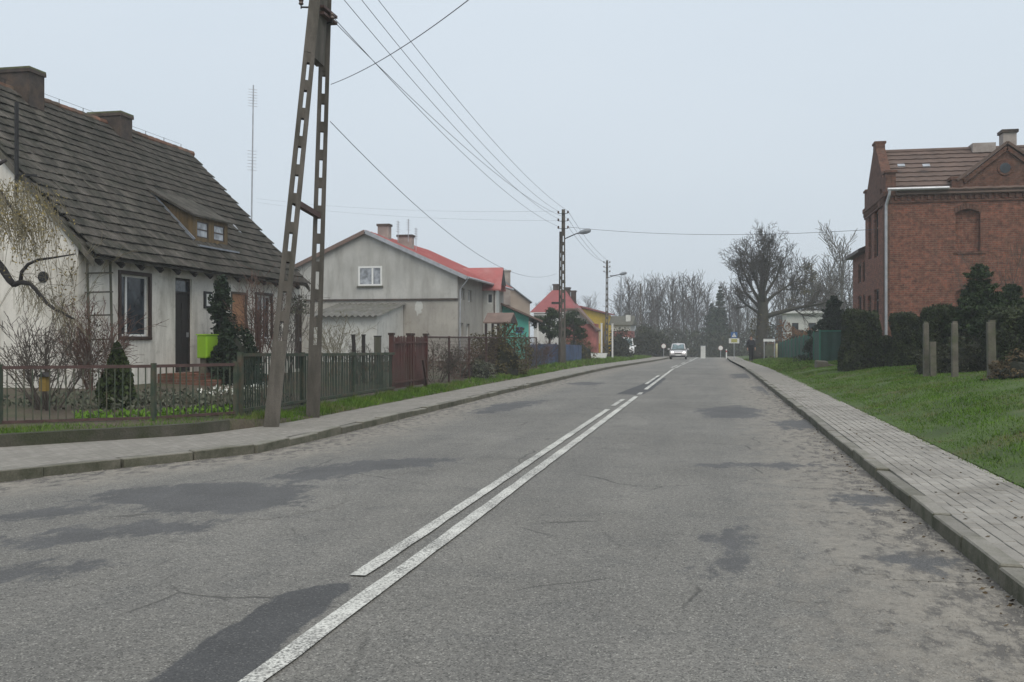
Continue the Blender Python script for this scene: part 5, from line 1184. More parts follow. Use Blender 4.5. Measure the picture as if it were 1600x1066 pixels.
m = MB(); m.beam((-7.235, 17.35, 6.75), (-7.15, 17.55, 8.95), .16, .52, .14, .30, side=(1, 0, 0)); m.build('head_block', MAT['concrete'], pa)
a = Vector((-7.38, 15.75, -.1)).lerp(Vector((-7.13, 17.35, 8.9)), .46); b = Vector((-7.50, 17.86, -.1)).lerp(Vector((-7.17, 17.82, 9.1)), .44)
m = MB(); m.beam(a, b, .10, .10); m.build('strut', MAT['rust_rail'], pa)
INS = []
for dx_, z in ((-.42, 7.86), (.2, 7.55), (.28, 8.45), (-.3, 8.5), (.26, 8.05), (.3, 8.85)):
    m = MB(); base = Vector((-7.19, 17.7, z)); e = base+Vector((dx_, -.12, 0)); m.tube([base, e], .018, 5); m.tube([e+Vector((0, 0, -.03)), e+Vector((0, 0, .10))], .012, 5); br_ = m.build('bracket', MAT['black'], pa)
    m = MB(); m.lathe(e+Vector((0, 0, .04)), [(.03, 0), (.05, .02), (.035, .06), (.05, .08), (.03, .12)], 8); m.build('insulator', MAT['ceramic'], br_); INS.append(e+Vector((0, 0, .1)))
m = MB()
for z in (7.6, 7.72): m.box(-7.34, -7.03, 17.28, 17.95, z, z+.05)
m.build('clamp_band', MAT['rust_rail'], pa)
def lamp_pole(label, t, s, top, strut=False, lampz=None, lampdx=1.1, group='slotted concrete street poles along the left pavement', ins=True):
    z0 = gz(t, s); o = thing('lamp_pole', label, 'lamp pole', (t, s, z0), group)
    m = MB(); slotted(m, (t, s, z0-.2), (t+.03, s, top), .32, .19, .18, .13, 1.7, top-z0-1.2, turn=.15-.1*(s > 70)); m.build('shaft', MAT['concrete'], o)
    if strut: m = MB(); slotted(m, (t-.22, s+.5, z0-.2), (t-.16, s+.3, top-1.2), .22, .15, .18, .14, 1.4, top-z0-2.2); m.build('strut', MAT['concrete'], o)
    e = []
    if ins:
        for i in range(3):
            for sg in (-1, 1):
                z = top-.25-i*.42; p = Vector((t+.03, s-.1, z)); q = p+Vector((sg*.27, 0, .02)); m = MB(); m.tube([p, q, q+Vector((0, 0, .08))], .02, 4); b_ = m.build('bracket', MAT['black'], o)
                m = MB(); m.lathe(q, [(.04, 0), (.06, .05), (.04, .14)], 6); m.build('insulator', MAT['ceramic'], b_); e.append(q+Vector((0, 0, .12)))
    if lampz:
        m = MB(); a = Vector((t+.1, s, lampz-.25)); b = Vector((t+lampdx*.55, s-.2, lampz)); m.tube([a, b, b+Vector((lampdx*.2, 0, .04))], .03, 5); arm = m.build('lamp_arm', MAT['black'], o)
        m = MB(); c = b+Vector((lampdx*.3, -.05, .07)); v = []
        m.tube([c+Vector((-.28, 0, -.03)), c+Vector((-.1, 0, .0)), c+Vector((.15, -.02, .05)), c+Vector((.36, -.03, .09)), c+Vector((.42, -.03, .10))], [.05, .12, .15, .11, .03], 8); m.build('lantern', MAT['lamp'], arm)
    return e
eB = lamp_pole('slotted concrete lamp pole with a propping strut before the blue fence', *at(879.5, 573, 55.5)[:2], 8.86, True, at(882, 372, 55.5).z+.2, 1.4)
eC = lamp_pole('slim concrete lamp pole before the yellow walled house', *at(948, 560, 91)[:2], at(948, 407, 91).z, False, at(948, 430, 91).z, 1.7)
eD = lamp_pole('dark distant concrete pole rising from the hedge past the small house', *at(1000.5, 556, 128)[:2], at(1000, 443, 128).z, False, at(1003, 489, 128).z, 1.1, ins=False)
def wire(label, a, b, sag, r=.0055, group='overhead wires along the street', n=28):
    a = Vector(a); b = Vector(b); pts = []
    for i in range(n+1):
        u = i/n; p = a.lerp(b, u); p.z -= sag*4*u*(1-u); pts.append(p)
    m = MB(); m.tube(pts, r, 4); return tag(m.build('overhead_wire', MAT['wire'], org=a), label, 'wire', group)
def wires(pairs, order, txt, sag, r, grp):
    pairs = sorted(pairs, key=lambda q: pix(q[0].lerp(q[1], .12))[1])
    for w_, (a_, b_) in zip(order, pairs): wire(w_+txt, a_, b_, sag, r, grp)
wires([(INS[1], eB[4]), (INS[4], eB[2]), (INS[2], eB[0]), (INS[5], eB[1]), (at(523, 35, 18.9), eB[3])], ('uppermost', 'second from the top', 'middle', 'second from the bottom', 'lowest'), ' of five overhead wires from A-shaped pole to strutted lamp pole', .55, .0065, 'overhead wires along the street')
wires([(eB[1], eC[1]), (eB[3], eC[3]), (eB[5], eC[0])], ('top', 'middle', 'bottom'), ' overhead wire of three between the strutted lamp pole and the slim lamp pole', .4, .009, 'overhead wires beyond the strutted pole')
wire('slack service wire hanging low from the A-shaped pole to the strutted lamp pole', at(516, 190, 18.7), at(868, 428, 55.4), 1.15, .0065, 'slack service wires')
wire('service wire rising from the A-shaped pole up over the road', at(517, 132, 18.7), at(760, -22, 11.5), .12, .006, 'slack service wires')
wire('long wire crossing above the road to the brick house gable', at(889, 355, 55.4), (BX-.05, bs0+2.2, on_t(1364, 363, BX)[1]), .32, .011, 'slack service wires')
for y0, y1 in ((316, 330), (322, 345)): wire(('upper' if y0 == 316 else 'lower')+' of two faint distant wires stretched behind the antenna mast', at(400, y0-6, 110), at(872, y1, 75), .5, .007, 'faint wires far behind the houses')
# antenna masts
ma = thing('antenna_mast', 'tall slender antenna mast rising behind the old house roof', 'antenna', at(391, 500, 45)); ma.location.z = .4; ORG[ma.name] = Vector(ma.location)
b0, b1 = at(390, 535, 45), at(396, 133, 45); b0.z = .4
m = MB(); m.tube([b0, b1], [.045, .03], 6); m.build('pole', MAT['zinc'], ma)
for y0, y1, nn in ((140, 166, 7), (236, 266, 7)):
    for i in range(nn):
        c = at(395-(y0 > 200)*1.3, y0+(y1-y0)*i/(nn-1), 45); m = MB(); m.tube([c+Vector((-.16, -.12, 0)), c+Vector((.16, .12, 0))], .012, 4); m.build('element', MAT['zinc'], ma)
for px, yt, yb, lb in ((622, 345, 372, 'short thin roof aerial left of the wider chimney on the grey house'), (638, 342, 372, 'thin roof aerial standing on the wider chimney of the grey house'), (650, 356, 390, 'short roof aerial right of the wider chimney on the grey house')):
    a, b = at(px, yt, hs0+4.2), at(px, yb+6, hs0+4.2); o = thing('roof_aerial', lb, 'antenna', b, 'roof aerials on the grey house'); m = MB(); m.tube([b, a], .022, 4); m.build('mast', MAT['zinc'], o)
    m = MB()
    for i in range(5): c = a+Vector((0, 0, -.08-i*.13)); m.tube([c+Vector((-.04, -.2, 0)), c+Vector((.04, .2, 0))], .012, 3)
    m.build('element', MAT['zinc'], o)

# ------------------------------------------------------------------ garden plants on the left
def on_ground(px, Z, dz=0): p = at(px, 500, Z); return (p.x, p.y, gz(p.x, p.y)+dz)
twig_shrub('bare_shrub', 'wide bare many stemmed shrub behind the rusty bar fence', on_ground(75, 17.6), 1.5, 1.45, 24, 11, MAT['twig'], .014, n1=(5, 7))
twig_shrub('russet_shrub', 'dense russet twiggy shrub at the corner of the old house', on_ground(146, 20.8), 1.75, .65, 22, 12, MAT['twig_red'], .011, n1=(6, 8), leaves=MAT['litter'], nleaf=500)
def cone_shrub(label, c, h, r, mat, n, seed, leaf=.09, name='conical_thuja', core=True):
    t = thing(name, label, 'shrub', c); rg_ = np.random.default_rng(seed); u = rg_.random(n)**1.3; a = rg_.random(n)*6.283
    prof = np.interp(u, [0, .12, .4, .8, 1], [.75, 1, .85, .36, .05])*r*(.8+.25*rg_.random(n)+.12*np.sin(3*a+9*u))
    pts = np.stack([c[0]+np.cos(a)*prof, c[1]+np.sin(a)*prof, c[2]+u*h], 1)
    m = MB(); m.lathe(c, [(r*.6, 0), (r*.8, h*.15), (r*.65, h*.45), (r*.25, h*.8), (.01, h*.96)], 10); m.build('dark_core', MAT['core'], t)  # added dark filler cone under the foliage
    leafcloud('foliage', pts, leaf, mat, t, up=1.2, seed=seed); return t
cone_shrub('small dark conical thuja behind the rusty bar fence', on_ground(183, 18.4), 1.2, .34, MAT['thuja'], 3600, 21)
ev = thing('column_evergreen', 'slim tall dark evergreen against the wall right of the lime cabinet', 'shrub', on_ground(346, 27.4)); q = Vector(ev.location)
m = MB(); m.tube([q, q+Vector((.03, 0, 1.4)), q+Vector((-.02, .03, 2.4))], [.12, .14, .05], 7); m.build('dark_core', MAT['core'], ev)  # dark filler column added inside the foliage
leafcloud('foliage', np.concatenate([ball_pts(900, (q.x+.09*math.sin(i*2.3), q.y+.14*math.cos(i*1.7), q.z+.35+i*.32), (.36-.025*i, .40-.03*i, .33), 220+i, .25, .4) for i in range(8)]), .10, MAT['yew'], ev, seed=22)
dome_bush('evergreen_bush', 'broad dark evergreen bush below the boarded window', on_ground(371, 26.6), (.62, .62, 1.55), MAT['yew'], 6000, 23, .10)
twig_shrub('climbing_shrub', 'pale stemmed climbing shrub against the white window by the pole', on_ground(402, 27.6), 2.6, .7, 14, 24, MAT['twig_red'], .02, n1=(4, 6), leaves=MAT['litter'], nleaf=260)
twig_shrub('bare_climber', 'bare climber on the house wall between the pole legs', on_ground(447, 28.5), 2.5, .9, 16, 25, MAT['twig'], .014, n1=(5, 7))
twig_shrub('pale_shrub', 'pale bare shrub before the lean-to shed', on_ground(522, 33), 1.9, 1.3, 20, 26, MAT['twig_pale'], .011, n1=(4, 6))
twig_shrub('low_shrub', 'low bare shrub right behind the slatted fence end', on_ground(575, 30), 1.1, 1.2, 14, 27, MAT['twig'], .010, n1=(4, 6))
dome_bush('eave_ivy', 'grey green ivy clump at the far corner of the old house', (FT+.25, S1-.6, 2.5), (.35, .7, .7), MAT['greyleaf'], 900, 28, .09, core=False, cat='plant')
for px, Z, yt, lb in ((556, 29, 524, 'leaning dark wooden post left of its two neighbours behind the slatted fence'), (568, 29.6, 524, 'thin dark wooden post between two others behind the slatted fence'), (590, 29.2, 526, 'thick grey wooden post close to the oxblood gate')):
    p = on_ground(px, Z); o = thing('wooden_post', lb, 'post', p, 'wooden posts behind the slatted fence'); m = MB(); w_ = .09 if px != 590 else .2
    zt_ = at(px, yt, Z).z; m.beam((p[0], p[1], p[2]-.1), (p[0]-(.08 if px == 556 else 0), p[1], zt_), w_, .08); m.build('shaft', MAT['dark_wood' if px != 590 else 'greywood'], o)
    m = MB(); m.obox((p[0]-(.08 if px == 556 else 0), p[1], zt_+.01), (w_+.02, .1, .03)); m.build('cap', MAT['dark_wood'], o)
dome_bush('round_bush', 'big round brown green bush behind the mesh fence', on_ground(778, 39.5), (1.2, 1.2, 1.75), MAT['brownbush'], 11000, 31, .085)
dome_bush('grey_shrub', 'low grey green shrub at the foot of the mesh fence', on_ground(742, 35.5), (.75, .8, .62), MAT['greyleaf'], 2600, 32, .07)
for i, (px, Z, h_, lb) in enumerate(((640, 31, 1.0, 'low tangled twigs behind the oxblood gate'), (682, 31.5, 1.3, 'straggly dark twigs just beyond the oxblood gate'), (715, 34, 1.1, 'dry brown twigs behind the middle of the mesh fence'), (826, 46, 1.3, 'dark twiggy shrub before the turquoise cottage'), (845, 50, 1.2, 'bare shrub at the start of the blue fence'))):
    twig_shrub('garden_shrub', lb, on_ground(px, Z), h_, 1.5, 16, 40+i, MAT['twig' if i % 2 else 'twig_red'], .011, n1=(5, 6), leaves=MAT['bushdark'], nleaf=500, group='twiggy shrubs along the left fences')
# pine in front of the white house
def pine(label, loc, h, rad, seed, name='pine_tree', lo=.45, mat=None, n=22):
    t = thing(name, label, 'tree', loc); rg_ = random.Random(seed); L = Vector(loc); b = MB(); b.tube([L, L+Vector((.1, 0, h*.5)), L+Vector((0, 0, h))], [h*.028, h*.02, h*.006], 7); br = MB(); pts = []
    for i in range(n):
        z = h*(lo+(1-lo)*i/n); a = rg_.random()*6.28; l = rad*(1-.75*(i/n)**1.5)*rg_.uniform(.6, 1.1); e = L+Vector((math.cos(a)*l, math.sin(a)*l, z+l*rg_.uniform(.0, .35))); br.tube([L+Vector((0, 0, z)), (L+Vector((0, 0, z))).lerp(e, .5)+Vector((0, 0, -.08)), e], [.05, .035, .015], 4, cap=False)
        for k_ in range(4):
            c = (L+Vector((0, 0, z))).lerp(e, .45+.18*k_); pts.append(ball_pts(44, c, (rad*.26, rad*.26, rad*.16), seed*100+i*5+k_, .2))
    b.build('trunk', MAT['bark'], t, True); br.build('branch', MAT['bark'], t); leafcloud('crown', np.concatenate(pts), .2, mat or MAT['spruce'], t, aspect=3, seed=seed); return t
pine('dark pine with a spreading crown behind the strutted lamp pole', on_ground(857, 64), 3.3, 1.3, 51, n=17); pine('dark pine right of the strutted lamp pole', on_ground(895, 66), 3.2, 1.25, 52, n=16)
dome_bush('yard_bush', 'olive green bush behind the blue fence boards', on_ground(900, 70), (1.4, 1.2, 1.7), MAT['brownbush'], 2500, 53, .14)
dome_bush('roadside_hedge', 'dark green roadside hedge below the distant pole', on_ground(1012, 112), (2.6, 4.0, 3.2), MAT['bushdark'], 7000, 54, .28, cat='hedge')
dome_bush('yard_shrub', 'dark shrub beside the parked van', on_ground(968, 88), (1.2, 1.2, 2.6), MAT['bushdark'], 2500, 55, .18)
pl = thing('planter', 'white concrete planter box on the verge by the slim lamp pole', 'planter', on_ground(935, 76)); q = pl.location; m = MB(); m.prism([(q.x-.55, q.y-.25, q.z), (q.x+.55, q.y-.25, q.z), (q.x+.68, q.y-.25, q.z+.45), (q.x-.68, q.y-.25, q.z+.45)], (0, .5, 0)); m.build('box', MAT['sign_white'], pl)
m = MB(); m.box(q.x-.6, q.x+.6, q.y-.2, q.y+.2, q.z+.40, q.z+.47); m.build('soil', MAT['ground'], pl)
# tree reaching in over the garden from the left
tb = thing('garden_tree', 'leaning garden tree with hanging yellowish twigs before the white gable', 'tree', (-15.6, 15.6, .4)); MBK = MB(); TW_ = MB()
def PZ(px, py, Z): return at(px, py, Z)
Zt = 19.0
base = Vector((-15.6, 15.6, .3))
MBK.tube([base, base+Vector((.1, .3, 1.6)), PZ(-90, 350, Zt), PZ(-40, 360, Zt), PZ(-10, 405, Zt), PZ(5, 422, Zt), PZ(15, 438, Zt), PZ(23, 446, Zt)], [.16, .14, .11, .10, .085, .075, .065, .055], 8)
MBK.tube([PZ(22, 445, Zt), PZ(32, 441, Zt), PZ(47, 443, Zt), PZ(58, 455, Zt), PZ(72, 473, Zt), PZ(85, 483, Zt), PZ(100, 490, Zt), PZ(116, 499, Zt)], [.055, .05, .045, .042, .036, .03, .026, .02], 6)
MBK.tube([PZ(32, 441, Zt), PZ(34, 425, Zt), PZ(44, 413, Zt), PZ(60, 406, Zt), PZ(82, 403, Zt), PZ(118, 397, Zt)], [.04, .035, .032, .028, .022, .012], 6)
MBK.tube([PZ(-40, 360, Zt), PZ(-30, 300, Zt), PZ(-12, 262, Zt), PZ(10, 250, Zt)], [.09, .07, .05, .03], 6); MBK.tube([PZ(-30, 310, Zt), PZ(0, 300, Zt), PZ(22, 330, Zt), PZ(40, 345, Zt)], [.06, .05, .03, .015], 6)
rg = random.Random(77); cat_pts = []
for i in range(300):
    px = rg.triangular(-35, 100, 25); py = rg.uniform(272, 350)+px*.22; Z = Zt+rg.uniform(-.9, .9); p = PZ(px, py, Z); d = Vector((rg.gauss(0, .25)+.2, rg.gauss(0, .3), -1)).normalized(); l = rg.uniform(.35, 1.0); pts = [p]
    for k_ in range(3): d = (d+Vector((rg.gauss(0, .16), rg.gauss(0, .16), -.1))).normalized(); p = p+d*l/3; pts.append(p)
    TW_.tube(pts, [.007, .006, .005, .004], 3, cap=False)
    for k_ in range(7): c = pts[rg.randint(0, 3)]; cat_pts.append((c.x+rg.gauss(0, .07), c.y+rg.gauss(0, .07), c.z+rg.gauss(0, .08)))
for i in range(120):
    px = rg.uniform(20, 112); py = 445+max(0, px-45)*.75; p = PZ(px, py, Zt); d = Vector((rg.gauss(0, .5), rg.gauss(0, .4), rg.choice((-1, -1, .6)))).normalized(); TW_.tube([p, p+d*rg.uniform(.1, .3), p+(d+Vector((rg.gauss(0, .3), 0, -.3)))*rg.uniform(.25, .5)], [.007, .005, .004], 3, cap=False)
MBK.build('trunk', MAT['twig_dark'], tb, True); TW_.build('twigs', MAT['twig_pale'], tb); leafcloud('catkins', cat_pts, .055, MAT['catkin'], tb, aspect=2.2, seed=77)
twig_shrub('wall_climber', 'thin bare twigs clinging to the white gable near its corner', (on_s(108, 500, S0-.1)[0], S0-.12, 1.3), 2.6, .5, 7, 79, MAT['twig_pale'], .008, leaves=MAT['catkin'], nleaf=240, n1=(3, 5), cat='climber')
tag(leafcloud('leaf_bed', np.concatenate([ball_pts(110, (x, y, .36), (.22, .20, .10), i, .1) for i, (x, y) in enumerate([(pt_on(r1, d_)[0].x-.22, pt_on(r1, d_)[0].y+.38) for d_ in np.arange(8.2, 11.2, .32)])]), .075, MAT['bright'], up=1.5, seed=60), 'strip of bright green spring plants along the foot of the bar fence', 'plants', kind='stuff')
r_ = np.random.default_rng(61)
bedp = np.stack([r_.uniform(-13, -8.6, 2600), r_.uniform(15.6, 19.6, 2600), np.zeros(2600)], 1); bedp = bedp[(bedp[:, 1] > 13.9+(-8.4-bedp[:, 0])*(-.72)+1.6)]
bedp[:, 2] = .34+r_.random(len(bedp))**2*.25
tag(leafcloud('garden_foliage', bedp, .085, MAT['greyleaf'], up=1.2, seed=61), 'grey green low plants filling the front garden bed', 'plants', kind='stuff')
fp = np.concatenate([ball_pts(5, (-9.35+.25*math.sin(i*2.1), 17.2+i*.105, .62+.05*math.sin(i*3.3)), (.09, .09, .05), i) for i in range(30)]); tag(leafcloud('white_flowers', fp, .055, MAT['flower'], up=.3, seed=62), 'small white flowers in the bed behind the bar fence', 'flowers', kind='stuff')
def tufts(name, label, tf, s0, s1, n, hmin, hmax, wd, seed, prob, mat='grass', w0=0., w1=.7):
    """grass blades in a strip of the given width to the left of the line t = tf(s)"""
    g = np.random.default_rng(seed); s_ = s0+(s1-s0)*g.random(n); d = w0+(w1-w0)*g.random(n); t_ = np.array([tf(x) for x in s_])-d
    cl = .5+.5*np.sin(5.1*s_+2*d)*np.sin(2.3*s_+1.7+5*d); k_ = g.random(n) < np.interp(s_, prob[0], prob[1])*(.25+.75*cl); s_, t_, cl = s_[k_], t_[k_], cl[k_]; n = len(s_)
    z_ = np.array([gz(x, y) for x, y in zip(t_, s_)]); h = (hmin+(hmax-hmin)*g.random(n))*(.5+cl); ang = g.random(n)*6.283; ln = g.normal(0, .5, (n, 2))*h[:, None]; wv = wd*np.interp(s_, [12, 60], [1, 3])
    b_ = np.stack([np.cos(ang)*wv, np.sin(ang)*wv, np.zeros(n)], 1); p = np.stack([t_, s_, z_-.01], 1); tip = p+np.stack([ln[:, 0], ln[:, 1], h], 1)
    return tag(link(name, npmesh(name, np.stack([p-b_, p+b_, tip], 1).reshape(-1, 3), np.arange(3*n, dtype=np.int32).reshape(n, 3), MAT[mat])), label, 'grass', kind='stuff')
tufts('grass', 'weedy green grass strip between the left pavement and the slatted fence', tI, 15.6, 47, 42000, .05, .13, .006, 63, ([15.6, 18, 26, 32, 47], [.5, 1, 1, .35, .5]))
tufts('grass', 'rough grass verge before the blue fence and the planter', tI, 47, 105, 16000, .06, .16, .012, 64, ([47, 105], [.9, .9]), w1=2.2)
tufts('grass', 'thin grass on top of the plinth wall before the bar fence', lambda x: tI(x)-.16, 9, 15.4, 14000, .03, .08, .005, 65, ([9, 13.4, 14.2, 15.4], [1, 1, .25, .25]), w1=1.25)
for i, (a, b, z0, s_) in enumerate(((95, 610, .5, .12), (60, 575, .95, .17))): pass
bf = thing('bird_feeder', 'small ochre wooden bird feeder hanging in the bare shrub', 'bird feeder', at(70, 600, 16.6)); q = bf.location
m = MB(); m.box(q.x-.06, q.x+.06, q.y-.06, q.y+.06, q.z-.12, q.z+.12); m.build('box', MAT['dullyellow'], bf)
m = MB(); m.prism([(q.x-.1, q.y-.09, q.z+.12), (q.x+.1, q.y-.09, q.z+.12), (q.x, q.y-.09, q.z+.19)], (0, .18, 0)); m.build('roof', MAT['dark_wood'], bf)

# ------------------------------------------------------------------ right bank: grass, posts, hedges, trees, green fence
r_ = np.random.default_rng(70)
def blades(n, tr_, sr, hmin, hmax, wd, seed, dens=None):
    g = np.random.default_rng(seed); s = sr[0]+(sr[1]-sr[0])*g.random(n)**1.6; d = tr_[0]+(tr_[1]-tr_[0])*g.random(n)
    tO_ = np.array([tO(x) for x in s]); t = tO_+d; z = np.array([bz(a, b) for a, b in zip(t, s)])
    mud = np.sin(1.9*t+.6*s+1)*np.sin(.83*s-.7*t)*np.sin(2.9*t-1.3*s+.5)+.25*g.normal(size=n); k_ = (mud < .62) | (s > 60); t, s, d, z = t[k_], s[k_], d[k_], z[k_]; n = len(t)
    h = (hmin+(hmax-hmin)*g.random(n))*(1+.35*np.sin(1.7*t+.9*s)*np.sin(2.3*s)); h *= np.interp(d, [0, .3, .8], [.55, .9, 1]); ang = g.random(n)*6.283; ln = g.normal(0, .5, (n, 2))*h[:, None]
    wv = wd*np.interp(s, [8, 40], [1, 3.0]); b = np.stack([np.cos(ang)*wv, np.sin(ang)*wv, np.zeros(n)], 1); p = np.stack([t, s, z-.01], 1); tip = p+np.stack([ln[:, 0], ln[:, 1], h], 1)
    v = np.stack([p-b, p+b, tip], 1).reshape(-1, 3); return v, np.arange(3*n, dtype=np.int32).reshape(n, 3)
v1, f1_ = blades(190000, (-.09, 7.5), (7.5, 48), .022, .062, .0055, 71)
tag(link('grass', npmesh('grass', v1, f1_, MAT['grass'])), 'short green grass covering the bank beside the right pavement', 'grass', kind='stuff')
v2, f2_ = blades(26000, (0, 4), (46, 90), .05, .12, .03, 72); tag(link('grass', npmesh('grass', v2, f2_, MAT['grass'])), 'short grass further along the right verge by the green fence', 'grass', kind='stuff')
for i, (px, yb, yt, Z, w_, lb) in enumerate(((1550, 597, 500, 24, .19, 'thick weathered concrete fence post nearest the photo edge'), (1492, 592, 502, 26, .16, 'weathered concrete fence post between the other two on the bank'), (1447, 588, 503, 27.6, .15, 'slim concrete fence post with a broken stump beside it'))):
    p = at(px, yb, Z); o = thing('concrete_post', lb, 'post', p, 'old concrete fence posts on the grass bank'); zt_ = at(px, yt, Z).z
    m = MB(); m.beam((p.x, p.y, p.z-.4), (p.x+rng.uniform(-.03, .03), p.y, zt_-.05), w_, w_*.9, w_*.92, w_*.85); m.build('shaft', MAT['post_concrete'], o, bevel=.012)
    m = MB(); m.obox((p.x, p.y, zt_-.03), (w_*.7, w_*.65, .06)); m.build('cap', MAT['post_concrete'], o)
    if i == 2: m = MB(); m.beam((p.x+.12, p.y-.35, p.z-.3), (p.x+.10, p.y-.35, at(1452, 534, Z).z), .15, .14); m.build('stump', MAT['post_concrete'], o)
def hz(px0, px1, yb, yt, Z, dep, label, n, seed, mat='hedge'):
    a, b = at(px0, yb, Z), at(px1, yb, Z); zt_ = at(px0, yt, Z).z; c = ((a.x+b.x)/2, (a.y+b.y)/2+dep*.5, min(gz((a.x+b.x)/2, (a.y+b.y)/2), a.z)-.05)
    hedge_box('clipped_hedge', label, c, ((b-a).length, dep, zt_-c[2]), MAT[mat], n, seed, .085, 'clipped evergreen hedges before the brick house')
hz(1322, 1374, 567, 489, 36.5, 1.4, 'clipped dark hedge block left of the downpipe', 9000, 81); hz(1400, 1441, 564, 492, 34.5, 1.2, 'clipped dark hedge block right of the downpipe', 8500, 82)
hz(1374, 1400, 564, 528, 36, .8, 'lower hedge piece under the foot of the downpipe', 3000, 83); hz(1452, 1497, 585, 485, 30, 1.6, 'clipped hedge block behind the two left concrete posts', 8000, 84)
hz(1566, 1680, 600, 482, 26.5, 2.0, 'big dark hedge at the right photo edge behind the thick post', 12000, 85)
dome_bush('dark_undergrowth', 'low dark bramble thicket between the concrete posts under the spruce', on_ground(1522, 28.3, -.05), (1.1, .7, 1.0), MAT['bushdark'], 5500, 86, .08); dome_bush('dark_undergrowth', 'low dark bramble thicket around the slim post and stump', on_ground(1470, 29, -.05), (.75, .6, .8), MAT['bushdark'], 3500, 87, .08)
dome_bush('bramble', 'dry bramble at the right photo edge below the big hedge', on_ground(1592, 23.3, -.05), (.8, .6, .55), MAT['litter'], 2500, 88, .07)
spruce('spruce_tree', 'young dark spruce with ragged top before the brick wall', on_ground(1530, 30), at(1525, 408, 30).z-on_ground(1530, 30)[2], 1.6, 91, MAT['spruce'], 4.6, needle=.13)
spruce('spruce_tree', 'shorter spruce crowding the right side of the young spruce', on_ground(1580, 31), at(1580, 440, 31).z-on_ground(1580, 31)[2], 1.35, 92, MAT['spruce'], 4.2, needle=.13)
twig_shrub('bare_sapling', 'bare sapling twigs reaching up the brick wall above the spruce', on_ground(1560, 33), at(1560, 375, 33).z-1, 1.5, 9, 93, MAT['twig'], .018, n1=(5, 7))
# green sheet fence
fgn = thing('green_metal_fence', 'dark green sheet metal fence along the right verge near the big tree', 'fence', (4.9, 60, .6))
gm = MB(); nfold = 8
gs0 = on_t(1282, 560, 5.05)[0]; gs1 = on_t(1216, 560, 5.05)[0]
def panel(a, b, z0a, z0b, z1a, z1b):
    L = (b-a).length; n = max(4, int(L/.11)); d = (b-a).normalized(); nn = Vector((-d.y, d.x, 0)); v = []; f = []
    for i in range(n+1):
        u = i/n; off = .02 if (i % 4) in (0, 1) else -.015; p = a.lerp(b, u)+nn*off; v += [(p.x, p.y, z0a+(z0b-z0a)*u), (p.x, p.y, z1a+(z1b-z1a)*u)]
    for i in range(n): f.append((2*i, 2*i+2, 2*i+3, 2*i+1))
    return v, f
N = 11; zb_f = lambda s: gz(5.05, s)-.05; zt_f = lambda s: float(ip(s, [gs0, gs1], [on_t(1282, 517, 5.05)[1], on_t(1216, 537, 5.05)[1]]))
for i in range(N):
    a, b = gs0+(gs1-gs0)*i/N+.04, gs0+(gs1-gs0)*(i+1)/N-.04; v, f = panel(Vector((5.05, a, 0)), Vector((5.05, b, 0)), zb_f(a), zb_f(b), zt_f(a), zt_f(b)); m = MB(); m.add(v, f); m.build('panel', MAT['green_sheet'], fgn)
    m = MB(); m.box(4.98, 5.06, a-.08, a-.01, zb_f(a)-.2, zt_f(a)+.06); m.build('post', MAT['green_post'], fgn)
a = Vector((5.05, gs0-.02, 0)); b = Vector((on_s(1314, 540, gs0)[0], gs0-.02, 0)); v, f = panel(a, b, zb_f(gs0), zb_f(gs0)+.1, zt_f(gs0), zt_f(gs0)); m = MB(); m.add(v, f); m.build('panel', MAT['green_sheet'], fgn)
m = MB(); m.box(5.0, b.x, gs0-.07, gs0-.03, zt_f(gs0)-.04, zt_f(gs0)+.02); m.build('rail', MAT['green_post'], fgn)
bk = thing('concrete_stub', 'broken brown concrete stub at the corner of the green metal fence', 'rubble', on_ground(1283, 43)); q = bk.location
m = MB(); m.obox((q.x, q.y, q.z+.08), (.5, .35, .42), (.1, .05, .2)); m.build('block', MAT['post_concrete'], bk, bevel=.03); m = MB(); m.obox((q.x+.45, q.y+.1, q.z+.02), (.55, .3, .22), (0, .15, -.1)); m.build('slab', MAT['post_concrete'], bk, bevel=.02)
# yew behind fence, orange bush, flat roofed building
spruce('yew_tree', 'dark yew spreading behind the green fence beside the brick house', on_ground(1303, 52), at(1303, 460, 52).z-.7, 1.7, 95, MAT['yew'], 2.2, low=.03, needle=.2)
dome_bush('copper_bush', 'rounded copper coloured bush behind the green fence', on_ground(1252, 80), (2.3, 2.0, at(1252, 498, 80).z-.6), MAT['orangebush'], 7000, 96, .16)
s9 = 98; q0, q1 = on_s(1229, 490, s9), on_s(1285, 490, s9)
h9 = thing('flat_roofed_garage', 'pale flat roofed building with white fascia behind the copper bush', 'building', ((q0[0]+q1[0])/2, s9+3, .2)); m = MB(); WW = [(q0[0]+.5, q0[0]+1.1, .8, 3.2), (q0[0]+2.0, q0[0]+2.7, 1.6, 3.2)]
wall_panel(m, 's', s9, -1, q0[0], q1[0], -1, q0[1], WW, .12); wall_panel(m, 't', q0[0], -1, s9, s9+6, -1, q0[1], [], .1); m.build('wall', MAT['shed_wall'], h9)
for q in WW: window(h9, 's', s9, -1, *q, MAT['brown_frame'], MAT['glass'], .06, .05)
m = MB(); m.box(q0[0]-.3, q1[0]+.3, s9-.4, s9+6.3, q0[1], on_s(1229, 486, s9)[1]); m.build('roof', MAT['clean_white'], h9)
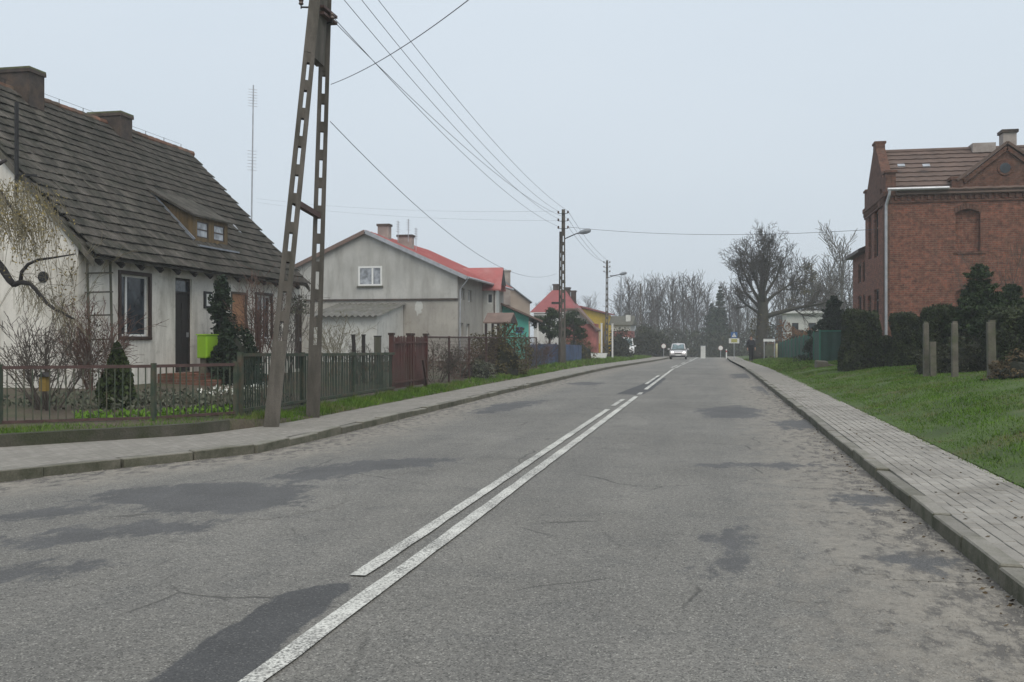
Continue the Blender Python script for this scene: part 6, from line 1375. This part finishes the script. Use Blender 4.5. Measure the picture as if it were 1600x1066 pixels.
# the big bare tree
bt = on_ground(1186, 79)
bt = (bt[0], bt[1], bt[2]-.1)
big = thing('big_bare_tree', 'big bare roadside tree with thick ivy-dark trunk and dense round crown', 'tree', bt); mb = (MB(), MB()); rg = random.Random(101); B0 = Vector(bt)
c_l = cfg(seg=[6, 4, 3, 2], wig=[.09, .16, .2, .22], up=[.05, .08, .07, .06], k=[6, 4, 3, 3], n=[(11, 14), (7, 9), (5, 6)], t0=[.34, .22, .2], ang=[(25, 62), (25, 60), (25, 60)], lr=[(.30, .46), (.42, .6), (.42, .6)], short=[.1, .25, .3], rmin=.011, split=1, tip=[.22, .35, .5, .6])
tp = [B0, B0+Vector((.08, 0, .7)), B0+Vector((.2, 0, 2.0)), B0+Vector((.3, 0, 3.6)), B0+Vector((.28, 0, 4.8)), B0+Vector((.2, 0, 6.0)), B0+Vector((.25, .1, 7.4))]
mb[0].tube(tp, [.70, .52, .46, .45, .38, .22, .06], 12)
for dx_, dy_, dzv, L, r0, st in ((-.95, .1, .75, 4.6, .17, 4.2), (-.55, -.3, .9, 5.0, .18, 4.5), (-.25, .4, 1, 5.2, .17, 4.8), (.12, -.3, 1, 5.2, .17, 5.0), (.4, .3, .95, 5.0, .17, 4.9), (-.8, .3, .40, 4.0, .14, 3.9), (.0, -.6, .8, 4.6, .16, 4.6), (.75, .0, .75, 4.6, .16, 4.7), (-.1, .1, 1.1, 5.0, .15, 5.6), (-.45, 0, 1.0, 4.6, .14, 5.4), (.35, 0, 1.0, 4.6, .14, 5.5), (1.15, -.1, .55, 6.6, .22, 3.6)):
    grow(mb, B0+Vector((.28, 0, st-.2)), Vector((dx_, dy_, dzv)).normalized(), L*.84, r0, 0, c_l, rg)
for o, nm, mt_ in ((mb[0], 'trunk', MAT['bark']), (mb[1], 'crown', MAT['fartwig'])):
    o.build(nm, mt_, big, True)
lp = np.concatenate([ball_pts(500, B0+Vector((.1, 0, 2.2)), (.8, .8, 2.1), 3, .75), ball_pts(200, B0+Vector((0, 0, .3)), (1.2, 1.0, .6), 4, .3)]); leafcloud('ivy', lp, .16, MAT['brownbush'], big, seed=4)
# further trees
ct = cfg(seg=[5, 3, 3], wig=[.05, .14, .2], up=[.05, .16, .12], k=[6, 4, 3], n=[(20, 24), (11, 14)], t0=[.15, .12], ang=[(20, 46), (22, 55)], lr=[(.36, .52), (.38, .6)], short=[.4, .3], rmin=.026, split=1)
proto = [bare_tree('x', (0, 0, 0), 11, .16, ct, 200+i, MAT['bark'], MAT['fartwig'], 'bare trees beyond the end of the road', frac=.95) for i in range(3)]
spots = [(968, 168, 8.5), (985, 150, 9.6), (1000, 165, 10), (1015, 150, 9.2), (1028, 170, 10.8), (1040, 150, 9.3), (1052, 165, 10.6), (1066, 155, 9.6), (1078, 175, 11), (1092, 160, 8.8), (1104, 178, 9.0), (1142, 150, 8), (1155, 135, 8.6), (1168, 160, 9.2), (1205, 130, 8.0), (1222, 140, 9.0), (1240, 125, 8.6), (1262, 118, 10.0), (1285, 125, 11.2), (1300, 108, 10.6), (1322, 112, 11.6), (1340, 100, 10)]
where = ['at the left end of the treeline above the low red house', 'just left of the dark distant pole', 'behind the dark distant pole', 'above the roadside hedge', 'between the roadside hedge and the oncoming car', 'behind the left side of the oncoming car', 'straight behind the oncoming car', 'behind the right side of the oncoming car', 'just right of the oncoming car', 'above the grey cabinet at the road end', 'just left of the tall far spruce', 'just right of the tall far spruce', 'above the blue and yellow signs', 'close left of the big tree trunk', 'close right of the big tree trunk', 'left of the flat roofed garage', 'above the left end of the flat roofed garage', 'above the middle of the flat roofed garage', 'above the right end of the flat roofed garage', 'above the dark yew', 'close left of the brick house rear wing', 'hidden mostly by the brick house rear wing']
for i, (px, Z, h_) in enumerate(spots):
    p = at(px, 500, Z); loc = (p.x, p.y, gz(p.x, p.y)); zz = (at(px, 449, Z).z if px < 1110 else at(px, 458 if px < 1200 else 425, Z).z); k_ = (zz-loc[2])/11.0*(.93+.14*((i*37) % 10)/10)
    lb = 'bare grey tree '+where[i]
    if i < 3:
        o = proto[i]; o.location = loc; o.rotation_euler = (0, 0, i*1.3); o.scale = (k_, k_, k_); o['label'] = lb
    else: copy_tree(proto[i % 3], loc, lb, i*1.7, (k_*(1.0 if i % 2 else 1.15), k_, k_))
bir = bare_tree('pale barked birch with upswept branches above the yew', (0, 0, 0), 11, .15, ct, 231, MAT['birch'], MAT['birch'], None, name='birch_tree', frac=.95); p = at(1313, 500, 95); bir.location = (p.x, p.y, .3); k_ = (at(1313, 378, 95).z-.3)/11; bir.scale = (k_, k_, k_)
pine('brownish pine with thin crown right of the big tree', on_ground(1268, 108), at(1268, 412, 108).z, 2.6, 241, lo=.35, mat=MAT['brownbush'], n=18)
spruce('far_spruce', 'tall narrow dark spruce at the end of the road', (*at(1125, 500, 150)[:2], -1.6), at(1125, 446, 150).z+1.6, 2.5, 242, MAT['spruce'], .9, low=.08, needle=.5)
spruce('far_spruce', 'lower broad dark spruce beside the tall narrow one', (*at(1112, 500, 158)[:2], -1.8), at(1112, 474, 158).z+1.8, 2.8, 243, MAT['spruce'], .9, low=.05, needle=.5)
# far wood as one mass
r_ = np.random.default_rng(250); base_v = [np.array(p_.children[1].data.vertices.__len__()) for p_ in proto]
vs_, fs_, off = [], [], 0
pv = []
for p_ in proto:
    for ch_ in p_.children:
        me = ch_.data; co = np.empty(len(me.vertices)*3, dtype=np.float32); me.vertices.foreach_get('co', co); ff = np.array([tuple(q.vertices) for q in me.polygons if len(q.vertices) == 4], dtype=np.int32); pv.append((co.reshape(-1, 3), ff))
for i in range(64):
    px = -300+i*30+r_.uniform(-12, 12); Z = r_.uniform(195, 250); p = at(px, 500, Z); k_ = r_.uniform(.9, 1.35); a = r_.random()*6.28; R = np.array([[math.cos(a), -math.sin(a), 0], [math.sin(a), math.cos(a), 0], [0, 0, 1]])
    for co, ff in pv[(i % 3)*2:(i % 3)*2+2]:
        vs_.append((co*k_)@R.T+np.array([p.x, p.y, -3.0])); fs_.append(ff+off); off += len(co)
tag(link('far_wood', npmesh('far_wood', np.concatenate(vs_), np.concatenate(fs_), MAT['fartwig'])), 'hazy grey wood far beyond the end of the street', 'wood', kind='stuff')
r_ = np.random.default_rng(251); n = 16000; px_ = r_.uniform(930, 1350, n); Z_ = r_.uniform(128, 190, n); pts = np.array([at(a, 500, b) for a, b in zip(px_, Z_)]); pts[:, 2] = -1.5+r_.random(n)**1.3*np.interp(px_, [930, 1000, 1100, 1130, 1200, 1350], [2.5, 5.0, 4.2, 4.2, 5, 5.5]); tag(leafcloud('undergrowth', pts, .75, MAT['bushdark'], aspect=4, up=.6, seed=251), 'dim thicket of undergrowth below the far bare trees', 'undergrowth', kind='stuff')

# ------------------------------------------------------------------ signs and small street furniture far down the road
def post_sign(name, label, px, yb, Z, build, cat='sign', h=None):
    p = at(px, yb, Z); z0 = gz(p.x, p.y); o = thing(name, label, cat, (p.x, p.y, z0)); build(o, Vector((p.x, p.y, z0)), Z); return o
def sg_ped(o, p, Z):
    m = MB(); m.tube([p-Vector((0, 0, .3)), p+Vector((0, 0, at(0, 520, Z).z-p.z+.3))], .035, 6); m.build('post', MAT['zinc'], o); zc_ = at(0, 523.5, Z).z
    m = MB(); m.box(p.x-.28, p.x+.28, p.y-.06, p.y-.04, zc_-.26, zc_+.26); f_ = m.build('sign_face', MAT['sign_blue'], o); m = MB(); m.prism([(p.x-.20, p.y-.062, zc_-.18), (p.x+.20, p.y-.062, zc_-.18), (p.x, p.y-.062, zc_+.18)], (0, -.006, 0)); m.build('white_triangle', MAT['sign_white'], f_)
    m = MB(); m.tube([(p.x, p.y-.072, zc_-.14), (p.x-.02, p.y-.072, zc_+.0)], .02, 5); m.lathe((p.x, p.y-.072, zc_+.0), [(.02, 0), (.025, .03), (.01, .06)], 6); m.build('walking_figure', MAT['black'], f_)
    zb_ = at(0, 532, Z).z; m = MB(); m.box(p.x-.45, p.x+.45, p.y-.06, p.y-.03, zb_-.26, zb_+.18); b_ = m.build('board', MAT['sign_white'], o); m = MB(); m.box(p.x-.25, p.x+.27, p.y-.075, p.y-.061, zb_-.17, zb_+.12); m.build('yellow_panel', MAT['sign_yellow'], b_)
post_sign('crossing_sign', 'blue pedestrian crossing sign with white triangle above a yellow and white board', 1147, 556, 88, sg_ped)
def sg_board(o, p, Z):
    zc_ = at(0, 531.5, Z).z
    for dx_ in (-.38, .38): m = MB(); m.box(p.x+dx_-.03, p.x+dx_+.03, p.y-.03, p.y+.03, p.z-.2, zc_); m.build('post', MAT['zinc'], o)
    m = MB(); m.box(p.x-.44, p.x+.44, p.y-.06, p.y-.031, zc_-.11, zc_+.11); m.build('board', MAT['sign_white'], o); m = MB(); m.box(p.x-.48, p.x+.48, p.y-.1, p.y+.1, zc_+.11, zc_+.16); m.build('top_rail', MAT['dark_wood'], o)
    m = MB(); m.box(p.x-.30, p.x+.3, p.y-.025, p.y+.0, p.z+.25, zc_-.35); m.build('notice', MAT['greyleaf'], o)
post_sign('notice_board', 'small white topped notice board beside the big tree trunk', 1202, 557, 76, sg_board)
def sg_post(o, p, Z):
    m = MB(); m.box(p.x-.07, p.x+.07, p.y-.06, p.y+.06, p.z-.2, at(0, 537, Z).z); m.build('shaft', MAT['paleyellow'], o); m = MB(); m.box(p.x-.1, p.x+.1, p.y-.09, p.y+.09, p.z-.05, p.z+.06); m.build('base', MAT['post_concrete'], o)
post_sign('marker_post', 'pale yellow marker post at the far end of the green fence', 1213.5, 557, 77, sg_post, 'post')
def sg_round(o, p, Z, yc=544):
    zc_ = at(0, yc, Z).z; m = MB(); m.tube([p-Vector((0, 0, .3)), Vector((p.x, p.y, zc_+.3))], .035, 6); m.build('post', MAT['zinc'], o); m = MB(); m.tube([(p.x, p.y-.05, zc_), (p.x, p.y-.07, zc_)], .25, 16); f_ = m.build('sign_face', MAT['sign_red'], o); m = MB(); m.tube([(p.x, p.y-.071, zc_), (p.x, p.y-.078, zc_)], .235, 16); m.build('inner_face', MAT['sign_white'], f_)
post_sign('round_sign', 'round white road sign right of the grey cabinet', 1126, 556, 108, sg_round); post_sign('round_sign', 'round white road sign left of the oncoming car', 1037, 556, 108, lambda o, p, Z: sg_round(o, p, Z, 541))
def sg_cab(o, p, Z):
    m = MB(); zt_ = at(0, 541, Z).z; m.box(p.x-.24, p.x+.24, p.y-.2, p.y+.2, p.z-.1, zt_); m.build('body', MAT['sign_white'], o, bevel=.02); m = MB(); m.box(p.x-.28, p.x+.28, p.y-.24, p.y+.24, zt_, zt_+.05); m.build('lid', MAT['zinc'], o); m = MB(); m.box(p.x-.2, p.x+.2, p.y-.215, p.y-.202, p.z+.1, zt_-.08); m.build('door', MAT['clean_white'], o)
post_sign('roadside_cabinet', 'tall grey white cabinet standing at the road end', 1098.5, 556, 106, sg_cab, 'cabinet')
def sg_sh(o, p, Z):
    m = MB(); m.tube([p-Vector((0, 0, .2)), p+Vector((0, 0, 1.0))], .06, 6); m.build('shaft', MAT['sign_white'], o); m = MB(); m.tube([p+Vector((0, 0, .7)), p+Vector((0, 0, .85))], .063, 6); m.build('red_band', MAT['sign_red'], o)
post_sign('delineator', 'short white road edge post below the crossing sign', 1135, 556, 100, sg_sh, 'post')
pm = thing('distant_lamp', 'thin distant street lamp behind the slim lamp pole', 'street lamp', (*at(970.5, 550, 145)[:2], -1.2)); p = pm.location; zt_ = at(0, 434, 145).z
m = MB(); m.tube([p, (p.x, p.y, zt_), (p.x-.3, p.y, zt_+.25), (p.x-1.1, p.y, zt_+.3)], [.12, .08, .05, .05], 6); m.build('mast', MAT['lamp'], pm); m = MB(); m.obox((p.x-1.3, p.y, zt_+.3), (.7, .25, .14)); m.build('lantern', MAT['lamp'], pm)

# ------------------------------------------------------------------ cars
def car(label, loc, rz, paint, L=4.1, Wd=1.66, H=1.46, lights=True, van=False, name='car', cat='car'):
    """local axes: nose towards -y; every section is a ring of points"""
    o = thing(name, label, cat, loc, None, rz); O = ORG[o.name]; w_ = Wd/2
    def loft(secs):
        m = MB(); n = len(secs[0])
        for s in secs: m.v += [tuple(Vector(p)+O) for p in s]
        for i in range(len(secs)-1):
            for j in range(n): j2 = (j+1) % n; m.f.append((i*n+j, i*n+j2, (i+1)*n+j2, (i+1)*n+j))
        m.f.append(tuple(range(n))); m.f.append(tuple((len(secs)-1)*n+j for j in range(n))[::-1]); return m
    def ring(y, hw, z0, z1, cr=.10): return [(-hw*.86, y, z0), (-hw, y, z0+.12), (-hw, y, z1-cr), (-hw*.9, y, z1-.02), (-hw*.5, y, z1), (0, y, z1+.015), (hw*.5, y, z1), (hw*.9, y, z1-.02), (hw, y, z1-cr), (hw, y, z0+.12), (hw*.86, y, z0)]
    h = L/2; bz0 = .26
    if van: secs = [(-h, .86, .34, .78), (-h+.12, .96, .26, .92), (-h+.55, 1, .24, 1.02), (-h+1.0, 1, .24, 1.06), (h-.3, 1, .24, 1.1), (h, .95, .3, 1.05)]
    else: secs = [(-h, .80, .36, .62), (-h+.10, .93, .28, .74), (-h+.45, .99, .24, .84), (-h+1.05, 1, .22, .93), (0, 1, .22, .95), (h-.5, 1, .24, .97), (h-.1, .95, .28, .92), (h, .88, .34, .8)]
    loft([ring(y, w_*k_, a, b) for y, k_, a, b in secs]).build('body', paint, o, True)
    if van: cab_ = [(-h+.75, .93, 1.0, 1.06), (-h+1.35, .86, 1.0, H-.12), (-h+1.6, .86, 1.0, H), (h-.25, .87, 1.0, H), (h-.03, .86, 1.0, H-.1)]
    else: cab_ = [(-h+.95, .88, .88, .94), (-h+1.65, .76, .9, H-.06), (-h+1.95, .75, .9, H), (h-.9, .75, .9, H-.02), (h-.25, .82, .9, 1.02)]
    loft([ring(y, w_*k_, a, b, .06) for y, k_, a, b in cab_]).build('cabin', paint, o, True)
    y0, k0, _, z0 = cab_[0]; y1, k1, _, z1 = cab_[1]
    m = MB(); m.prism([Vector((-w_*k0*.84, y0-.005, z0+.03))+O, Vector((w_*k0*.84, y0-.005, z0+.03))+O, Vector((w_*k1*.84, y1-.025, z1-.035))+O, Vector((-w_*k1*.84, y1-.025, z1-.035))+O], (0, -.012, .008)); m.build('windscreen', MAT['carglass'], o)
    for sg in (-1, 1):
        m = MB(); x = sg*(w_*.90); ya, yb = cab_[1][0]-.1, cab_[-2][0]; m.prism([Vector((x, ya-.3, .98))+O, Vector((x, yb, .99))+O, Vector((sg*w_*.80, yb-.1, H-.14))+O, Vector((sg*w_*.80, ya+.2, H-.14))+O], (sg*.02, 0, 0)); m.build('side_window', MAT['carglass'], o)
        zz = .62 if not van else .72
        m = MB(); c = Vector((sg*w_*.68, -h+.10, zz+.04))+O
        m.tube([c+Vector((0, .06, 0)), c+Vector((0, -.05, 0))], [.13, .11], 12); hl = m.build('headlight', MAT['headlight'] if lights else MAT['glass_l'], o)
        m = MB(); c = Vector((sg*(w_+.10), -h+1.35, 1.0))+O; m.obox(c, (.20, .10, .14)); m.beam(c-Vector((sg*.15, 0, .03)), c, .05, .05); m.build('wing_mirror', paint, o, bevel=.02)
        for yy in (-h+.75, h-.75):
            m = MB(); c = Vector((sg*(w_-.10), yy, .30))+O; m.tube([c-Vector((.09, 0, 0)), c-Vector((.07, 0, 0)), c+Vector((.07, 0, 0)), c+Vector((.09, 0, 0))], [.26, .30, .30, .26], 16); wh = m.build('wheel', MAT['rubber'], o, True)
            m = MB(); c2 = c+Vector((sg*.085, 0, 0)); m.tube([c2, c2+Vector((sg*.015, 0, 0))], [.19, .17], 12); m.build('rim', MAT['zinc'], wh)
    m = MB(); m.obox(Vector((0, -h-.01, .33))+O, (Wd*.82, .08, .12)); m.build('lower_grille', MAT['black'], o); m = MB(); m.obox(Vector((0, -h+.01, .58 if not van else .68))+O, (Wd*.42, .07, .10)); m.build('grille', MAT['black'], o)
    m = MB(); m.obox(Vector((0, -h-.055, .44))+O, (.5, .015, .11)); m.build('number_plate', MAT['sign_white'], o); return o
p = at(1060, 560, 98); car('silver hatchback driving towards the camera with headlights on', (p.x, p.y, zr(p.y)), 0.02, MAT['carpaint'], 4.0, 1.66, 1.56)
p = at(981, 557, 100); car('white van parked off the road beside the dark shrub', (p.x-.3, p.y, gz(p.x, p.y)), .12, MAT['vanpaint'], 4.6, 1.75, 1.85, False, True, 'parked_van', 'van')

# ------------------------------------------------------------------ person on the right pavement
def skin_mesh(name, vs, es, rs, mat, sub=2):
    me = bpy.data.meshes.new(name); me.from_pydata(vs, es, []); o = bpy.data.objects.new(name, me); C.objects.link(o)
    o.modifiers.new('Skin', 'SKIN'); ss = o.modifiers.new('Sub', 'SUBSURF'); ss.levels = sub; ss.render_levels = sub
    for i, r in enumerate(rs): me.skin_vertices[0].data[i].radius = r if hasattr(r, '__len__') else (r, r)
    me.skin_vertices[0].data[0].use_root = True
    dg = bpy.context.evaluated_depsgraph_get(); m2 = bpy.data.meshes.new_from_object(o.evaluated_get(dg)); bpy.data.objects.remove(o); m2.materials.clear(); m2.materials.append(mat)
    m2.polygons.foreach_set('use_smooth', [True]*len(m2.polygons)); m2.name = name; return m2
pp = at(1174, 566, 66.5); pl_ = (2.45, pp.y, .121)
pe = thing('person', 'person in a dark coat walking alone on the right pavement', 'person', pl_, None, .1)
J = dict(pel=(0, 0, .93), bel=(0, .01, 1.10), che=(0, .0, 1.30), nek=(0, .0, 1.47), hed=(0, -.03, 1.56), top=(0, -.03, 1.70), ls=(-.18, 0, 1.40), le=(-.25, .06, 1.13), lw=(-.24, -.05, .90), rs=(.18, 0, 1.40), re=(.25, -.02, 1.13), rw=(.24, -.16, .93),
         lh=(-.09, 0, .90), lk=(-.09, -.14, .50), la=(-.09, -.10, .08), lf=(-.10, -.26, .035), rh=(.09, 0, .90), rk=(.09, .05, .49), ra=(.09, .26, .11), rf=(.10, .14, .03))
def chain(keys, edges, rad, name, mat): idx = {k_: i for i, k_ in enumerate(keys)}; return skin_mesh(name, [J[k_] for k_ in keys], [(idx[a], idx[b]) for a, b in edges], [rad[k_] for k_ in keys], mat)
# hands
hand = []
keys = list(J); E = [('pel', 'bel'), ('bel', 'che'), ('che', 'nek'), ('nek', 'hed'), ('hed', 'top'), ('che', 'ls'), ('ls', 'le'), ('le', 'lw'), ('che', 'rs'), ('rs', 're'), ('re', 'rw'), ('pel', 'lh'), ('lh', 'lk'), ('lk', 'la'), ('la', 'lf'), ('pel', 'rh'), ('rh', 'rk'), ('rk', 'ra'), ('ra', 'rf')]
R = dict(pel=.12, bel=.115, che=.13, nek=.055, hed=(.085, .095), top=(.06, .07), ls=.06, le=.045, lw=.032, rs=.06, re=.045, rw=.032, lh=.085, lk=.06, la=.04, lf=.035, rh=.085, rk=.06, ra=.04, rf=.035)
for sg, w__ in ((-1, 'lw'), (1, 'rw')):
    W0 = Vector(J[w__]); J[w__+'p'] = tuple(W0+Vector((0, -.02, -.08))); R[w__+'p'] = .032; E.append((w__, w__+'p')); keys.append(w__+'p')
    for i, (dy_, l) in enumerate(((-.030, .075), (-.010, .085), (.010, .08), (.030, .065))):
        a = w__+'f%d' % i; b = a+'t'; J[a] = tuple(W0+Vector((0, -.02+dy_, -.115))); J[b] = tuple(W0+Vector((-sg*.02, -.03+dy_, -.115-l*.8))); R[a] = .009; R[b] = .008; keys += [a, b]; E += [(w__+'p', a), (a, b)]
    a = w__+'th'; J[a] = tuple(W0+Vector((-sg*.02, -.075, -.09))); R[a] = .01; keys.append(a); E.append((w__+'p', a))
def add(name, me): o = bpy.data.objects.new(name, me); C.objects.link(o); o.parent = pe; ORG[o.name] = ORG[pe.name]; return o
bd = add('body', chain(keys, E, R, 'body', MAT['skin']))
ck = ['pel', 'bel', 'che', 'nek', 'ls', 'le', 'lw', 'rs', 're', 'rw']; J['hem'] = (0, .0, .72); ck.append('hem'); J2 = dict(J); J['nek'] = (0, 0, 1.45); J['lw'] = tuple(Vector(J['lw'])+Vector((0, 0, .03))); J['rw'] = tuple(Vector(J['rw'])+Vector((0, 0, .03)))
Rc = dict(pel=(.20, .15), bel=(.175, .135), che=(.185, .14), nek=.075, ls=.085, le=.068, lw=.052, rs=.085, re=.068, rw=.052, hem=(.205, .16)); add('coat', chain(ck, [('pel', 'bel'), ('bel', 'che'), ('che', 'nek'), ('che', 'ls'), ('ls', 'le'), ('le', 'lw'), ('che', 'rs'), ('rs', 're'), ('re', 'rw'), ('pel', 'hem')], Rc, 'coat', MAT['coat']))
tk = ['pel', 'lh', 'lk', 'la', 'rh', 'rk', 'ra']; add('trousers', chain(tk, [('pel', 'lh'), ('lh', 'lk'), ('lk', 'la'), ('pel', 'rh'), ('rh', 'rk'), ('rk', 'ra')], dict(pel=.15, lh=.11, lk=.08, la=.06, rh=.11, rk=.08, ra=.06), 'trousers', MAT['trousers']))
for s_ in ('l', 'r'): add('shoe', chain([s_+'a', s_+'f'], [(s_+'a', s_+'f')], {s_+'a': .052, s_+'f': .045}, 'shoe', MAT['black']))
m = MB(); hc = Vector((0, -.01, 1.63))
for (u, v_) in (): pass
bm = bmesh.new(); bmesh.ops.create_icosphere(bm, subdivisions=3, radius=1)
for v_ in bm.verts: v_.co = Vector((v_.co.x*.115, v_.co.y*.125+.012, v_.co.z*.13))+Vector((0, -.015, 1.655))
bmesh.ops.delete(bm, geom=[f_ for f_ in bm.faces if f_.calc_center_median().y < -.06 and f_.calc_center_median().z < 1.70 or f_.calc_center_median().z < 1.57], context='FACES')
me = bpy.data.meshes.new('hair'); bm.to_mesh(me); bm.free(); me.materials.append(MAT['hair']); add('hair', me)
for nm, c, s_, mt_ in (('nose', (0, -.135, 1.62), (.016, .02, .022), MAT['skin']), ('mouth', (0, -.118, 1.575), (.028, .008, .007), MAT['redwall']), ('eye', (-.035, -.118, 1.645), (.014, .008, .008), MAT['black']), ('eye', (.035, -.118, 1.645), (.014, .008, .008), MAT['black']), ('ear', (-.10, -.02, 1.63), (.012, .022, .032), MAT['skin']), ('ear', (.10, -.02, 1.63), (.012, .022, .032), MAT['skin'])):
    bm = bmesh.new(); bmesh.ops.create_icosphere(bm, subdivisions=2, radius=1)
    for v_ in bm.verts: v_.co = Vector((v_.co.x*s_[0], v_.co.y*s_[1], v_.co.z*s_[2]))+Vector(c)
    me = bpy.data.meshes.new(nm); bm.to_mesh(me); bm.free(); me.materials.append(mt_); add(nm, me)

# ------------------------------------------------------------------ litter and grit
r_ = np.random.default_rng(90); n = 300
t_ = np.concatenate([r_.uniform(1.98, 3.0, 110), 1.8-np.abs(r_.normal(0, .15, 190))]); s_ = 6+r_.random(n)**1.5*34; z_ = np.where(t_ > 1.82, .128, .006)
gl = np.random.default_rng(93); ls = 8+gl.random(260)*26; lt = np.array([tO(x) for x in ls])+gl.random(260)**1.3*4.5; t_ = np.r_[t_, lt]; z_ = np.r_[z_, [bz(x, y)+.045 for x, y in zip(lt, ls)]]; s_ = np.r_[s_, ls]; n = len(t_)
tag(leafcloud('leaf_litter', np.stack([t_, s_, z_], 1), .035, MAT['litter'], aspect=2.2, seed=90, nrm=np.tile([3., 1., 0], (n, 1))), 'scattered dead leaves by the right kerb and on the grass bank', 'litter', kind='stuff')
r_ = np.random.default_rng(92); n = 9000; side = r_.random(n) < .6
s_ = 5+r_.random(n)**1.4*26; t_ = np.where(side, [tR(x) for x in s_]-np.abs(r_.normal(.1, .55, n)), [tL(x) for x in s_]+np.abs(r_.normal(.1, .5, n))); rr_ = .004+.009*r_.random(n)**2
v = []; f = []
d4 = np.array([(1, 0, -.2), (-.5, .87, -.2), (-.5, -.87, -.2), (0, 0, .8)]); V = (np.stack([t_, s_, np.full(n, .003)], 1)[:, None, :]+d4[None]*rr_[:, None, None]).reshape(-1, 3); b_ = np.arange(n)[:, None]*4
Fc = np.concatenate([b_+np.array([[0, 1, 3]]), b_+np.array([[1, 2, 3]]), b_+np.array([[2, 0, 3]])]); tag(link('gravel', npmesh('gravel', V, Fc, MAT['paver'])), 'loose grit washed along both road edges', 'grit', kind='stuff')

# ------------------------------------------------------------------ hazy air
hm = MB(); hm.box(-900, 900, -80, 950, -4.4, 15.5); m_, t_, p_ = nodes('hazy_air'); t_.nodes.remove(p_)
vol = t_.nodes.new('ShaderNodeVolumePrincipled'); vol.inputs['Color'].default_value = (.93, .96, 1, 1); vol.inputs['Density'].default_value = .0011; vol.inputs['Anisotropy'].default_value = .0
lk(t_, vol.outputs[0], t_.nodes['Material Output'].inputs['Volume'])
tag(hm.build('haze', m_), kind='stuff')
